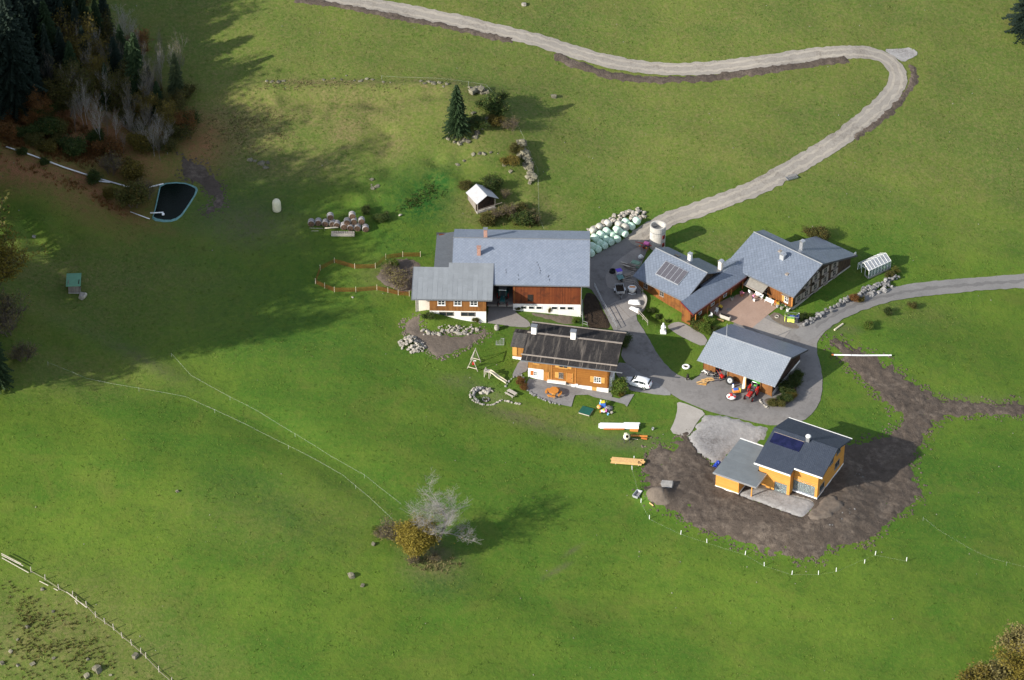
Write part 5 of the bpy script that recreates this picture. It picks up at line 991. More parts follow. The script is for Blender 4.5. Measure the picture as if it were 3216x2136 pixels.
g = G('i', 880, 830); o = put_stone(None, (g.x,g.y,g.z+.25), 1.9, GREY, 'boulder', .6); tag(o, 'large half-buried slab boulder in the bare earth by the tub', 'boulder')
g = G('a', 1865, 1075); T = thing('site_bucket', 'small dark bucket alone on the lawn right of the white block', 'bucket', g); MB().rev([(.0,0),(.16,0),(.2,.34),(.22,.36),(.17,.35),(.14,.05),(.0,.05)], 12).build('body', 'tub_grey', T); MB().torus((0,0,.36), .19, .015, 14, 5, Matrix.Rotation(R(70),4,'X')).build('handle', 'dark_trim', T)

# rough pasture beyond the pole fence: tussocks and dark boulders
for i, (x, y, s_) in enumerate(sorted(((540,875,.6),(280,1030,.7),(110,1280,.7),(180,1160,.5),(330,1410,.7),(545,1350,.6),(890,1360,.6),(1370,1330,1.0),(980,1460,1.5),(880,1530,.9),(180,1420,.5),(1120,1520,.5),(430,650,.7),(20,1400,.7)))):
    g = G('L', x, y); o = put_stone(None, (g.x, g.y, g.z+s_*.1), s_, MOSS, 'boulder'); tag(o, '%s dark boulder from the left in the rough pasture beyond the pole fence' % ['first','second','third','fourth','fifth','sixth','seventh','eighth','ninth','tenth','eleventh','twelfth','thirteenth','fourteenth'][i], 'boulder', 'boulders in the rough pasture')

# clods and stones thrown over the rim of the bare earth, wheel ruts across it
def clods(name, lab, bt, n, mat, sig):
    mb = MB()
    for _ in range(n):
        x, y = random.choice(bt); x += random.gauss(0, sig); y += random.gauss(0, sig); s_ = random.uniform(.08,.32); z = hz(x, y)+.02
        k = len(mb.v); m_ = 5; a0 = random.uniform(0,6); ring = [(x+s_*random.uniform(.6,1.2)*math.cos(a0+i*1.2566), y+s_*random.uniform(.6,1.2)*math.sin(a0+i*1.2566), z-.03) for i in range(m_)]
        mb.v += ring+[(x+random.uniform(-.3,.3)*s_, y+random.uniform(-.3,.3)*s_, z+s_*random.uniform(.25,.6))]; mb.f += [(k+i, k+(i+1) % m_, k+m_) for i in range(m_)]
    o = mb.build(name, mat); o['kind'] = 'stuff'; o['label'] = lab
clods('earth_clods', 'clods of earth along the rim of the building site', SHEET['bare_earth'], 1500, 'soil', .55)
clods('earth_clods', 'clods of earth along the trampled pond track', SHEET['earth_track'], 260, 'soil', .4)
clods('earth_clods', 'crumbs of earth round the bed below the barn extension', SHEET['earth_bed'], 300, 'pale_soil', .35)
ground_mat('rut_soil', (.036,.028,.022), (.075,.058,.046), 1.2, (.11,.088,.07), .5, bd=.08)
for pts, gg in (([('V',2370,943),('V',2260,941),('V',2180,936),('V',2110,915),('V',2040,865),('V',1975,818),('V',1920,785)],1.5),([('V',2110,930),('V',2090,1000),('V',2060,1060),('V',2050,1130),('V',1990,1210),('V',1880,1250),('V',1740,1215),('V',1620,1170),('V',1540,1110)],1.6)):
    Lr = poly(pts)
    for s_ in (-gg/2, gg/2): 
        o = sheet('tyre_rut', strip(Lr, s_+.2, -(s_-.2)), 'rut_soil', rise=.05, lump=.12, lsc=1.7, step=.4, wob=.2, sm=0)
        for v_ in o.data.vertices: v_.co.z += .10
stone_heap('site_stones', 'scattered pale stones in the earth behind the new house', [('T',2050,700),('T',2250,800),('T',2350,1100),('T',2150,1400),('T',1900,1700),('T',1500,1750),('T',1800,1450),('T',2100,1150)], 45, .2, GREY, .05, 'stones')
# ------------------------------------------------------------------ car
pm('car_paint', (.80,.81,.83), .02, 2, .22, spec=.6); pm('tyre', (.018,.018,.018), .2, 6, .8); pm('alloy', (.45,.46,.48), .1, 5, .3, metal=.8); pm('lamp_red', (.35,.01,.01), .1, 3, .2); pm('lamp_clear', (.7,.7,.72), .1, 3, .1)
def wheel(par, x, y, r=.36, w=.24, rim='alloy', name='wheel'):
    T = MB().torus((x,y,r), r-.09, .1, 22, 8, Matrix.Rotation(math.pi/2,4,'X')).build(name, 'tyre', par, True)
    MB().rev([(.02,-w*.42),(r-.14,-w*.42),(r-.1,-w*.3),(r-.1,w*.3),(r-.14,w*.42),(.02,w*.42)], 14, (x,y,r), Matrix.Rotation(math.pi/2,4,'X')).build('rim', rim, T); return T
g = G('S', 1985, 740); fr = G('S', 1770, 690); bk = G('S', 2190, 790)
CA = thing('car', 'white SUV parked beside the right end of the chalet', 'car', g, ang(bk, fr)-R(4))
st = [(-2.32,.62,.45,.86),(-2.2,.80,.34,1.0),(-1.7,.90,.28,1.05),(-.6,.92,.25,1.03),(.5,.92,.25,1.01),(1.2,.91,.26,.97),(1.8,.86,.30,.88),(2.2,.72,.38,.78),(2.34,.5,.48,.68)]
mb = MB(); n = 12
for x, hw, zb, zt_ in st:
    for i in range(n):
        t = 2*math.pi*i/n+math.pi/n; c, s = math.cos(t), math.sin(t); e = .42
        mb.v.append((x, hw*math.copysign(abs(c)**e, c), (zb+zt_)/2+(zt_-zb)/2*math.copysign(abs(s)**e, s)))
for j in range(len(st)-1):
    for i in range(n): a = j*n+i; b2 = j*n+(i+1) % n; mb.f.append((a,b2,b2+n,a+n))
mb.f += [tuple(range(n))[::-1], tuple((len(st)-1)*n+i for i in range(n))]
bd = mb.build('body', 'car_paint', CA, True)
gh = [(-2.12,.70,1.0,1.06),(-1.85,.70,1.0,1.42),(-1.3,.69,1.0,1.60),(-.4,.69,1.0,1.64),(.25,.67,1.0,1.60),(.6,.68,.98,1.42),(1.15,.74,.95,1.0)]
mb = MB()
for x, hw, zb, zt_ in gh:
    f_ = (zt_-zb)/.64; mb.v += [(x,-hw-.12,zb),(x,-hw-.12+.14*f_,zt_-.08*f_),(x,-hw-.12+.26*f_,zt_),(x,hw+.12-.26*f_,zt_),(x,hw+.12-.14*f_,zt_-.08*f_),(x,hw+.12,zb)]
for j in range(len(gh)-1):
    for i in range(5): a = j*6+i; mb.f.append((a,a+1,a+7,a+6))
mb.f += [tuple(range(6)), tuple(36+i for i in range(6))[::-1]]
roof = mb.build('cabin', 'car_paint', CA, True)
def gp(j, i): return Vector(mb.v[j*6+i])
def patch(q, name, mat, par, off=.012):
    q = [Vector(p) for p in q]; nn_ = (q[1]-q[0]).cross(q[2]-q[0]).normalized(); c = sum(q, Vector())/len(q); ctr = Vector((-.3,0,1.1))
    if nn_.dot(c-ctr) < 0: nn_ = -nn_
    MB().ex([p+nn_*off for p in q], nn_*.012).build(name, mat, par)
for sd in (0, 1):
    def e(j, f_): a = gp(j,0 if sd == 0 else 5); b2 = gp(j,1 if sd == 0 else 4); return a.lerp(b2, f_)
    patch([e(1,.15).lerp(e(2,.15),.4), e(2,.15), e(2,.92), e(1,.92).lerp(e(2,.92),.55)], 'window', 'glass', CA); patch([e(2,.15)+Vector((.05,0,0)), e(3,.15), e(3,.94), e(2,.94)+Vector((.05,0,0))], 'window', 'glass', CA)
    patch([e(3,.15)+Vector((.06,0,0)), e(5,.12)+Vector((.1,0,0)), e(4,.92)+Vector((.03,0,0)), e(3,.94)+Vector((.06,0,0))], 'window', 'glass', CA)
patch([gp(6,1)+Vector((-.05,.02,.01)), gp(6,4)+Vector((-.05,-.02,.01)), gp(5,4)+Vector((0,-.05,0)), gp(5,1)+Vector((0,.05,0))], 'windscreen', 'glass', CA, .03)
patch([gp(5,1)+Vector((.0,.06,0)), gp(5,4)+Vector((.0,-.06,0)), gp(4,3)+Vector((.05,-.05,-.03)), gp(4,2)+Vector((.05,.05,-.03))], 'windscreen', 'glass', CA, .03)
patch([gp(0,1)+Vector((.05,.04,.05)), gp(0,4)+Vector((.05,-.04,.05)), gp(1,4)+Vector((.0,-.06,.02)), gp(1,1)+Vector((.0,.06,.02))], 'rear_window', 'glass', CA, .03)
for x in (1.42,-1.38):
    for y in (-.84,.84): wheel(CA, x, y, .37)
for y in (-.62,.62): MB().sph((2.12,y,.72), (.16,.16,.08), 10, 6).build('headlight', 'lamp_clear', CA, True); MB().cb((-2.22,y,.86), (.12,.34,.14)).build('tail_light', 'lamp_red', CA); MB().cb((.75,y*1.68,1.08), (.12,.16,.12)).build('mirror', 'car_paint', CA)
MB().cb((2.3,0,.55), (.1,.7,.18)).build('grille', 'dark_trim', CA)
# ------------------------------------------------------------------ farm vehicles
pm('paint_red', (.42,.02,.015), .12, 3, .35, spec=.5); pm('paint_green', (.10,.42,.06), .15, 3, .35); pm('paint_teal', (.02,.10,.10), .2, 3, .4); pm('paint_blue', (.05,.14,.5), .2, 3, .4); pm('plastic_yellow', (.70,.55,.05), .1, 3, .4); pm('plastic_purple', (.13,.07,.55), .12, 3, .4); pm('plastic_pink', (.7,.18,.45), .12, 3, .4); pm('plastic_orange', (.75,.28,.06), .12, 3, .4); pm('plastic_lightblue', (.2,.45,.75), .12, 3, .4); pm('plastic_white', (.78,.78,.76), .06, 3, .4)
def tractor(name, label, loc, rz, col, roll=True, s=1.0, cab=False):
    T = thing(name, label, 'tractor', loc, rz); T.scale = (s,s,s)
    MB().bx(.2,1.6,-.33,.33,.6,1.12).build('bonnet', col, T, bev=.1); MB().bx(1.6,1.68,-.28,.28,.62,1.05).build('grille', 'dark_trim', T); MB().bx(-.9,.3,-.3,.3,.5,.85).build('chassis', 'dark_trim', T)
    MB().bx(-.75,-.3,-.28,.28,.85,1.0).bx(-.85,-.73,-.28,.28,.95,1.4).build('seat', 'dark_trim', T, bev=.04)
    for y in (-.62,.62): wheel(T, -.6, y, .62, .4, 'paint_red', 'rear_wheel'); wheel(T, 1.25, y, .38, .26, 'paint_red', 'front_wheel'); MB().bx(-1.1,-.1,y-.17,y+.17,1.27,1.33).build('mudguard', col, T)
    if roll: MB().tube([(-.85,-.42,.9),(-.85,-.42,1.95),(-.85,-.3,2.08),(-.85,.3,2.08),(-.85,.42,1.95),(-.85,.42,.9)], .045, 6).build('roll_bar', 'sheet_metal', T)
    if cab:
        MB().bx(-1.0,.35,-.55,.55,1.95,2.1).build('cab_roof', 'sheet_metal', T, bev=.05)
        for x in (-.95,.3):
            for y in (-.5,.5): MB().tube([(x,y,.9),(x,y,1.96)], .04, 5).build('cab_post', col, T)
        MB().bx(.3,.33,-.46,.46,1.1,1.93).build('windscreen', 'glass', T)
    MB().torus((.12,0,1.22), .18, .02, 14, 5, Matrix.Rotation(R(60),4,'Y')).build('steering_wheel', 'dark_trim', T); MB().tube([(1.1,.2,1.1),(1.1,.2,1.7)], .035, 6).build('exhaust', 'dark_trim', T)
    return T
bl = Matrix.Translation(BA.location) @ Matrix.Rotation(TB,4,'Z')
tractor('tractor', 'dark teal tractor half hidden in the open barn bay', bl @ Vector((-13.4,.9,2.42)), R(-92), 'paint_teal', True, 1.25, True)
g = G('R', 1300, 850); tractor('tractor', 'small red tractor parked in front of the machine shed', g, R(-118), 'paint_red', True, 1.1)
g = G('R', 1400, 640); T = thing('green_trailer', 'bright green hopper trailer standing in the right bay of the shed', 'trailer', g, R(-30))
mb = MB(); mb.add([(-.7,-.5,.7),(.7,-.5,.7),(.7,.5,.7),(-.7,.5,.7),(-1.1,-.85,1.5),(1.1,-.85,1.5),(1.1,.85,1.5),(-1.1,.85,1.5)], [(3,2,1,0),(0,1,5,4),(1,2,6,5),(2,3,7,6),(3,0,4,7)]); o = mb.build('hopper', 'paint_green', T); s_ = o.modifiers.new('solid','SOLIDIFY'); s_.thickness = .05
for y in (-.75,.75): wheel(T, 0, y, .35, .22, 'paint_green')
MB().tube([(.7,0,.6),(2.0,0,.5)], .05, 6).build('drawbar', 'paint_green', T)
g = G('R', 925, 890); T = thing('rotary_mower', 'red and white round rotary mower on the yard before the shed', 'mower', g, R(-25)); T.scale = (.85,.85,.85)
MB().torus((0,0,.38), 1.05, .09, 28, 6).build('guard_rim', 'dark_trim', T, True); MB().rev([(1.0,.3),(.95,.5),(.55,.62),(.3,.66),(.0,.66)], 20).build('deck', 'plastic_white', T, True)
for k in range(3): MB().ex([(.2*math.cos(k*2.1),.2*math.sin(k*2.1),.66),(.95*math.cos(k*2.1-.3),.95*math.sin(k*2.1-.3),.55),(.95*math.cos(k*2.1+.35),.95*math.sin(k*2.1+.35),.55)], (0,0,.07)).build('deck_stripe', 'paint_red', T)
MB().rev([(.3,.66),(.3,.95),(.2,1.05),(.0,1.05)], 12).build('gearbox', 'paint_red', T)
for k in range(3): a = k*2.09+.4; MB().tube([(.8*math.cos(a),.8*math.sin(a),.35),(.8*math.cos(a),.8*math.sin(a),.0)], .06, 6).build('foot', 'dark_trim', T)
g = G('R', 745, 520); T = thing('orange_machine', 'orange-red hand mower standing in the left shed bay', 'mower', g, R(-60)); MB().bx(-.3,.5,-.25,.25,.3,.75).build('engine', 'paint_red', T, bev=.06); MB().bx(.5,.62,-.8,.8,.05,.2).build('cutter_bar', 'dark_trim', T)
for y in (-.35,.35): wheel(T, 0, y, .26, .16, 'plastic_orange'); MB().tube([(-.2,y*.6,.6),(-1.2,y*.8,1.1)], .03, 6).build('handle', 'paint_red', T)
g = G('R', 1015, 800); T = thing('orange_cart', 'small orange and yellow cart beside the red and white mower', 'cart', g, R(10)); MB().bx(-.6,.5,-.35,.35,.35,.8).build('box', 'plastic_orange', T, bev=.04); MB().bx(.51,.75,-.3,.3,.3,.9).build('tank', 'plastic_yellow', T, bev=.05); MB().bx(-.5,.3,-.25,.25,.801,1.0).build('load', 'paint_blue', T, bev=.05)
for y in (-.4,.4): wheel(T, 0, y, .22, .14, 'plastic_white')
g = G('R', 960, 690); T = thing('white_canister', 'small white canister on the yard by the shed post', 'canister', g); MB().rev([(.0,0),(.17,0),(.2,.05),(.2,.5),(.1,.6),(.07,.72),(.0,.72)], 12).build('body', 'plastic_white', T, True); MB().rev([(.09,.72),(.09,.78),(.0,.78)], 8).build('cap', 'paint_blue', T)
g = G('R', 895, 630); T = thing('tyre_ring', 'large dark tractor tyre leaning against the shed boards', 'tyre', g, R(-28)); M = Matrix.Rotation(R(70),4,'X'); MB().torus((0,0,.78), .62, .17, 26, 8, M).build('tread', 'tyre', T, True); MB().rev([(.45,-.06),(.47,0),(.45,.06),(.1,.06),(.1,-.06)], 16, (0,0,.78), M).build('rim', 'grey_metal', T)
g = G('R', 1150, 715); T = thing('leaning_plank', 'pale round-topped board leaning against the shed front', 'board', g, R(-30)); MB().ex([(-.25,-.1,0),(.25,-.1,0),(.25,.5,2.4),(.15,.53,2.6),(-.15,.53,2.6),(-.25,.5,2.4)], (0,-.06,0)).build('board', 'pale_board', T); MB().bx(.26,.36,-.05,.05,0,2.6).build('edge_batten', 'shutter_wood', T)
g = G('R', 450, 600); T = thing('scrap_boards', 'heap of tan plywood and broken boards on the grass left of the shed', 'boards', g, R(15))
for k in range(12): MB().cb((random.uniform(-1.0,1.1),random.uniform(-.4,.5),.06+k*.045), (random.uniform(.9,1.7),random.uniform(.12,.3),.035), random.uniform(-.5,.9), random.uniform(-.08,.08)).build('board', 'wood_fresh', T)
MB().ex([(-1.7,-.1,.05),(-.2,-.85,.05),(.2,-.1,.12)], (0,0,.04)).build('plywood', 'shutter_wood', T)
g = G('R', 430, 450); T = thing('white_bicycle', 'white pedal toy with dark barrow heap beside the shed corner', 'toy vehicle', g, R(-40)); MB().tube([(-.6,0,.35),(-.1,0,.75),(.5,0,.7),(.62,0,.35)], .06, 6).tube([(-.1,0,.75),(.1,0,.35),(.5,0,.7)], .05, 6).build('frame', 'plastic_white', T)
for x in (-.62,.62): MB().torus((x,0,.33), .28, .05, 18, 6, Matrix.Rotation(math.pi/2,4,'X')).build('wheel', 'tyre', T)
MB().cb((-.1,0,.85), (.3,.16,.08)).build('saddle', 'wrap_cream', T); MB().tube([(.5,-.28,.95),(.5,0,.85),(.5,.28,.95)], .03, 5).build('handlebar', 'dark_trim', T)
g = G('R', 555, 470); T = thing('wheelbarrow', 'upturned dark wheelbarrow against the shed boards', 'wheelbarrow', g, R(-30)); mb = MB(); mb.add([(-.6,-.35,.1),(.6,-.35,.1),(.6,.35,.1),(-.6,.35,.1),(-.35,-.2,.6),(.35,-.2,.6),(.35,.2,.6),(-.35,.2,.6)], [(4,5,6,7),(0,1,5,4),(1,2,6,5),(2,3,7,6),(3,0,4,7)]); mb.build('tray', 'dark_trim', T)
for y in (-.25,.25): MB().tube([(-1.2,y,.2),(.8,y,.62)], .03, 6).build('handle', 'wood_old', T)
wheel(T, .85, 0, .18, .1, 'grey_metal')
g = G('R', 85, 320); T = thing('tyre_planter', 'white-painted tyre lying flat on the grass between lane and shed', 'tyre', g); MB().torus((0,0,.17), .52, .16, 26, 8).build('ring', 'plastic_white', T, True); MB().torus((0,0,.2), .3, .06, 20, 6).build('inner_bead', 'wood_old', T)
g = G('R', 115, 550); T = thing('stone_figure', 'dark stone garden figure on a slab at the lane edge', 'garden figure', g, R(20)); MB().bx(-.4,.4,-.35,.35,0,.12).build('slab', 'grey_rock', T); MB().rev([(.28,.12),(.33,.3),(.24,.6),(.27,.8),(.16,.95),(.17,1.08),(.12,1.22),(.03,1.27)], 10).build('figure', 'interior_dark', T, True); MB().cb((.0,-.28,.42), (.2,.12,.2)).build('bowl', 'limestone', T)
g = G('B', 562, 890); T = thing('white_statue', 'white stone statue on a plinth beside the garden path', 'statue', g); MB().bx(-.5,.5,-.45,.45,-.1,.35).bx(-.38,.38,-.35,.35,.35,.6).build('plinth', 'plastic_white', T, bev=.04)
MB().rev([(.34,.6),(.38,.9),(.32,1.2),(.34,1.45),(.22,1.62),(.12,1.7),(.17,1.82),(.16,1.95),(.05,2.05)], 12).build('figure', 'plastic_white', T, True); MB().tube([(-.3,0,1.45),(-.36,-.25,1.15),(-.1,-.4,1.25)], [.1,.08,.06], 6).tube([(.3,0,1.45),(.36,-.25,1.15),(.1,-.4,1.25)], [.1,.08,.06], 6).build('arms', 'plastic_white', T)
# ------------------------------------------------------------------ yard between barn and wing
g = G('c', 345, 1060); T = thing('box_trailer', 'grey box trailer with open top between barn and farmhouse wing', 'trailer', g, R(95))
MB().bx(-.2,2.2,-.75,.75,.5,.56).bx(-.2,2.2,-.75,-.7,.56,1.0).bx(-.2,2.2,.7,.75,.56,1.0).bx(-.2,-.15,-.7,.7,.56,1.0).bx(2.15,2.2,-.7,.7,.56,1.0).build('box', 'sheet_metal', T); MB().bx(-.15,2.15,-.7,.7,.561,.72).build('load', 'manure', T)
for y in (-.9,.9): wheel(T, 1.0, y, .32, .2); MB().bx(.6,1.4,y-.12,y+.12,.66,.7).build('mudguard', 'sheet_metal', T)
MB().tube([(-.2,-.5,.5),(-1.0,0,.45),(-.2,.5,.5)], .05, 6).tube([(-1.0,0,.45),(-1.3,0,.45)], .05, 6).build('drawbar', 'grey_metal', T); MB().tube([(-1.1,.1,0),(-1.1,.1,.6)], .05, 6).build('jockey_wheel', 'dark_trim', T)
g = G('c', 605, 1040); T = thing('slurry_spreader', 'white drum spreader with orange band next to the grey trailer', 'spreader', g, R(85)); MB().rev([(.0,0),(.3,0),(.55,.4),(.75,1.0),(.78,1.05),(.7,1.02),(.45,.4),(.0,.35)], 16, (.3,0,.3)).build('hopper', 'plastic_white', T, True); MB().rev([(.68,.9),(.0,.92)], 16, (.3,0,.3)).build('fill', 'plastic_white', T); MB().bx(.45,.85,-.5,.5,1.22,1.26).build('band', 'plastic_orange', T)
for y in (-.72,.72): wheel(T, .3, y, .3, .18)
MB().tube([(-.4,-.7,.6),(-.7,0,.6),(-.4,.7,.6)], .05, 6).build('drawbar', 'sheet_metal', T)
for lab, a, sz, rz in (('upper white tarpaulin-covered stack beside the curved ramp wall',(650,1230),(2.1,.95,.55),3),('lower white tarpaulin-covered stack beside the curved ramp wall',(660,1390),(2.0,.7,.5),-32)):
    g = G('c', *a); T = thing('covered_stack', lab, 'covered stack', g, R(rz)); mb = MB(); nx_, ny_ = 12, 7
    for i in range(nx_):
        for j in range(ny_):
            u, v_ = i/(nx_-1), j/(ny_-1); edge = min(u,1-u,v_,1-v_); zz_ = 0 if edge == 0 else sz[2]*(1 if edge > .12 else .85)+.06*mnoise.noise(Vector((i*.8,j*.9,a[1])))
            mb.v.append(((u-.5)*sz[0]*(1.08 if edge == 0 else 1)+.04*mnoise.noise(Vector((i,j,1))), (v_-.5)*sz[1]*(1.1 if edge == 0 else 1), zz_))
    for i in range(nx_-1):
        for j in range(ny_-1): q_ = i*ny_+j; mb.f.append((q_,q_+ny_,q_+ny_+1,q_+1))
    mb.build('tarpaulin', 'plastic_white', T); MB().bx(-sz[0]*.45,sz[0]*.45,-sz[1]*.42,sz[1]*.42,-.05,sz[2]*.6).build('load', 'wood_old', T)
g = G('c', 310, 590); T = thing('plastic_tote', 'white crate tote with purple lid on the yard', 'tote', g, R(20)); MB().bx(-.5,.5,-.45,.45,.0,.95).build('tank', 'plastic_white', T, bev=.05); MB().bx(-.53,.53,-.48,.48,.951,1.03).build('lid', 'plastic_purple', T, bev=.03)
for k in range(5):
    for y in (-.47,.47): MB().tube([(-.45+k*.225,y,.02),(-.45+k*.225,y,.94)], .02, 4).build('cage_bar', 'plastic_purple', T)
g = G('c', 165, 540); T = thing('black_tyres', 'pair of black tyres stacked left of the purple-lidded tote', 'tyres', g); MB().torus((0,0,.14), .42, .15, 24, 8).build('tyre', 'tyre', T, True); MB().torus((.05,.04,.42), .42, .15, 24, 8).build('tyre', 'tyre', T, True)
g = G('c', 500, 440); T = thing('wood_pile', 'pile of old planks and pallets on the yard by the wing', 'wood pile', g, R(-28))
for k in range(16): MB().cb((random.uniform(-.9,1.0),random.uniform(-.5,.6),.08+k*.05), (random.uniform(1.4,2.4),random.uniform(.14,.3),.06), random.uniform(-.15,.15)).build('plank', 'wood_old' if k % 3 else 'weathered_rail', T)
g = G('c', 690, 380); T = thing('green_tarp', 'faded green tarpaulin over part of the plank pile', 'tarpaulin', g, R(-28)); pm('faded_green', (.20,.33,.24), .15, 2, .6); mb = MB()
for i in range(8):
    for j in range(6): e_ = min(i,7-i,j,5-j); mb.v.append(((i-3.5)*.3,(j-2.5)*.3,(.05 if e_ == 0 else .7)+.1*mnoise.noise(Vector((i*.7,j*.8,5)))))
for i in range(7):
    for j in range(5): q_ = i*6+j; mb.f.append((q_,q_+6,q_+7,q_+1))
mb.build('sheet', 'faded_green', T); MB().bx(-.9,.9,-.6,.6,-.1,.55).build('load', 'wood_old', T)
g = G('c', 380, 690); T = thing('blue_drawbar_cart', 'low cart with blue tarpaulin and pale shafts by the wing corner', 'cart', g, R(20)); MB().bx(-.9,.3,-.6,.6,.35,.45).build('bed', 'wood_old', T); MB().ex([(-.95,-.65,.46),(.2,-.65,.46),(.25,.6,.5),(-.85,.62,.5)], (0,0,.12)).build('tarpaulin', 'pond_liner', T)
for y in (-.7,.7): wheel(T, -.3, y, .28, .16, 'grey_metal')
for y in (-.4,.4): MB().tube([(.3,y,.4),(2.4,y*1.3,.75)], .06, 6).build('shaft', 'wood_old', T)
MB().bx(.4,1.6,-.3,.35,.5,.75).build('trough', 'weathered_rail', T)
g = G('c', 800, 235); T = thing('white_sack', 'white sack at the wing roof edge beside the plank pile', 'sack', g); MB().sph((0,0,.4), (.5,.4,.42), 12, 8).build('sack', 'plastic_white', T, True); MB().rev([(.12,.78),(.17,.88),(.05,.9)], 8).build('neck', 'plastic_white', T)
g = G('O', 880, 560); T = thing('hay_tedder', 'rusty red hay tedder parked below the silo', 'hay machine', g, R(-25)); MB().tube([(-1.2,0,.7),(1.3,0,.7)], .08, 6).tube([(-1.2,0,.7),(-2.0,.2,.5)], .06, 6).tube([(-.2,-.9,.6),(-.2,.9,.6)], .06, 6).build('beam', 'paint_red', T)
for x, y in ((-.8,-.7),(.5,-.8),(-.5,.8),(.9,.6)):
    MB().rev([(.12,.4),(.16,.55),(.08,.7)], 8, (x,y,0)).build('hub', 'plastic_orange', T)
    for k in range(6): a = k*1.047; MB().tube([(x,y,.5),(x+.55*math.cos(a),y+.55*math.sin(a),.35),(x+.6*math.cos(a),y+.6*math.sin(a),.08)], .025, 4).build('tine_arm', 'orange_shutter', T)
for y in (-.5,.5): wheel(T, 0, y, .26, .16, 'paint_red')
MB().bx(-.3,.7,-.35,.4,.75,1.1).build('cover', 'plastic_pink', T, bev=.06)
# railings by the ramp
def railing(name, label, pts, h=1.0, mat='sheet_metal', bars=2, step=1.6):
    P3 = dens(poly(pts), step, False); T = thing(name, label, 'railing', (P3[0].x, P3[0].y, hz(*P3[0]))); L = [rel(T, (p.x,p.y,hz(p.x,p.y))) for p in P3]
    for v in L: MB().tube([v-Vector((0,0,.2)), v+Vector((0,0,h))], .045, 6).build('post', mat, T)
    for j in range(bars): MB().tube([v+Vector((0,0,h-.03-j*h*.45)) for v in L], .04, 6).build('rail', mat, T)
railing('ramp_railing', 'steel railing between the dark manure yard and the lane', [('O',310,1010),('O',400,1200),('O',470,1320),('O',560,1480)])
railing('wing_railing', 'wooden railing from the yard along the farmhouse wing', [('O',630,960),('O',760,985),('O',850,1080)], 1.0, 'wood_old')
railing('bank_railing', 'weathered wooden railing above the dark hollow by the ramp', [('O',800,1310),('O',905,1430)], 1.0, 'wood_old')
railing('yard_railing', 'grey steel post rail beside the barn corner', [('O',175,1200),('O',178,1440),('O',230,1455)], 1.1, 'sheet_metal', 2, 2.2)
P3 = smooth_line(poly([('O',845,1090),('O',885,1130),('O',890,1180),('O',870,1240),('O',800,1310)]), 2); c = P3[0]; o = MB()
for a, b2 in zip(P3, P3[1:]):
    n_ = (b2-a).normalized(); n_ = Vector((-n_.y, n_.x, 0))*.14; A3, B3 = Vector((a.x,a.y,hz(a.x,a.y))), Vector((b2.x,b2.y,hz(b2.x,b2.y)))
    o.ex([A3+n_-Vector((0,0,2)), B3+n_-Vector((0,0,2)), B3+n_+Vector((0,0,.5)), A3+n_+Vector((0,0,.5))], -2*n_)
o = o.build('ramp_wall', 'concrete'); tag(o, 'curved concrete parapet wall at the end of the yard ramp', 'wall')
# joints of the slabbed lane
g0 = G('c', 0, 1350); J = None
for k, (a, c2) in enumerate((((100,1260),(420,1620)),((220,1200),(560,1560)),((0,1380),(230,1240)),((60,1450),(330,1290)),((130,1560),(430,1380)))):
    p, q = G('c',*a), G('c',*c2); o = MB().tube([(p.x,p.y,p.z+.062),(q.x,q.y,q.z+.062)], .035, 4).build('slab_joint', 'pale_soil'); struct(o)
# ------------------------------------------------------------------ courtyard
pm('skin', (.48,.27,.19), .08, 5, .6); pm('cardigan', (.62,.22,.42), .15, 6, .9); pm('trousers', (.07,.065,.09), .2, 6, .9); pm('hair_grey', (.35,.33,.31), .2, 8, .9)
def skinned(name, verts, edges, rad, mat, par, root=0, lev=2):
    me = bpy.data.meshes.new(name); me.from_pydata(verts, edges, []); o = link(name, me, par); me.materials.append(MATS[mat])
    o.modifiers.new('skin','SKIN'); s = o.modifiers.new('sub','SUBSURF'); s.levels = lev; s.render_levels = lev
    for i, r_ in enumerate(rad): me.skin_vertices[0].data[i].radius = (r_, r_); me.skin_vertices[0].data[i].use_root = (i == root)
    return o
g = G('P', 1020, 765); PE = thing('person', 'person in a pink cardigan bending forward on the courtyard with a white bag', 'person', g, R(-35))
V_ = [(0,0,.86),(.06,0,1.02),(.2,0,1.2),(.3,0,1.32),(.38,0,1.40),(.45,0,1.52),
     (0,.1,.82),(.04,.11,.46),(-.02,.11,.08),(.12,.12,.05),(0,-.1,.82),(.0,-.11,.46),(-.06,-.11,.08),(.08,-.12,.05),
     (.26,.2,1.27),(.3,.26,1.02),(.38,.24,.80),(.26,-.2,1.27),(.3,-.26,1.02),(.4,-.24,.82)]
E_ = [(0,1),(1,2),(2,3),(3,4),(4,5),(0,6),(6,7),(7,8),(8,9),(0,10),(10,11),(11,12),(12,13),(3,14),(14,15),(15,16),(3,17),(17,18),(18,19)]
R_ = [.15,.15,.17,.12,.06,.1,.1,.07,.05,.045,.1,.07,.05,.045,.07,.05,.035,.07,.05,.035]
skinned('body', V_, E_, R_, 'skin', PE)
skinned('cardigan', [V_[i] for i in (0,1,2,3,14,15,17,18)]+[(.36,.245,.86),(.38,-.245,.88)], [(0,1),(1,2),(2,3),(3,4),(4,5),(3,6),(6,7),(5,8),(7,9)], [.17,.175,.19,.14,.085,.066,.085,.066,.05,.05], 'cardigan', PE)
skinned('trousers', [V_[i] for i in (0,6,7,8,10,11,12)], [(0,1),(1,2),(2,3),(0,4),(4,5),(5,6)], [.17,.115,.085,.065,.115,.085,.065], 'trousers', PE)
MB().sph((.435,0,1.57), (.115,.11,.1), 12, 8).build('hair', 'hair_grey', PE, True)
MB().sph((.545,0,1.5), (.02,.016,.03), 6, 5).build('nose', 'skin', PE, True)
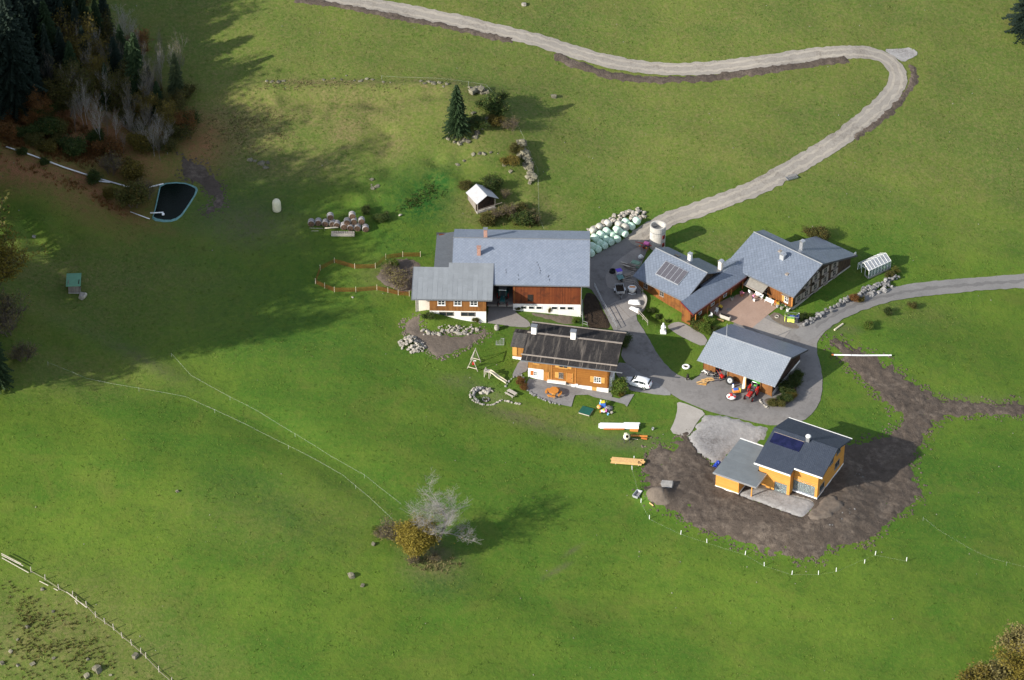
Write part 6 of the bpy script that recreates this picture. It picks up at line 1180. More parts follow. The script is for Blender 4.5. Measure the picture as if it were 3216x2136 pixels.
for s in (-1,1):
    b0 = Vector((.39,.24*s,.79))
    for k, (dx, l) in enumerate(((-.03,.07),(-.01,.085),(.012,.08),(.032,.06))): MB().tube([b0+Vector((dx,0,0)), b0+Vector((dx,.0,-l*.6)), b0+Vector((dx-.01,-.02*s,-l))], .009, 5).build('finger', 'skin', PE)
    MB().tube([b0+Vector((.02,-.02*s,.02)), b0+Vector((.045,-.03*s,-.03))], .01, 5).build('thumb', 'skin', PE)
q = Matrix.Translation(PE.location) @ Matrix.Rotation(R(-35),4,'Z') @ Vector((.4,-.26,0)); T = thing('shopping_bag', 'white bag held beside the person in pink', 'bag', q, R(-35)); MB().add([(-.16,-.08,.12),(.16,-.08,.12),(.16,.08,.12),(-.16,.08,.12),(-.2,-.1,.56),(.2,-.1,.56),(.2,.1,.56),(-.2,.1,.56)], [(3,2,1,0),(0,1,5,4),(1,2,6,5),(2,3,7,6),(3,0,4,7),(4,5,6,7)]).build('sack', 'plastic_white', T); MB().tube([(-.1,0,.56),(0,0,.78),(.1,0,.56)], .012, 5).build('strap', 'plastic_white', T)
FM = Matrix.Translation(FH.location) @ Matrix.Rotation(TF,4,'Z')
def fl(x, y): q = FM @ Vector((x,y,0)); return Vector((q.x, q.y, hz(q.x,q.y)+.1))
for lab, x in (('white bench against the farmhouse front, left of two','-6.3'),('white bench against the farmhouse front, right of two','-4.0')):
    T = thing('bench', lab, 'bench', fl(float(x), -1.4), TF); MB().bx(-.85,.85,-.22,.22,.42,.47).build('seat', 'plastic_white', T); MB().bx(-.85,.85,.2,.25,.5,.85).build('backrest', 'plastic_white', T)
    for sx_ in (-.75,.75):
        for sy in (-.18,.18): MB().bx(sx_-.03,sx_+.03,sy-.03,sy+.03,0,.419).build('leg', 'plastic_white', T)
def pot(label, loc, mat, col, s=1.0):
    T = thing('flower_pot', label, 'flower pot', loc); MB().rev([(.0,0),(.16*s,0),(.22*s,.34*s),(.24*s,.36*s),(.2*s,.33*s),(.0,.33*s)], 10).build('pot', mat, T); mb = MB()
    for k in range(26): a = random.uniform(0,6.28); r_ = random.uniform(0,.26)*s; mb.cb((r_*math.cos(a),r_*math.sin(a),(.42+random.uniform(0,.22))*s), (.12*s,.09*s,.02), random.uniform(0,6), random.uniform(-.8,.8))
    o = mb.build('flowers', col, T); o['kind'] = 'stuff'; return T
pm('leaf_green', (.05,.10,.02), .4, 6, .7); pm('bloom_orange', (.65,.2,.03), .3, 8, .7); pm('bloom_yellow', (.65,.45,.05), .3, 8, .7); pm('bloom_pink', (.6,.2,.3), .3, 8, .7); pm('terracotta', (.35,.15,.08), .15, 4, .8)
for lab, x, y, pm_, fm in (('orange flowers in a pot before the farmhouse window',-2.9,-1.0,'terracotta','bloom_orange'),('yellow flowers in a grey pot before the farmhouse window',-2.3,-1.2,'tub_grey','bloom_yellow'),('green plant in a pale pot at the farmhouse corner',-1.4,-1.2,'limestone','leaf_green'),('white-blooming pot at the farmhouse corner post',-.3,-.9,'plastic_white','leaf_green'),
     ('red-blooming pot under the awning',-8.6,-3.2,'terracotta','bloom_pink'),('pale pot on the veranda, nearest the inner corner',-9.2,-5.2,'limestone','leaf_green'),('yellow-blooming pot in the middle of the veranda',-9.0,-8.6,'dark_trim','bloom_yellow'),('large pale pot near the front end of the veranda',-9.0,-12.2,'limestone','leaf_green')): pot(lab, fl(x, y), pm_, fm, 1.5)
for lab, x, y, rz in (('white garden chair on the veranda by the front',-9.1,-11.3,0),('white garden chair on the veranda further back',-9.1,-9.7,10),('white garden chair under the awning',-7.9,-1.7,170)):
    T = thing('garden_chair', lab, 'chair', fl(x, y), TF+R(rz)); MB().bx(-.25,.25,-.25,.25,.42,.47).build('seat', 'plastic_white', T); MB().bx(-.25,.25,.22,.27,.47,.95).build('backrest', 'plastic_white', T)
    for a in (-.22,.22):
        for c_ in (-.22,.22): MB().bx(a-.025,a+.025,c_-.025,c_+.025,0,.419).build('leg', 'plastic_white', T)
p_ = G('P', 470, 1130); T = thing('wooden_trough', 'hollowed log trough with pale round end on the courtyard paving', 'trough', p_, R(-32)); M = Matrix.Rotation(math.pi/2,4,'Y'); MB().rev([(.0,-1.0),(.38,-1.0),(.42,-.95),(.42,1.1),(.38,1.15),(.0,1.15)], 12, (0,0,.42), M).build('log', 'wood_old', T); MB().bx(-.8,.95,-.2,.2,.8,.86).build('hollow', 'interior_dark', T); MB().rev([(.36,0),(.36,.02),(.0,.02)], 12, (1.15,0,.42), M).build('log_end', 'limestone', T)
o = MB().bx(-1.1,.2,-.85,-.6,.0,.14).build('front_plank', 'wood_fresh', T)
g = G('P', 550, 955); T = thing('manhole_cover', 'round dark manhole cover in the red paving', 'manhole', (g.x,g.y,g.z+.09)); MB().rev([(.42,0),(.42,.03),(.36,.04),(.0,.04)], 16).build('plate', 'weathered_rail', T); MB().torus((0,0,.035), .4, .02, 20, 5).build('ring', 'grey_metal', T)
g = G('P', 1490, 1095); T = thing('well_ring', 'white ring planter on the bare verge by the courtyard', 'planter', g); MB().rev([(.0,.02),(.26,.02),(.28,.22),(.38,.22),(.4,.0)], 18).build('ring', 'limestone', T); MB().rev([(.27,.1),(.0,.14)], 12).build('soil', 'soil', T)
# rotary clothes frame with towels
g = G('P', 1790, 1210); T = thing('clothes_dryer', 'laundry frame hung with yellow, green-striped and blue cloths at the house corner', 'laundry rack', g, R(-12)); pm('cloth_lime', (.62,.72,.12), .1, 4, .9); pm('cloth_green', (.14,.26,.07), .2, 4, .9); pm('cloth_blue', (.05,.1,.35), .2, 4, .9); pm('cloth_dark', (.05,.05,.06), .2, 4, .9)
MB().tube([(0,0,0),(0,0,1.9)], .035, 6).build('pole', 'sheet_metal', T); c4 = [(-1.35,-.5),(1.05,-.5),(1.05,.75),(-1.35,.75)]
for a, b2 in zip(c4, c4[1:]+c4[:1]): MB().tube([(a[0],a[1],1.7),(b2[0],b2[1],1.7)], .025, 5).build('line', 'sheet_metal', T); MB().tube([(0,0,1.3),(a[0],a[1],1.7)], .025, 5).build('arm', 'sheet_metal', T)
def towel(pts, mat, top=1.7, bot=.55):
    mb = MB(); n_ = 8
    for i in range(n_+1):
        f_ = i/n_; x_ = pts[0][0]+(pts[1][0]-pts[0][0])*f_; y_ = pts[0][1]+(pts[1][1]-pts[0][1])*f_; w_ = .05*math.sin(f_*9)
        mb.v += [(x_,y_,top),(x_+w_,y_-.06+w_,(top+bot)/2),(x_+w_*1.4,y_-.05-w_,bot)]
    for i in range(n_):
        for j in range(2): a = i*3+j; mb.f.append((a,a+3,a+4,a+1))
    o = mb.build('towel', mat, T); s = o.modifiers.new('solid','SOLIDIFY'); s.thickness = .02; return o
towel([(-1.35,.6),(-1.25,-.5)], 'cloth_lime', 1.69, .35); towel([(-.85,-.5),(.35,-.5)], 'cloth_green', 1.69, 1.25); towel([(-.85,-.51),(.35,-.51)], 'cloth_lime', 1.24, .55); towel([(.5,-.1),(1.05,.5)], 'cloth_blue', 1.69, .8); towel([(.55,-.5),(.95,-.5)], 'cloth_dark', 1.69, .7); towel([(-.9,.2),(.4,.25)], 'cloth_dark', 1.6, .9); towel([(-.5,.0),(.3,.05)], 'cloth_blue', 1.6, 1.1)
# ------------------------------------------------------------------ chalet garden
g = G('S', 680, 880); T = thing('garden_table', 'round orange wooden table with curved benches on the chalet terrace', 'garden table', (g.x,g.y,g.z+.09)); MB().rev([(.0,.70),(.85,.70),(.88,.72),(.88,.77),(.85,.79),(.0,.79)], 24).build('tabletop', 'wood_orange', T); MB().rev([(.4,0),(.12,.08),(.1,.69),(.3,.699)], 12).build('pedestal', 'shutter_wood', T)
for k in range(4):
    a0 = k*math.pi/2+.5; arc = [(a0+.15+i*.16) for i in range(8)]; mb = MB()
    for a, b2 in zip(arc, arc[1:]): mb.ex([(1.05*math.cos(a),1.05*math.sin(a),.46),(1.05*math.cos(b2),1.05*math.sin(b2),.46),(1.42*math.cos(b2),1.42*math.sin(b2),.46),(1.42*math.cos(a),1.42*math.sin(a),.46)], (0,0,-.07))
    s_ = mb.build('bench_seat', 'wood_orange', T)
    for a in (arc[1], arc[-2]): MB().bx(1.23*math.cos(a)-.05,1.23*math.cos(a)+.05,1.23*math.sin(a)-.05,1.23*math.sin(a)+.05,0,.389).build('leg', 'shutter_wood', s_)
g = G('b', 1215, 1210); T = thing('picnic_bench', 'weathered wooden bench on the lawn beside the fire pit', 'bench', g, R(-42)); MB().bx(-.9,.9,.1,.75,.5,.56).build('seat', 'wood_old', T); MB().bx(-.9,.9,-.45,-.15,.35,.41).build('lower_seat', 'wood_old', T)
for x in (-.7,.7):
    for y in (-.3,.2,.65): MB().bx(x-.05,x+.05,y-.05,y+.05,0,.349 if y < 0 else .499).build('leg', 'wood_old', T)
# swing frame: two A-frames joined by a beam
f1, f2 = [G('b',*q) for q in ((195,580),(460,650))]; r1, r2 = [G('b',*q) for q in ((270,370),(530,430))]; c = (f1+f2+r1+r2)/4; T = thing('swing_frame', 'wooden swing frame with red swing seat on the lawn left of the chalet', 'swing', c)
vv = {}
for nm, a, b2 in (('f',f1,f2),('r',r1,r2)):
    a, b2 = rel(T,a), rel(T,b2); ap = (a+b2)/2+Vector((0,0,2.5)); vv[nm] = ap
    for p in (a, b2): MB().tube([p-Vector((0,0,.2)), ap], .06, 6).build('leg', 'wood_old', T)
    MB().tube([a.lerp(ap,.18), b2.lerp(ap,.18)], .06, 6).build('crossbar', 'pale_board', T)
MB().tube([vv['f']+(vv['f']-vv['r'])*.1, vv['r']+(vv['r']-vv['f'])*.1], .07, 6).build('beam', 'wood_old', T)
for f_, mt in ((.3,'paint_red'),(.7,'plastic_white')):
    p = vv['f'].lerp(vv['r'], f_); s_ = MB().cb(p-Vector((0,0,1.9)), (.5,.22,.06)).build('swing_seat', mt, T)
    if f_ < .5: MB().cb(p-Vector((0,-.1,1.65)), (.45,.05,.45)).build('seat_back', mt, s_)
    for dx in (-.22,.22): MB().tube([p+Vector((dx,0,0)), p+Vector((dx,0,-1.88))], .012, 4).build('rope', 'wood_old', s_)
a_, b_ = G('b',690,770), G('b',1125,915); T = thing('slide', 'wavy cream wooden slide on a small platform in the chalet garden', 'slide', a_, math.atan2(b_.y-a_.y, b_.x-a_.x)); L = math.hypot(b_.x-a_.x, b_.y-a_.y); dz_ = b_.z-a_.z; mb = MB(); pr = []
for i in range(13): f_ = i/12; pr.append((.35+f_*(L-.35), 1.15*(1-f_)+.12*math.sin(f_*9)*(1-f_)+.14+dz_*f_))
for y in (-.28,.28): mb2 = MB(); [mb2.ex([(x0,y-.03,z0-.1),(x1,y-.03,z1-.1),(x1,y-.03,z1+.12),(x0,y-.03,z0+.12)], (0,.06,0)) for (x0,z0),(x1,z1) in zip(pr, pr[1:])]; mb2.build('slide_side', 'pale_board', T)
for (x0,z0),(x1,z1) in zip(pr, pr[1:]): mb.ex([(x0,-.25,z0),(x1,-.25,z1),(x1,.25,z1),(x0,.25,z0)], (0,0,-.04))
mb.build('slide_bed', 'wrap_cream', T); MB().bx(-.55,.4,-.4,.4,1.2,1.27).build('platform', 'wood_old', T)
for x in (-.5,.35):
    for y in (-.36,.36): MB().bx(x-.05,x+.05,y-.05,y+.05,-.2,1.6 if x < 0 else 1.199).build('post', 'wood_old', T)
for z in (1.45,1.58): MB().bx(-.5,-.44,-.36,.36,z,z+.08).build('rail', 'wood_old', T)
g = G('b', 640, 1310); T = thing('fire_ring', 'dark fire ring with charred stones inside the stone spiral', 'fire pit', g); MB().rev([(.0,.05),(.5,.05),(.7,.01)], 16).build('ash', 'manure', T)
for k in range(9): put_stone(T, (.55*math.cos(k*.7), .5*math.sin(k*.7), .12), .3, GREY)
g = G('C', 1300, 925); T = thing('sandbox', 'dark green cover over a low wooden sandbox on the chalet lawn', 'sandbox', g, R(-25)); pm('cover_green', (.012,.085,.065), .15, 2, .5); MB().bx(-.95,.95,-.9,.9,0,.22).build('frame', 'wood_old', T); MB().ex([(-1.0,-.95,.24),(1.0,-.95,.24),(1.0,.95,.3),(-1.0,.95,.3)], (0,0,-.018)).build('cover', 'cover_green', T)
# toys: playhouse figures kept generic
def toy(name, label, k, x, y, builder): g = G(k, x, y); T = thing(name, label, 'toy', g); builder(T); return T
toy('toy_ball', 'big orange toy ball in the toy heap on the chalet lawn', 'a', 210, 420, lambda T: (MB().sph((0,0,.36), .36, 16, 10).build('ball', 'plastic_orange', T, True), MB().torus((0,0,.36), .355, .02, 20, 4).build('seam', 'plastic_white', T)))
toy('toy_box', 'blue toy bin with yellow lid and white side in the toy heap', 'a', 330, 370, lambda T: (MB().bx(-.35,.45,-.3,.3,0,.75).build('bin', 'paint_blue', T, bev=.06), MB().bx(-.4,.3,-.1,.5,.8,1.0).build('lid', 'plastic_yellow', T, bev=.05), MB().bx(-.6,-.36,-.2,.3,0,.85).build('side', 'plastic_lightblue', T, bev=.04), MB().rev([(.0,0),(.14,0),(.1,.2),(.0,.22)], 10, (-.35,.35,.95)).build('cup', 'plastic_white', T)))
toy('toy_tractor', 'white, yellow and pink ride-on toy in the toy heap', 'a', 350, 545, lambda T: (MB().bx(-.45,.3,-.25,.25,.15,.45).build('body', 'plastic_white', T, bev=.08), MB().bx(-.15,.15,-.2,.2,.451,.7).build('seat', 'plastic_yellow', T, bev=.05), MB().bx(.31,.55,-.22,.22,.2,.6).build('hood', 'plastic_pink', T, bev=.06), [wheel(T, x, y, .16, .1, 'plastic_orange') for x in (-.3,.35) for y in (-.28,.28)], MB().bx(-.62,-.46,-.22,.2,.1,.4).build('bumper', 'plastic_orange', T, bev=.04)))
toy('toy_bucket', 'light blue toy bucket at the lower end of the toy heap', 'a', 485, 620, lambda T: (MB().rev([(.0,0),(.14,0),(.19,.3),(.15,.3),(.0,.06)], 12).build('bucket', 'plastic_lightblue', T), MB().torus((0,0,.3), .17, .012, 14, 4, Matrix.Rotation(R(70),4,'X')).build('handle', 'plastic_white', T)))
stone_heap('play_rocks', 'pile of grey play rocks beside the coloured toys', [('a',400,380),('a',480,340),('a',570,360),('a',560,520),('a',480,560),('a',410,500)], 14, .55, GREY, .6)
g = G('a', 600, 570); o = put_stone(None, (g.x,g.y,g.z+.15), .5, LIME, 'boulder'); tag(o, 'single pale stone right of the toy heap', 'boulder')
g = G('d', 280, 1220); T = thing('stone_planter', 'barrel planter with white top beside the barn ramp', 'planter', g); MB().rev([(.0,0),(.36,0),(.45,.35),(.4,.75),(.42,.78),(.34,.76),(.0,.7)], 14).build('barrel', 'stone_base', T, True); MB().sph((0,0,.85), (.3,.3,.2), 10, 6).build('top', 'limestone', T, True)
g = G('d', 350, 1500); T = thing('mesh_frame', 'pale grey-green wire frame panel lying on the grass left of the chalet annex', 'wire frame', g, R(-2)); MB().tube([(-.65,-.75,.06),(.65,-.75,.06),(.65,1.05,.1),(-.65,1.05,.1),(-.65,-.75,.06)], .035, 5).build('frame', 'tub_grey', T)
for k in range(6): MB().tube([(-.6+k*.24,-.73,.07),(-.6+k*.24,1.03,.1)], .012, 4).build('wire', 'tub_grey', T); MB().tube([(-.63,-.6+k*.3,.08),(.63,-.6+k*.3,.09)], .012, 4).build('wire', 'tub_grey', T)
g = G('S', 1035, 770); T = thing('covered_stool', 'white covered stool beside the chalet door', 'stool', g); MB().bx(-.28,.28,-.25,.25,.35,.8).build('cover', 'plastic_white', T, bev=.06)
for a in (-.2,.2):
    for c_ in (-.18,.18): MB().bx(a-.03,a+.03,c_-.03,c_+.03,0,.349).build('leg', 'wood_old', T)
g = G('S', 985, 755); T = thing('door_steps', 'white block steps by the chalet front door', 'steps', g, TC); MB().bx(-.28,.28,-.25,.45,-.1,.55).build('upper_step', 'plastic_white', T); MB().bx(-1.1,-.35,-.1,.5,-.1,.4).build('lower_step', 'stone_base', T)
g = G('S', 145, 240); T = thing('water_butt', 'pale grey-blue watering barrel by the chalet annex', 'barrel', g); MB().rev([(.0,0),(.26,0),(.3,.2),(.3,.6),(.26,.75),(.0,.76)], 14).build('barrel', 'tub_grey', T, True); MB().tube([(.28,0,.3),(.4,0,.25)], .03, 6).build('tap', 'dark_trim', T)
# ------------------------------------------------------------------ vegetation
ORD = ['first','second','third','fourth','fifth','sixth','seventh','eighth','ninth','tenth','eleventh','twelfth','thirteenth','fourteenth','fifteenth','sixteenth','seventeenth','eighteenth','nineteenth','twentieth','twenty-first','twenty-second','twenty-third','twenty-fourth']
MC = {'leaf_olive':'olive','leaf_rust':'rusty','leaf_deep':'dark green','leaf_gold':'golden','leaf_mixed':'orange-flecked','leaf_bright':'bright green','bark_grey':'grey','twig':'brown'}
def leafmat(name, c1, c2, c3=None, trans=.25, rnd=.18):
    m, t, b = nmat(name); v = oc(t); g = t.nodes.new('ShaderNodeNewGeometry')
    n1 = nz(t, v, 1.1, 3, .6); n2 = nz(t, v, 9, 2, .6)
    o = mixc(t, rng(t, mth(t,'ADD',mth(t,'MULTIPLY',n1,.5),mth(t,'MULTIPLY',n2,.5)), .32, .68), c1, c2)
    if c3: o = mixc(t, rng(t, nz(t, v, 2.3, 3, .7), .52, .64), o, c3)
    oi = t.nodes.new('ShaderNodeObjectInfo'); hs = N(t, 'ShaderNodeHueSaturation'); ln(t, rng(t, oi.outputs['Random'], 0, 1, 1-rnd, 1+rnd), hs.inputs['Value']); ln(t, o, hs.inputs['Color']); o = hs.outputs[0]
    ln(t, o, b.inputs['Base Color']); b.inputs['Roughness'].default_value = .7; b.inputs['Specular IOR Level'].default_value = .2
    tr = t.nodes.new('ShaderNodeBsdfTranslucent'); ln(t, o, tr.inputs[0]); mx = t.nodes.new('ShaderNodeMixShader'); mx.inputs[0].default_value = trans
    ln(t, b.outputs[0], mx.inputs[1]); ln(t, tr.outputs[0], mx.inputs[2]); ln(t, mx.outputs[0], t.nodes['Material Output'].inputs[0]); return m
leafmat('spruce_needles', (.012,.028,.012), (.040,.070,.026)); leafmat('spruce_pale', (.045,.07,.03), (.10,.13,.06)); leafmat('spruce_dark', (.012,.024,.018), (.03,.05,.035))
leafmat('leaf_gold', (.085,.07,.014), (.19,.145,.028), (.065,.07,.018)); leafmat('leaf_olive', (.045,.052,.013), (.10,.10,.025), (.13,.095,.025)); leafmat('leaf_rust', (.13,.055,.018), (.25,.12,.035), (.08,.06,.02))
leafmat('leaf_yellow', (.15,.12,.018), (.27,.21,.035), (.11,.10,.02)); leafmat('leaf_straw', (.16,.14,.06), (.28,.235,.11), (.12,.12,.04)); leafmat('leaf_tan', (.13,.115,.04), (.25,.21,.08), (.10,.095,.03)); leafmat('leaf_deep', (.022,.045,.012), (.06,.095,.02), (.09,.09,.02)); leafmat('leaf_bright', (.06,.12,.015), (.12,.19,.03), (.17,.14,.03)); leafmat('leaf_mixed', (.04,.075,.015), (.10,.13,.025), (.22,.12,.025))
pm('bark_grey', (.16,.145,.13), .3, 6, .9); pm('bark_brown', (.085,.065,.05), .35, 6, .9); pm('bark_pale', (.33,.31,.29), .25, 6, .9); pm('twig', (.12,.095,.075), .3, 6, .9); pm('twig_grey', (.27,.255,.24), .25, 6, .9)
def spruce_meshes(seed, H=16.0, Rr=3.0):
    r = random.Random(seed); tk = MB().tube([(0,0,-.5),(0,0,H*.5),(0,0,H*.97)], [.26,.15,.02], 7); v, f = [], []
    z = H*.05
    while z < H*.985:
        fr_ = z/H; rad = Rr*((1-fr_)**.82)*r.uniform(.82,1.1)+.12; nb = 9 if fr_ < .7 else 6; a0 = r.uniform(0,6.28)
        for k in range(nb):
            a = a0+k*6.283/nb+r.uniform(-.25,.25); L = rad*r.uniform(.72,1.12); ca, sa = math.cos(a), math.sin(a); ns = max(3, int(L/.28))
            for j in range(ns):
                t0 = (j+.3)/ns; d = L*t0; zz = z+.12*L*t0-.42*L*t0*t0; w = (.30+.28*(1-t0))*r.uniform(.7,1.2)*min(1, .4+L*.4); dl = L/ns*1.5
                for sd in (-1, 1):
                    px, py = -sa*sd, ca*sd; n = len(v)
                    v += [(ca*d, sa*d, zz+.04), (ca*(d+dl)+px*w*.35, sa*(d+dl)+py*w*.35, zz-.06-r.uniform(0,.1)), (ca*(d+dl*.35)+px*w, sa*(d+dl*.35)+py*w, zz-.16-r.uniform(0,.22))]; f.append((n,n+1,n+2))
                n = len(v); v += [(ca*d,sa*d,zz),(ca*(d+dl),sa*(d+dl),zz-.1),(ca*(d+dl*.5)+r.uniform(-.1,.1),sa*(d+dl*.5)+r.uniform(-.1,.1),zz-.42-r.uniform(0,.2))]; f.append((n,n+1,n+2))
        z += .30+.16*(1-fr_)
    cr = MB(); cr.v, cr.f = v, f; return tk.mesh('trunk','bark_brown',True), cr.mesh('crown','spruce_needles')
def skeleton(seed, H, spread, lv=5, nbr=(4,6), trunk=.3, up=.35, stems=1, r0=.2):
    rr = random.Random(seed); segs = []; tips = []
    def grow(p, d, L, rad, lev):
        n = 3; q = p
        for i in range(n):
            d2 = (d+Vector((rr.gauss(0,.14), rr.gauss(0,.14), rr.gauss(0,.1)+.05))).normalized(); q2 = q+d2*L/n; ra, rb = rad*(1-.55*i/n), rad*(1-.55*(i+1)/n); segs.append((q,q2,ra,rb,lev)); 
            if lev < lv and (lev > 0 or i >= 1):
                for _ in range(rr.randint(1, 2) if lev else rr.randint(2, 3)):
                    a = rr.uniform(0,6.28); side = Vector((math.cos(a), math.sin(a), rr.uniform(-.1,.5))); grow(q.lerp(q2, rr.uniform(.3,1)), (d2*.55+side*spread).normalized()+Vector((0,0,up*.4)), L*rr.uniform(.5,.72), rb*.62, lev+1)
            q, d = q2, d2
        tips.append((q, lev))
        if lev < lv: grow(q, (d+Vector((rr.gauss(0,.3),rr.gauss(0,.3),.1))).normalized(), L*.62, rad*.45, lev+1)
    for s in range(stems):
        a = s*6.283/max(1,stems)+rr.uniform(-.4,.4); grow(Vector((.15*math.cos(a),.15*math.sin(a),-.3)) if stems > 1 else Vector((0,0,-.3)), Vector((.4*math.cos(a),.4*math.sin(a),1)).normalized() if stems > 1 else Vector((rr.uniform(-.1,.1),rr.uniform(-.1,.1),1)), H*trunk, r0, 0)
    top = max(s[1].z for s in segs); k = H/top
    return [(a*k,b2*k,c,d,l) for a,b2,c,d,l in segs], [(p*k,l) for p,l in tips]
def wood(segs, mat, minr=.012):
    mb = MB()
    for a, b2, ra, rb, l in segs: mb.tube([a,b2], [max(ra,minr),max(rb,minr*.8)], 5 if l < 2 else 3, False)
    return mb.mesh('branches', mat, True)
def leaves(tips, seed, n, size, rad, mat, minlev=2, frac=1.0):
    rr = random.Random(seed); v, f = [], []
    for p, l in tips:
        if l < minlev or rr.random() > frac: continue
        for _ in range(n):
            c = p+Vector((rr.gauss(0,rad),rr.gauss(0,rad),rr.gauss(0,rad*.8))); a = Vector((rr.gauss(0,1),rr.gauss(0,1),rr.gauss(0,.6))).normalized(); b2 = a.cross(Vector((rr.gauss(0,1),rr.gauss(0,1),rr.gauss(0,1)))).normalized(); s = size*rr.uniform(.6,1.3); k = len(v)
            v += [c-a*s, c+b2*s*.55, c+a*s, c-b2*s*.55]; f.append((k,k+1,k+2,k+3))
    mb = MB(); mb.v, mb.f = v, f; return mb.mesh('crown', mat)
SPR = [spruce_meshes(5), spruce_meshes(9, 16, 2.6), spruce_meshes(14, 16, 3.5)]
AUT = []
for sd in (21, 34, 52):
    sg, tp = skeleton(sd, 9, .9, 4, trunk=.3, r0=.16); AUT.append((wood(sg,'bark_brown'), leaves(tp, sd, 5, .15, .32, 'leaf_gold')))
BAR = []
for sd in (61, 72): sg, tp = skeleton(sd, 9, .75, 4, trunk=.34, up=.5, r0=.10); BAR.append((wood(sg,'bark_grey',.007), leaves(tp, sd, 1, .10, .2, 'leaf_tan', 3, .25)))
SHR = []
for sd in (81, 95, 107): sg, tp = skeleton(sd, 2.2, 1.0, 3, trunk=.4, stems=4, r0=.05); SHR.append((wood(sg,'twig',.01), leaves(tp, sd, 7, .10, .2, 'leaf_olive', 1)))
BSH = []
for sd in (121, 133): sg, tp = skeleton(sd, 2.2, .8, 3, trunk=.45, up=.5, stems=6, r0=.035); BSH.append((wood(sg,'twig',.009), leaves(tp, sd, 1, .07, .18, 'leaf_tan', 2, .5)))
KIND = {'spruce':SPR, 'autumn':AUT, 'bare':BAR, 'shrub':SHR, 'bareshrub':BSH}; BASEH = {'spruce':16, 'autumn':9, 'bare':9, 'shrub':2.2, 'bareshrub':2.2}
def plant(kind, name, label, loc, H, wid=1.0, mat=None, bark=None, cat='tree', group=None, lean=(0,0), var=None):
    ms = KIND[kind]; tk, cr = ms[(var if var is not None else random.randrange(len(ms))) % len(ms)]; T = thing(name, label, cat, loc, random.uniform(0,6.28), group); s = H/BASEH[kind]; T.scale = (s*wid, s*wid, s)
    T.rotation_euler = (lean[0], lean[1], random.uniform(0,6.28))
    for nm, m, mt in (('trunk' if kind in ('spruce','autumn','bare') else 'stems', tk, bark), ('crown' if kind != 'shrub' else 'foliage', cr, mat)):
        o = link(nm, m, T)
        if mt: o.material_slots[0].link = 'OBJECT'; o.material_slots[0].material = MATS[mt]
    return T
# --- forest in the upper left
FG = 'forest trees at the upper left'
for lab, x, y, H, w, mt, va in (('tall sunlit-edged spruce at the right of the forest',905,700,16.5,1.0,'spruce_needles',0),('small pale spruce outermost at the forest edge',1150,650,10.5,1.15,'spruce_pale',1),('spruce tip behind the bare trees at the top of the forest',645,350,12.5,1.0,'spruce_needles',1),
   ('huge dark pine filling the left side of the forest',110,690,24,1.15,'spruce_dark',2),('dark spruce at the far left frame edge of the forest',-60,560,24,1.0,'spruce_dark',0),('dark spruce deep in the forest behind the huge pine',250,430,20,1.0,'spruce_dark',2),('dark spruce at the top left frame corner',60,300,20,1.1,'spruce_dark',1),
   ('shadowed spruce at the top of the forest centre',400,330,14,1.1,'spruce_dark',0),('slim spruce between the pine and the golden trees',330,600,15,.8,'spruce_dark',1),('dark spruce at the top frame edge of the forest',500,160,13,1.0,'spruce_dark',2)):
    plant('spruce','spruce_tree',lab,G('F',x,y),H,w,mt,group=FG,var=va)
for lab, kd, x, y, H, w, mt, bk in (('golden-leaved tree at the top centre of the forest','autumn',470,420,12,1.0,'leaf_gold',None),('olive-yellow tree left of the bare birch','autumn',450,760,11,.9,'leaf_olive',None),('thin golden tree behind the sunlit spruce','autumn',590,640,10,.7,'leaf_gold',None),('pale grey-green tree in the middle of the forest','autumn',740,680,9,.8,'leaf_olive','bark_grey'),
   ('bare pale tree left of the tall spruce tip','bare',825,330,11,.8,None,'bark_pale'),('bare white birch at the front of the forest','bare',665,950,12,.5,None,'bark_pale'),('leaning yellow sapling at the right of the forest','autumn',1060,880,8,.7,'leaf_gold',None),('olive bush-like tree below the pale spruce','autumn',1170,820,6,1.0,'leaf_olive',None),
   ('dark olive tree right of the huge pine','autumn',360,720,9,1.1,'leaf_olive',None),('rusty young tree at the forest edge','autumn',1240,900,5,1.0,'leaf_rust',None),('golden tree at the top frame edge of the forest','autumn',560,180,10,1.0,'leaf_gold',None)):
    plant(kd, 'autumn_tree' if kd == 'autumn' else 'bare_tree', lab, G('F',x,y), H, w, mt, bk, group=FG)
def spread(items, phrase, fn):
    n = {}
    for x, y, mt, *rest in sorted(items): i = n.get(mt, 0); n[mt] = i+1; fn(x, y, mt, phrase % (ORD[i], MC[mt]), *rest)
spread([(x, y, 'twig' if k % 2 else 'bark_grey', H) for k, (x, y, H) in enumerate(((850,900,8),(890,930,9),(930,960,7.5),(975,930,9),(1000,1010,8.5),(1040,1040,7),(1085,1000,6.5),(940,860,8),(1020,930,8),(800,1000,6),(1110,930,6),(700,880,7),(760,920,8)))],
   '%s %s leafless sapling from the left at the forest foot', lambda x, y, mt, lab, H: plant('bare','bare_sapling',lab,G('F',x,y),H,.5,None,'bark_pale' if mt == 'bark_grey' else 'bark_grey',group='bare saplings at the forest foot'))
spread([(random.uniform(20,1250), random.uniform(600,1000), random.choice(['leaf_olive','leaf_rust','leaf_deep','leaf_gold','leaf_olive']), random.uniform(1.8,3.6)) for k in range(40)],
   '%s %s shrub from the left in the undergrowth at the forest foot', lambda x, y, mt, lab, H: plant('shrub','shrub',lab,G('F',x,y),H,random.uniform(.9,1.3),mt,cat='shrub',group='forest undergrowth shrubs'))
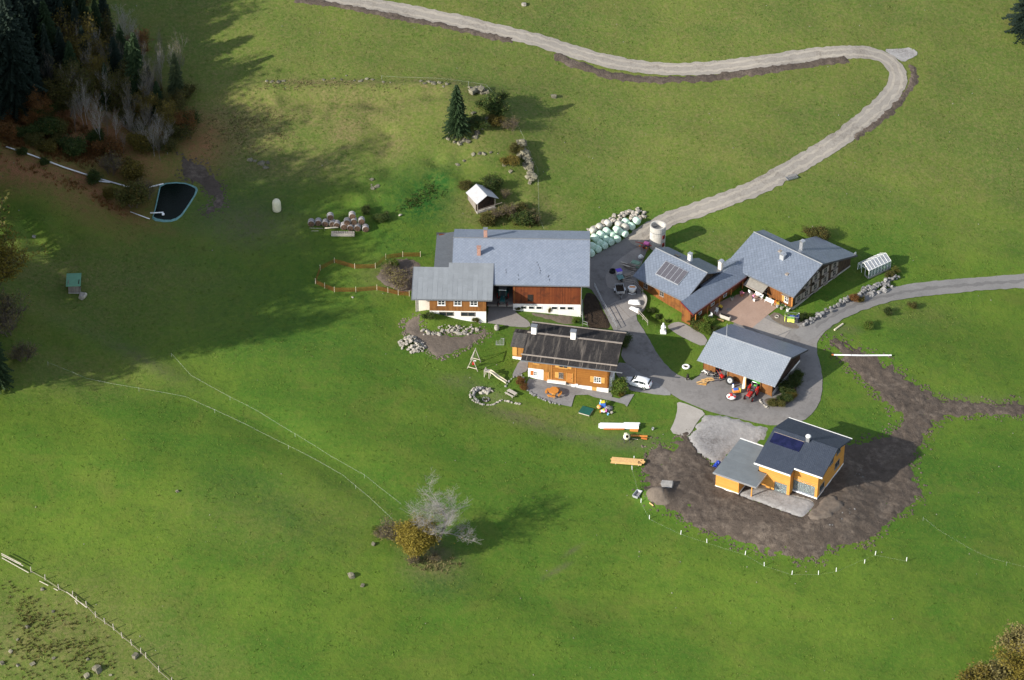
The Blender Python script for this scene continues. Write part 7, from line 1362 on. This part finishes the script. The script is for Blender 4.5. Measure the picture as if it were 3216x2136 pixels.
spread([(x, y, 'leaf_deep', H) for x, y, H in ((30,420,17),(180,560,19),(300,330,18),(420,560,13),(560,520,12),(160,180,20),(760,560,11),(520,420,14),(980,690,9),(690,260,11),(350,200,17),(230,690,15))],
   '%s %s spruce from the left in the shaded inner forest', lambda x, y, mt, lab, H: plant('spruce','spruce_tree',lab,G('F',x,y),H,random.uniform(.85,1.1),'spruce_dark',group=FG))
spread([(random.uniform(180,1180), random.uniform(420,880), random.choice(['bark_grey','twig']), random.uniform(8,13)) for k in range(36)],
   '%s slender %s leafless tree from the left inside the forest', lambda x, y, mt, lab, H: plant('bare','bare_tree',lab,G('F',x,y),H,.4,None,'bark_pale' if mt == 'bark_grey' else 'bark_grey',group='slender bare forest trees'))
spread([(x, y, 'leaf_deep', H) for x, y, H in ((80,560,22),(330,480,16),(450,250,15),(600,400,12),(860,620,12),(700,700,10),(1030,760,8),(480,620,12),(560,300,12),(800,480,11))],
   '%s %s spruce from the left filling the gaps of the forest', lambda x, y, mt, lab, H: plant('spruce','spruce_tree',lab,G('F',x,y),H,random.uniform(.9,1.2),'spruce_needles',group=FG))
spread([(x, y, mt, H) for x, y, mt, H in ((520,700,'leaf_olive',9),(640,560,'leaf_gold',10),(820,760,'leaf_olive',8),(300,790,'leaf_rust',7),(700,420,'leaf_olive',10),(960,780,'leaf_gold',7),(870,420,'leaf_rust',8))],
   '%s %s broad-leaved tree from the left among the inner forest spruces', lambda x, y, mt, lab, H: plant('autumn','autumn_tree',lab,G('F',x,y),H,.9,mt,group=FG))
for lab, kd, x, y, H, mt in (('bare brown shrub above the pond pipe','bareshrub',720,1130,4.5,None),('yellow-leaved sapling between pipe and pond','shrub',880,1180,4.5,'leaf_gold'),('olive sapling left of the pond','shrub',870,1340,5,'leaf_olive'),('thin bare sapling beside the left pond rim','bareshrub',940,1300,4.5,None),('dark green bush over the white pipe','shrub',610,1190,2.6,'leaf_deep'),('yellow-green bush at the bend of the white pipe','shrub',710,1290,2.2,'leaf_gold'),('low bush at the start of the white pipe','shrub',150,1010,1.8,'leaf_deep'),('dark bush beside the middle of the white pipe','shrub',290,1070,1.6,'leaf_deep')):
    plant(kd,'shrub' if kd == 'shrub' else 'bare_shrub',lab,G('F',x,y),H,.8,mt,cat='shrub')
# --- trees of the left edge and beyond it
plant('autumn','autumn_tree','yellowing leafy tree at the left frame edge beside the green-roofed hut',G('I',-10,640),12,1.15,'leaf_yellow'); plant('bareshrub','bare_shrub','tall brown leafless bush at the left frame edge',G('I',60,900),7,1.1,None,cat='shrub')
plant('spruce','spruce_tree','dark spruce at the left frame edge above the lower meadow',G('I',-30,1330),13,1.1,'spruce_needles',var=2); plant('bareshrub','bare_shrub','russet leafless bush beside the left edge spruce',G('I',190,1130),3.2,1.3,None,cat='shrub')
OFF = []  # unseen trees added to shade the left slope, crowns thin to soften it
for k in range(62):
    x = random.uniform(-132,-97); y = random.uniform(-36,98)
    if x > -100-max(0,(y-20))*.17 and y > 20: x -= 14
    OFF.append((x, y, random.uniform(24,29) if y < 2 else random.uniform(24,31)))
for x, y, H in OFF+[(-98,-24,24),(-104,-12,27),(-97,-4,25),(-108,4,27),(-99,13,26),(-110,20,28),(-100,30,25),(-112,-20,26),(-116,36,27),(-104,42,24),(-118,8,28),(-122,24,28),(-120,-6,28),(-126,52,27)]:
    plant('autumn','autumn_tree','unseen tall tree beyond the left frame edge, thin-crowned to soften its shade',(x,y,hz(x,y)),H,.8,'leaf_olive',group='unseen shade trees beyond the left frame edge')
# --- knoll
plant('spruce','spruce_tree','lone dark spruce on the rocky knoll above the hut',G('H',560,660),10.6,1.35,'spruce_needles',var=0)
for lab, kd, x, y, H, w, mt in (('dark shrub right of the lone spruce','shrub',900,470,3.0,1.3,'leaf_deep'),('upper dark shrub right of the lone spruce','shrub',960,380,2.2,1.2,'leaf_deep'),('dark low shrub at the foot of the lone spruce','shrub',760,600,2.0,1.4,'leaf_deep'),('golden shrub right of the lone spruce foot','shrub',920,580,1.8,1.2,'leaf_gold'),('brown leafless shrub by the fence wire','bareshrub',1060,620,2.6,1.2,None),
   ('low dark shrub on the knoll crest','shrub',820,400,1.6,1.4,'leaf_deep'),('yellow-green shrub left of the rock ridge','shrub',1070,960,2.0,1.2,'leaf_gold'),('olive shrub at the head of the rock ridge','shrub',1110,840,1.6,1.2,'leaf_olive'),('dark shrub behind the hay hut','shrub',890,1190,2.2,1.3,'leaf_deep'),('brown shrub right of the hay hut','bareshrub',1010,1270,1.8,1.1,None),('dark shrub at the left corner of the hay hut','shrub',640,1190,1.6,1.2,'leaf_olive'),
   ('tan reedy shrub between hut and barn, left one','bareshrub',930,1460,2.0,1.2,None),('tan reedy shrub between hut and barn, middle one','bareshrub',1060,1440,2.4,1.2,None),('green shrub between hut and barn','shrub',1180,1400,1.6,1.2,'leaf_olive'),('tan reedy shrub between hut and barn, right one','bareshrub',1280,1500,2.4,1.1,None),('dark shrub close behind the barn ridge','shrub',1190,1510,2.2,1.4,'leaf_deep'),('olive shrub behind the barn chimney','shrub',840,1520,1.8,1.3,'leaf_olive')):
    plant(kd,'shrub' if kd == 'shrub' else 'bare_shrub',lab,G('H',x,y),H,w,mt,cat='shrub')
# --- bottom group
sg, tp = skeleton(211, 11, 1.3, 5, trunk=.22, up=.1, r0=.28); BAR.append((wood(sg,'bark_pale',.0085), leaves(tp, 5, 1, .11, .2, 'leaf_gold', 4, .05)))
plant('bare','bare_tree','wide leafless grey tree in the lower meadow',G('K',775,712),9.2,1.2,None,'twig_grey',var=2)
sg, tp = skeleton(305, 6, .8, 4, trunk=.3, stems=5, r0=.09); KIND['bush'] = [(wood(sg,'twig',.012), leaves(tp, 8, 9, .13, .36, 'leaf_gold', 1))]; BASEH['bush'] = 2.2
o = plant('bush','golden_bush','round golden bush in front of the leafless grey tree',G('K',610,830),2.2,1.0,'leaf_yellow',cat='shrub',var=0); o.scale = (.98,.98,.92)
for lab, kd, x, y, H, mt in (('small thorny shrub left of the golden bush','bareshrub',355,680,3.2,None),('pale grass clump left of the golden bush','bareshrub',260,680,1.4,None),('tan dead weeds under the golden bush','bareshrub',560,900,1.5,None),('dead brown weeds right of the golden bush','bareshrub',760,880,1.3,None),('green nettle clump at the left of the golden bush','shrub',430,720,1.4,'leaf_deep'),('yellow-green weed clump below the fence end','shrub',215,620,.9,'leaf_bright')):
    plant(kd,'shrub' if kd == 'shrub' else 'bare_shrub',lab,G('K',x,y),H,1.3,mt,cat='shrub')
# --- lower right corner and top right corner
for lab, kd, x, y, H, w, mt, bk in (('big olive-gold tree at the lower right frame corner','autumn',1480,1720,10,1.15,'leaf_yellow',None),('bare pale tree at the lower right frame edge','bare',1560,1500,10,.9,None,'bark_pale'),('yellow bush at the bottom frame edge near the right corner','shrub',1170,1620,4,1.2,'leaf_gold',None),('pale olive bush at the right frame edge above the corner tree','shrub',1480,1330,4.5,1.2,'leaf_tan',None),('tan bush at the bottom frame edge right of the yellow one','shrub',1330,1640,4.5,1.3,'leaf_tan',None)):
    plant(kd, {'autumn':'autumn_tree','bare':'bare_tree','shrub':'shrub'}[kd], lab, G('M',x,y), H*.9, w, mt, bk, cat='shrub' if kd == 'shrub' else 'tree')
plant('spruce','spruce_tree','dark spruce at the top right frame corner',G('N',2330,330),15,1.9,'spruce_dark',var=2)
plant('spruce','spruce_tree','second dark spruce beyond the top right frame corner',G('N',2420,60),15,1.3,'spruce_dark',var=0)
# --- garden and yard planting
for lab, kd, k, x, y, H, w, mt in (('rounded golden-green bush behind the farmhouse annex','shrub','B',1700,205,1.9,1.5,'leaf_olive'),('olive bush behind the farmhouse annex','shrub','B',1640,190,1.6,1.3,'leaf_olive'),('brown bare bush inside the garden pen','bareshrub','A',180,770,3.8,1.0,None),('second bare bush inside the garden pen','bareshrub','A',80,650,2.6,1.1,None),('small bright green bush in the garden pen','shrub','A',110,560,1.6,1.1,'leaf_bright'),
   ('green conifer-like bush in the bed before the car','shrub','S',1700,830,2.4,.9,'leaf_bright'),('low grey-green bush at the left of the chalet bed','shrub','S',1630,880,1.0,1.1,'leaf_bright'),('yellow flower clump in the chalet bed','shrub','S',1730,910,.7,1.1,'leaf_gold'),('dark clipped bush at the back corner of the chalet','shrub','C',1665,310,2.0,1.0,'leaf_deep'),
   ('dark bush in the hollow below the ramp wall','shrub','O',950,1290,.9,1.2,'leaf_deep'),('second dark bush in the hollow below the ramp wall','shrub','O',1030,1350,.7,1.3,'leaf_deep'),('green bush at the foot of the wing wall','shrub','O',1130,1400,.6,1.2,'leaf_deep'),('red-leaved creeper shrub on the terrace rim','shrub','S',180,720,1.2,1.1,'leaf_rust'),('low rust shrub lower on the terrace rim','shrub','S',220,800,.9,1.1,'leaf_rust'),
   ('dark shrub in the island bed nearest the shed wall','shrub','D',1530,740,1.8,1.2,'leaf_deep'),('dark shrub in the upper island bed','shrub','D',1600,680,1.7,1.2,'leaf_deep'),('leafy shrub in the middle of the island bed','shrub','D',1520,820,1.4,1.3,'leaf_deep'),('yellowish shrub at the tip of the island bed','shrub','D',1400,860,1.0,1.3,'leaf_olive'),('olive shrub at the lower island bed','shrub','D',1470,870,1.1,1.3,'leaf_olive'),('golden shrub at the outer island bed','shrub','D',1590,800,1.3,1.2,'leaf_gold'),('dark green shrub at the upper end of the island bed','shrub','D',1630,620,1.5,1.1,'leaf_deep'),
   ('dark shrub at the house corner by the laundry frame','shrub','Q',330,1420,1.2,1.2,'leaf_deep'),('small green shrub by the laundry frame','shrub','Q',400,1400,.9,1.1,'leaf_bright'),('rusty creeper on the dry stone wall','shrub','Q',1000,1190,1.6,.7,'leaf_rust'),('yellow-green clump on the road side of the wall','shrub','Q',1080,1190,.9,1.2,'leaf_gold'),('weedy shrub above the far end of the wall','shrub','Q',1450,860,1.1,1.2,'leaf_olive'),('reddish flowering shrub by the greenhouse','shrub','Q',1540,800,1.0,1.2,'leaf_mixed'),
   ('tall weeds along the bare earth below the valley road','shrub','h',250,690,1.1,1.5,'leaf_bright'),('dark weeds on the verge below the valley road','shrub','h',440,560,1.0,1.4,'leaf_deep'),('nettle clump below the valley road','shrub','h',680,500,.9,1.4,'leaf_olive'),('weed clump at the lower wall of the barn extension','shrub','e',700,920,1.3,1.2,'leaf_deep'),('grassy clump at the corner of the barn extension','shrub','e',1680,980,1.0,1.2,'leaf_olive'),('weeds beside the white barn basement wall','shrub','d',760,790,.9,1.1,'leaf_olive'),('green weeds by the barn corner','shrub','d',1990,1060,1.0,1.1,'leaf_bright'),('yellow sunflower clump at the white barn wall','shrub','d',1420,850,1.5,.4,'leaf_gold'),('shrub left of the wood bundles','shrub','U',1000,330,1.5,1.0,'leaf_deep'),('lush nettle patch right of the wood bundles','shrub','U',1250,430,1.2,1.8,'leaf_deep')):
    plant(kd,'shrub' if kd == 'shrub' else 'bare_shrub',lab,G(k,x,y),H,w,mt,cat='shrub')
gl = []
for k in range(34):
    x, y = random.uniform(760,950), random.uniform(775,915)
    if (x-760)/190*.4 < (y-775)/140 < .5+(x-760)/190*.6: gl.append((x, y, random.choice(['leaf_mixed','leaf_bright','leaf_gold','leaf_rust','leaf_deep','leaf_bright']), random.uniform(.6,1.4)))
spread(gl, '%s %s plant from the left in the garden bed before the machine shed', lambda x, y, mt, lab, H: plant('shrub','garden_plant',lab,G('B',x,y),H,random.uniform(.9,1.4),mt,cat='plant',group='garden bed plants'))
# ------------------------------------------------------------------ grass tufts and pebbles (nobody could count them)
def field_points(n, seed):
    r = np.random.default_rng(seed); P2 = []
    x = r.uniform(-108, 108, n*2); y = r.uniform(-90, 104, n*2); rr_ = np.hypot(x, y+380); keep = np.abs(x) < (1608/FPX)*np.sqrt((y+380)**2+(281-h0(x, y))**2)*1.02; x, y = x[keep], y[keep]
    bad = np.zeros(len(x), bool)
    for bt in SHEETS:
        a = np.array(bt); bb = (x > a[:,0].min()) & (x < a[:,0].max()) & (y > a[:,1].min()) & (y < a[:,1].max())
        if bb.any(): idx = np.where(bb)[0]; s_ = max(1, len(bt)//90); bad[idx] |= inside(x[idx], y[idx], [tuple(q) for q in bt[::s_]])
    x, y = x[~bad][:n], y[~bad][:n]; return x, y, h0(x, y)
def tufts(name, n, seed, hgt, wid, mat):
    x, y, z = field_points(n, seed); n = len(x); r = np.random.default_rng(seed+1); v = []; nb = 4; V3 = np.zeros((n, nb*3, 3)); cl = .5+.5*fbm(x, y, .5, 9); s = (.45+.9*r.random(n))*(.6+.8*np.clip(cl, 0, 1))
    for k in range(nb):
        a = r.uniform(0, 6.28, n); l = r.uniform(.3, 1.0, n); ca, sa = np.cos(a), np.sin(a); w = wid*s; hh = hgt*s*r.uniform(.6, 1.2, n); ox, oy = r.normal(0, wid*.8, n)*s, r.normal(0, wid*.8, n)*s
        V3[:, k*3] = np.stack([x+ox-sa*w*.5, y+oy+ca*w*.5, z-.03], 1); V3[:, k*3+1] = np.stack([x+ox+sa*w*.5, y+oy-ca*w*.5, z-.03], 1); V3[:, k*3+2] = np.stack([x+ox+ca*l*hh, y+oy+sa*l*hh, z+hh], 1)
    co = V3.reshape(-1, 3); m_ = bpy.data.meshes.new(name); m_.vertices.add(len(co)); m_.vertices.foreach_set('co', co.ravel()); nf = len(co)//3; m_.loops.add(nf*3); m_.loops.foreach_set('vertex_index', np.arange(nf*3)); m_.polygons.add(nf); m_.polygons.foreach_set('loop_start', np.arange(0, nf*3, 3)); m_.update(); m_.materials.append(MATS[mat]); o = link(name, m_); o['kind'] = 'stuff'; o['label'] = 'tufts of meadow grass over the fields'; return o
m, t, b = nmat('tuft_grass'); v = oc(t); n1 = nz(t, v, .12, 4, .6); n2 = nz(t, v, 2.2, 3, .7)
o = mixc(t, rng(t, n2, .3, .7), (.055,.118,.012), (.12,.165,.024)); o = mixc(t, rng(t, n1, .45, .65, 0, .5), o, (.14,.138,.042)); ln(t, o, b.inputs['Base Color']); b.inputs['Roughness'].default_value = .7; b.inputs['Specular IOR Level'].default_value = .2
tufts('meadow_grass', 45000, 77, .09, .16, 'tuft_grass')
x, y, z = field_points(260, 99); mb = MB()
for a, b2, c in zip(x, y, z):
    if random.random() < .5 or a > 30 or b2 < -30: s = random.uniform(.04,.13); mb.cb((a,b2,c+.03), (s*1.4,s,s), random.uniform(0,3), random.uniform(-.4,.4), random.uniform(-.4,.4))
o = mb.build('pebbles', 'limestone'); o['kind'] = 'stuff'; o['label'] = 'small pale stones strewn over the meadows'

def patch_tufts(name, lab, k, pts, n, hgt, mat):
    pl = [(p.x, p.y) for p in poly(pts)]; xs, ys = zip(*pl); r = np.random.default_rng(len(pts)+n); x = r.uniform(min(xs), max(xs), n*3); y = r.uniform(min(ys), max(ys), n*3); kk = inside(x, y, pl); x, y = x[kk], y[kk]; e_ = edged(x, y, pl); kk = r.random(len(x)) < np.clip(e_/4.5, .04, 1)*np.clip(.55+1.1*fbm(x, y, .8, 31), .05, 1); x, y = x[kk][:n], y[kk][:n]; z = h0(x, y); v, f = [], []
    for a, b2, c in zip(x, y, z):
        for _ in range(7):
            t_ = random.uniform(0,6.28); h_ = hgt*random.uniform(.5,1.3); ox, oy = random.gauss(0,hgt*.3), random.gauss(0,hgt*.3); w_ = .05+hgt*.06; q = len(v)
            v += [(a+ox-math.sin(t_)*w_,b2+oy+math.cos(t_)*w_,c-.03),(a+ox+math.sin(t_)*w_,b2+oy-math.cos(t_)*w_,c-.03),(a+ox+math.cos(t_)*h_*.6,b2+oy+math.sin(t_)*h_*.6,c+h_)]; f.append((q,q+1,q+2))
    mb = MB(); mb.v, mb.f = v, f; o = mb.build(name, mat); o['kind'] = 'stuff'; o['label'] = lab
patch_tufts('pasture_tussocks', 'rough brown-green tussocks beyond the pole fence', 'L', [('L',-20,420),('L',400,650),('L',900,950),('L',1300,1300),('L',1650,1600),('L',-20,1600)], 1000, .33, 'leaf_olive')
patch_tufts('bracken', 'rusty dead bracken on the bank below the forest', 'F', [('F',-20,650),('F',350,700),('F',760,900),('F',800,1040),('F',600,1110),('F',400,1060),('F',-20,950)], 2600, .55, 'leaf_rust')
patch_tufts('bracken', 'rusty dead bracken strip below the white pond pipe', 'F', [('F',-20,980),('F',250,1080),('F',560,1200),('F',820,1360),('F',840,1430),('F',560,1300),('F',250,1150),('F',-20,1080)], 1200, .45, 'leaf_rust')
patch_tufts('dry_grass', 'tan dry grass on the rocky terrace above the pasture', 'G', [('G',780,200),('G',1100,120),('G',1600,130),('G',2100,180),('G',2200,260),('G',1500,240),('G',900,280)], 700, .2, 'leaf_straw')
patch_tufts('dry_grass', 'tan dry grass beside the golden bush', 'K', [('K',480,880),('K',640,830),('K',950,850),('K',1010,930),('K',900,1010),('K',600,1010)], 500, .3, 'leaf_straw')
patch_tufts('dry_grass', 'tan reeds and weeds between hut and barn', 'H', [('H',780,1400),('H',1000,1330),('H',1330,1330),('H',1360,1540),('H',760,1540)], 800, .5, 'leaf_tan')
patch_tufts('nettle_patch', 'dark green nettle patch left of the log hut', 'H', [('H',100,1240),('H',300,1080),('H',460,1090),('H',480,1230),('H',350,1330),('H',60,1420),('H',-60,1400)], 1500, .22, 'leaf_deep')
patch_tufts('dry_grass', 'dry pasture grass on the slope right of the forest', 'G', [('G',300,430),('G',700,300),('G',1200,420),('G',1250,700),('G',800,860),('G',400,800)], 900, .18, 'leaf_straw')
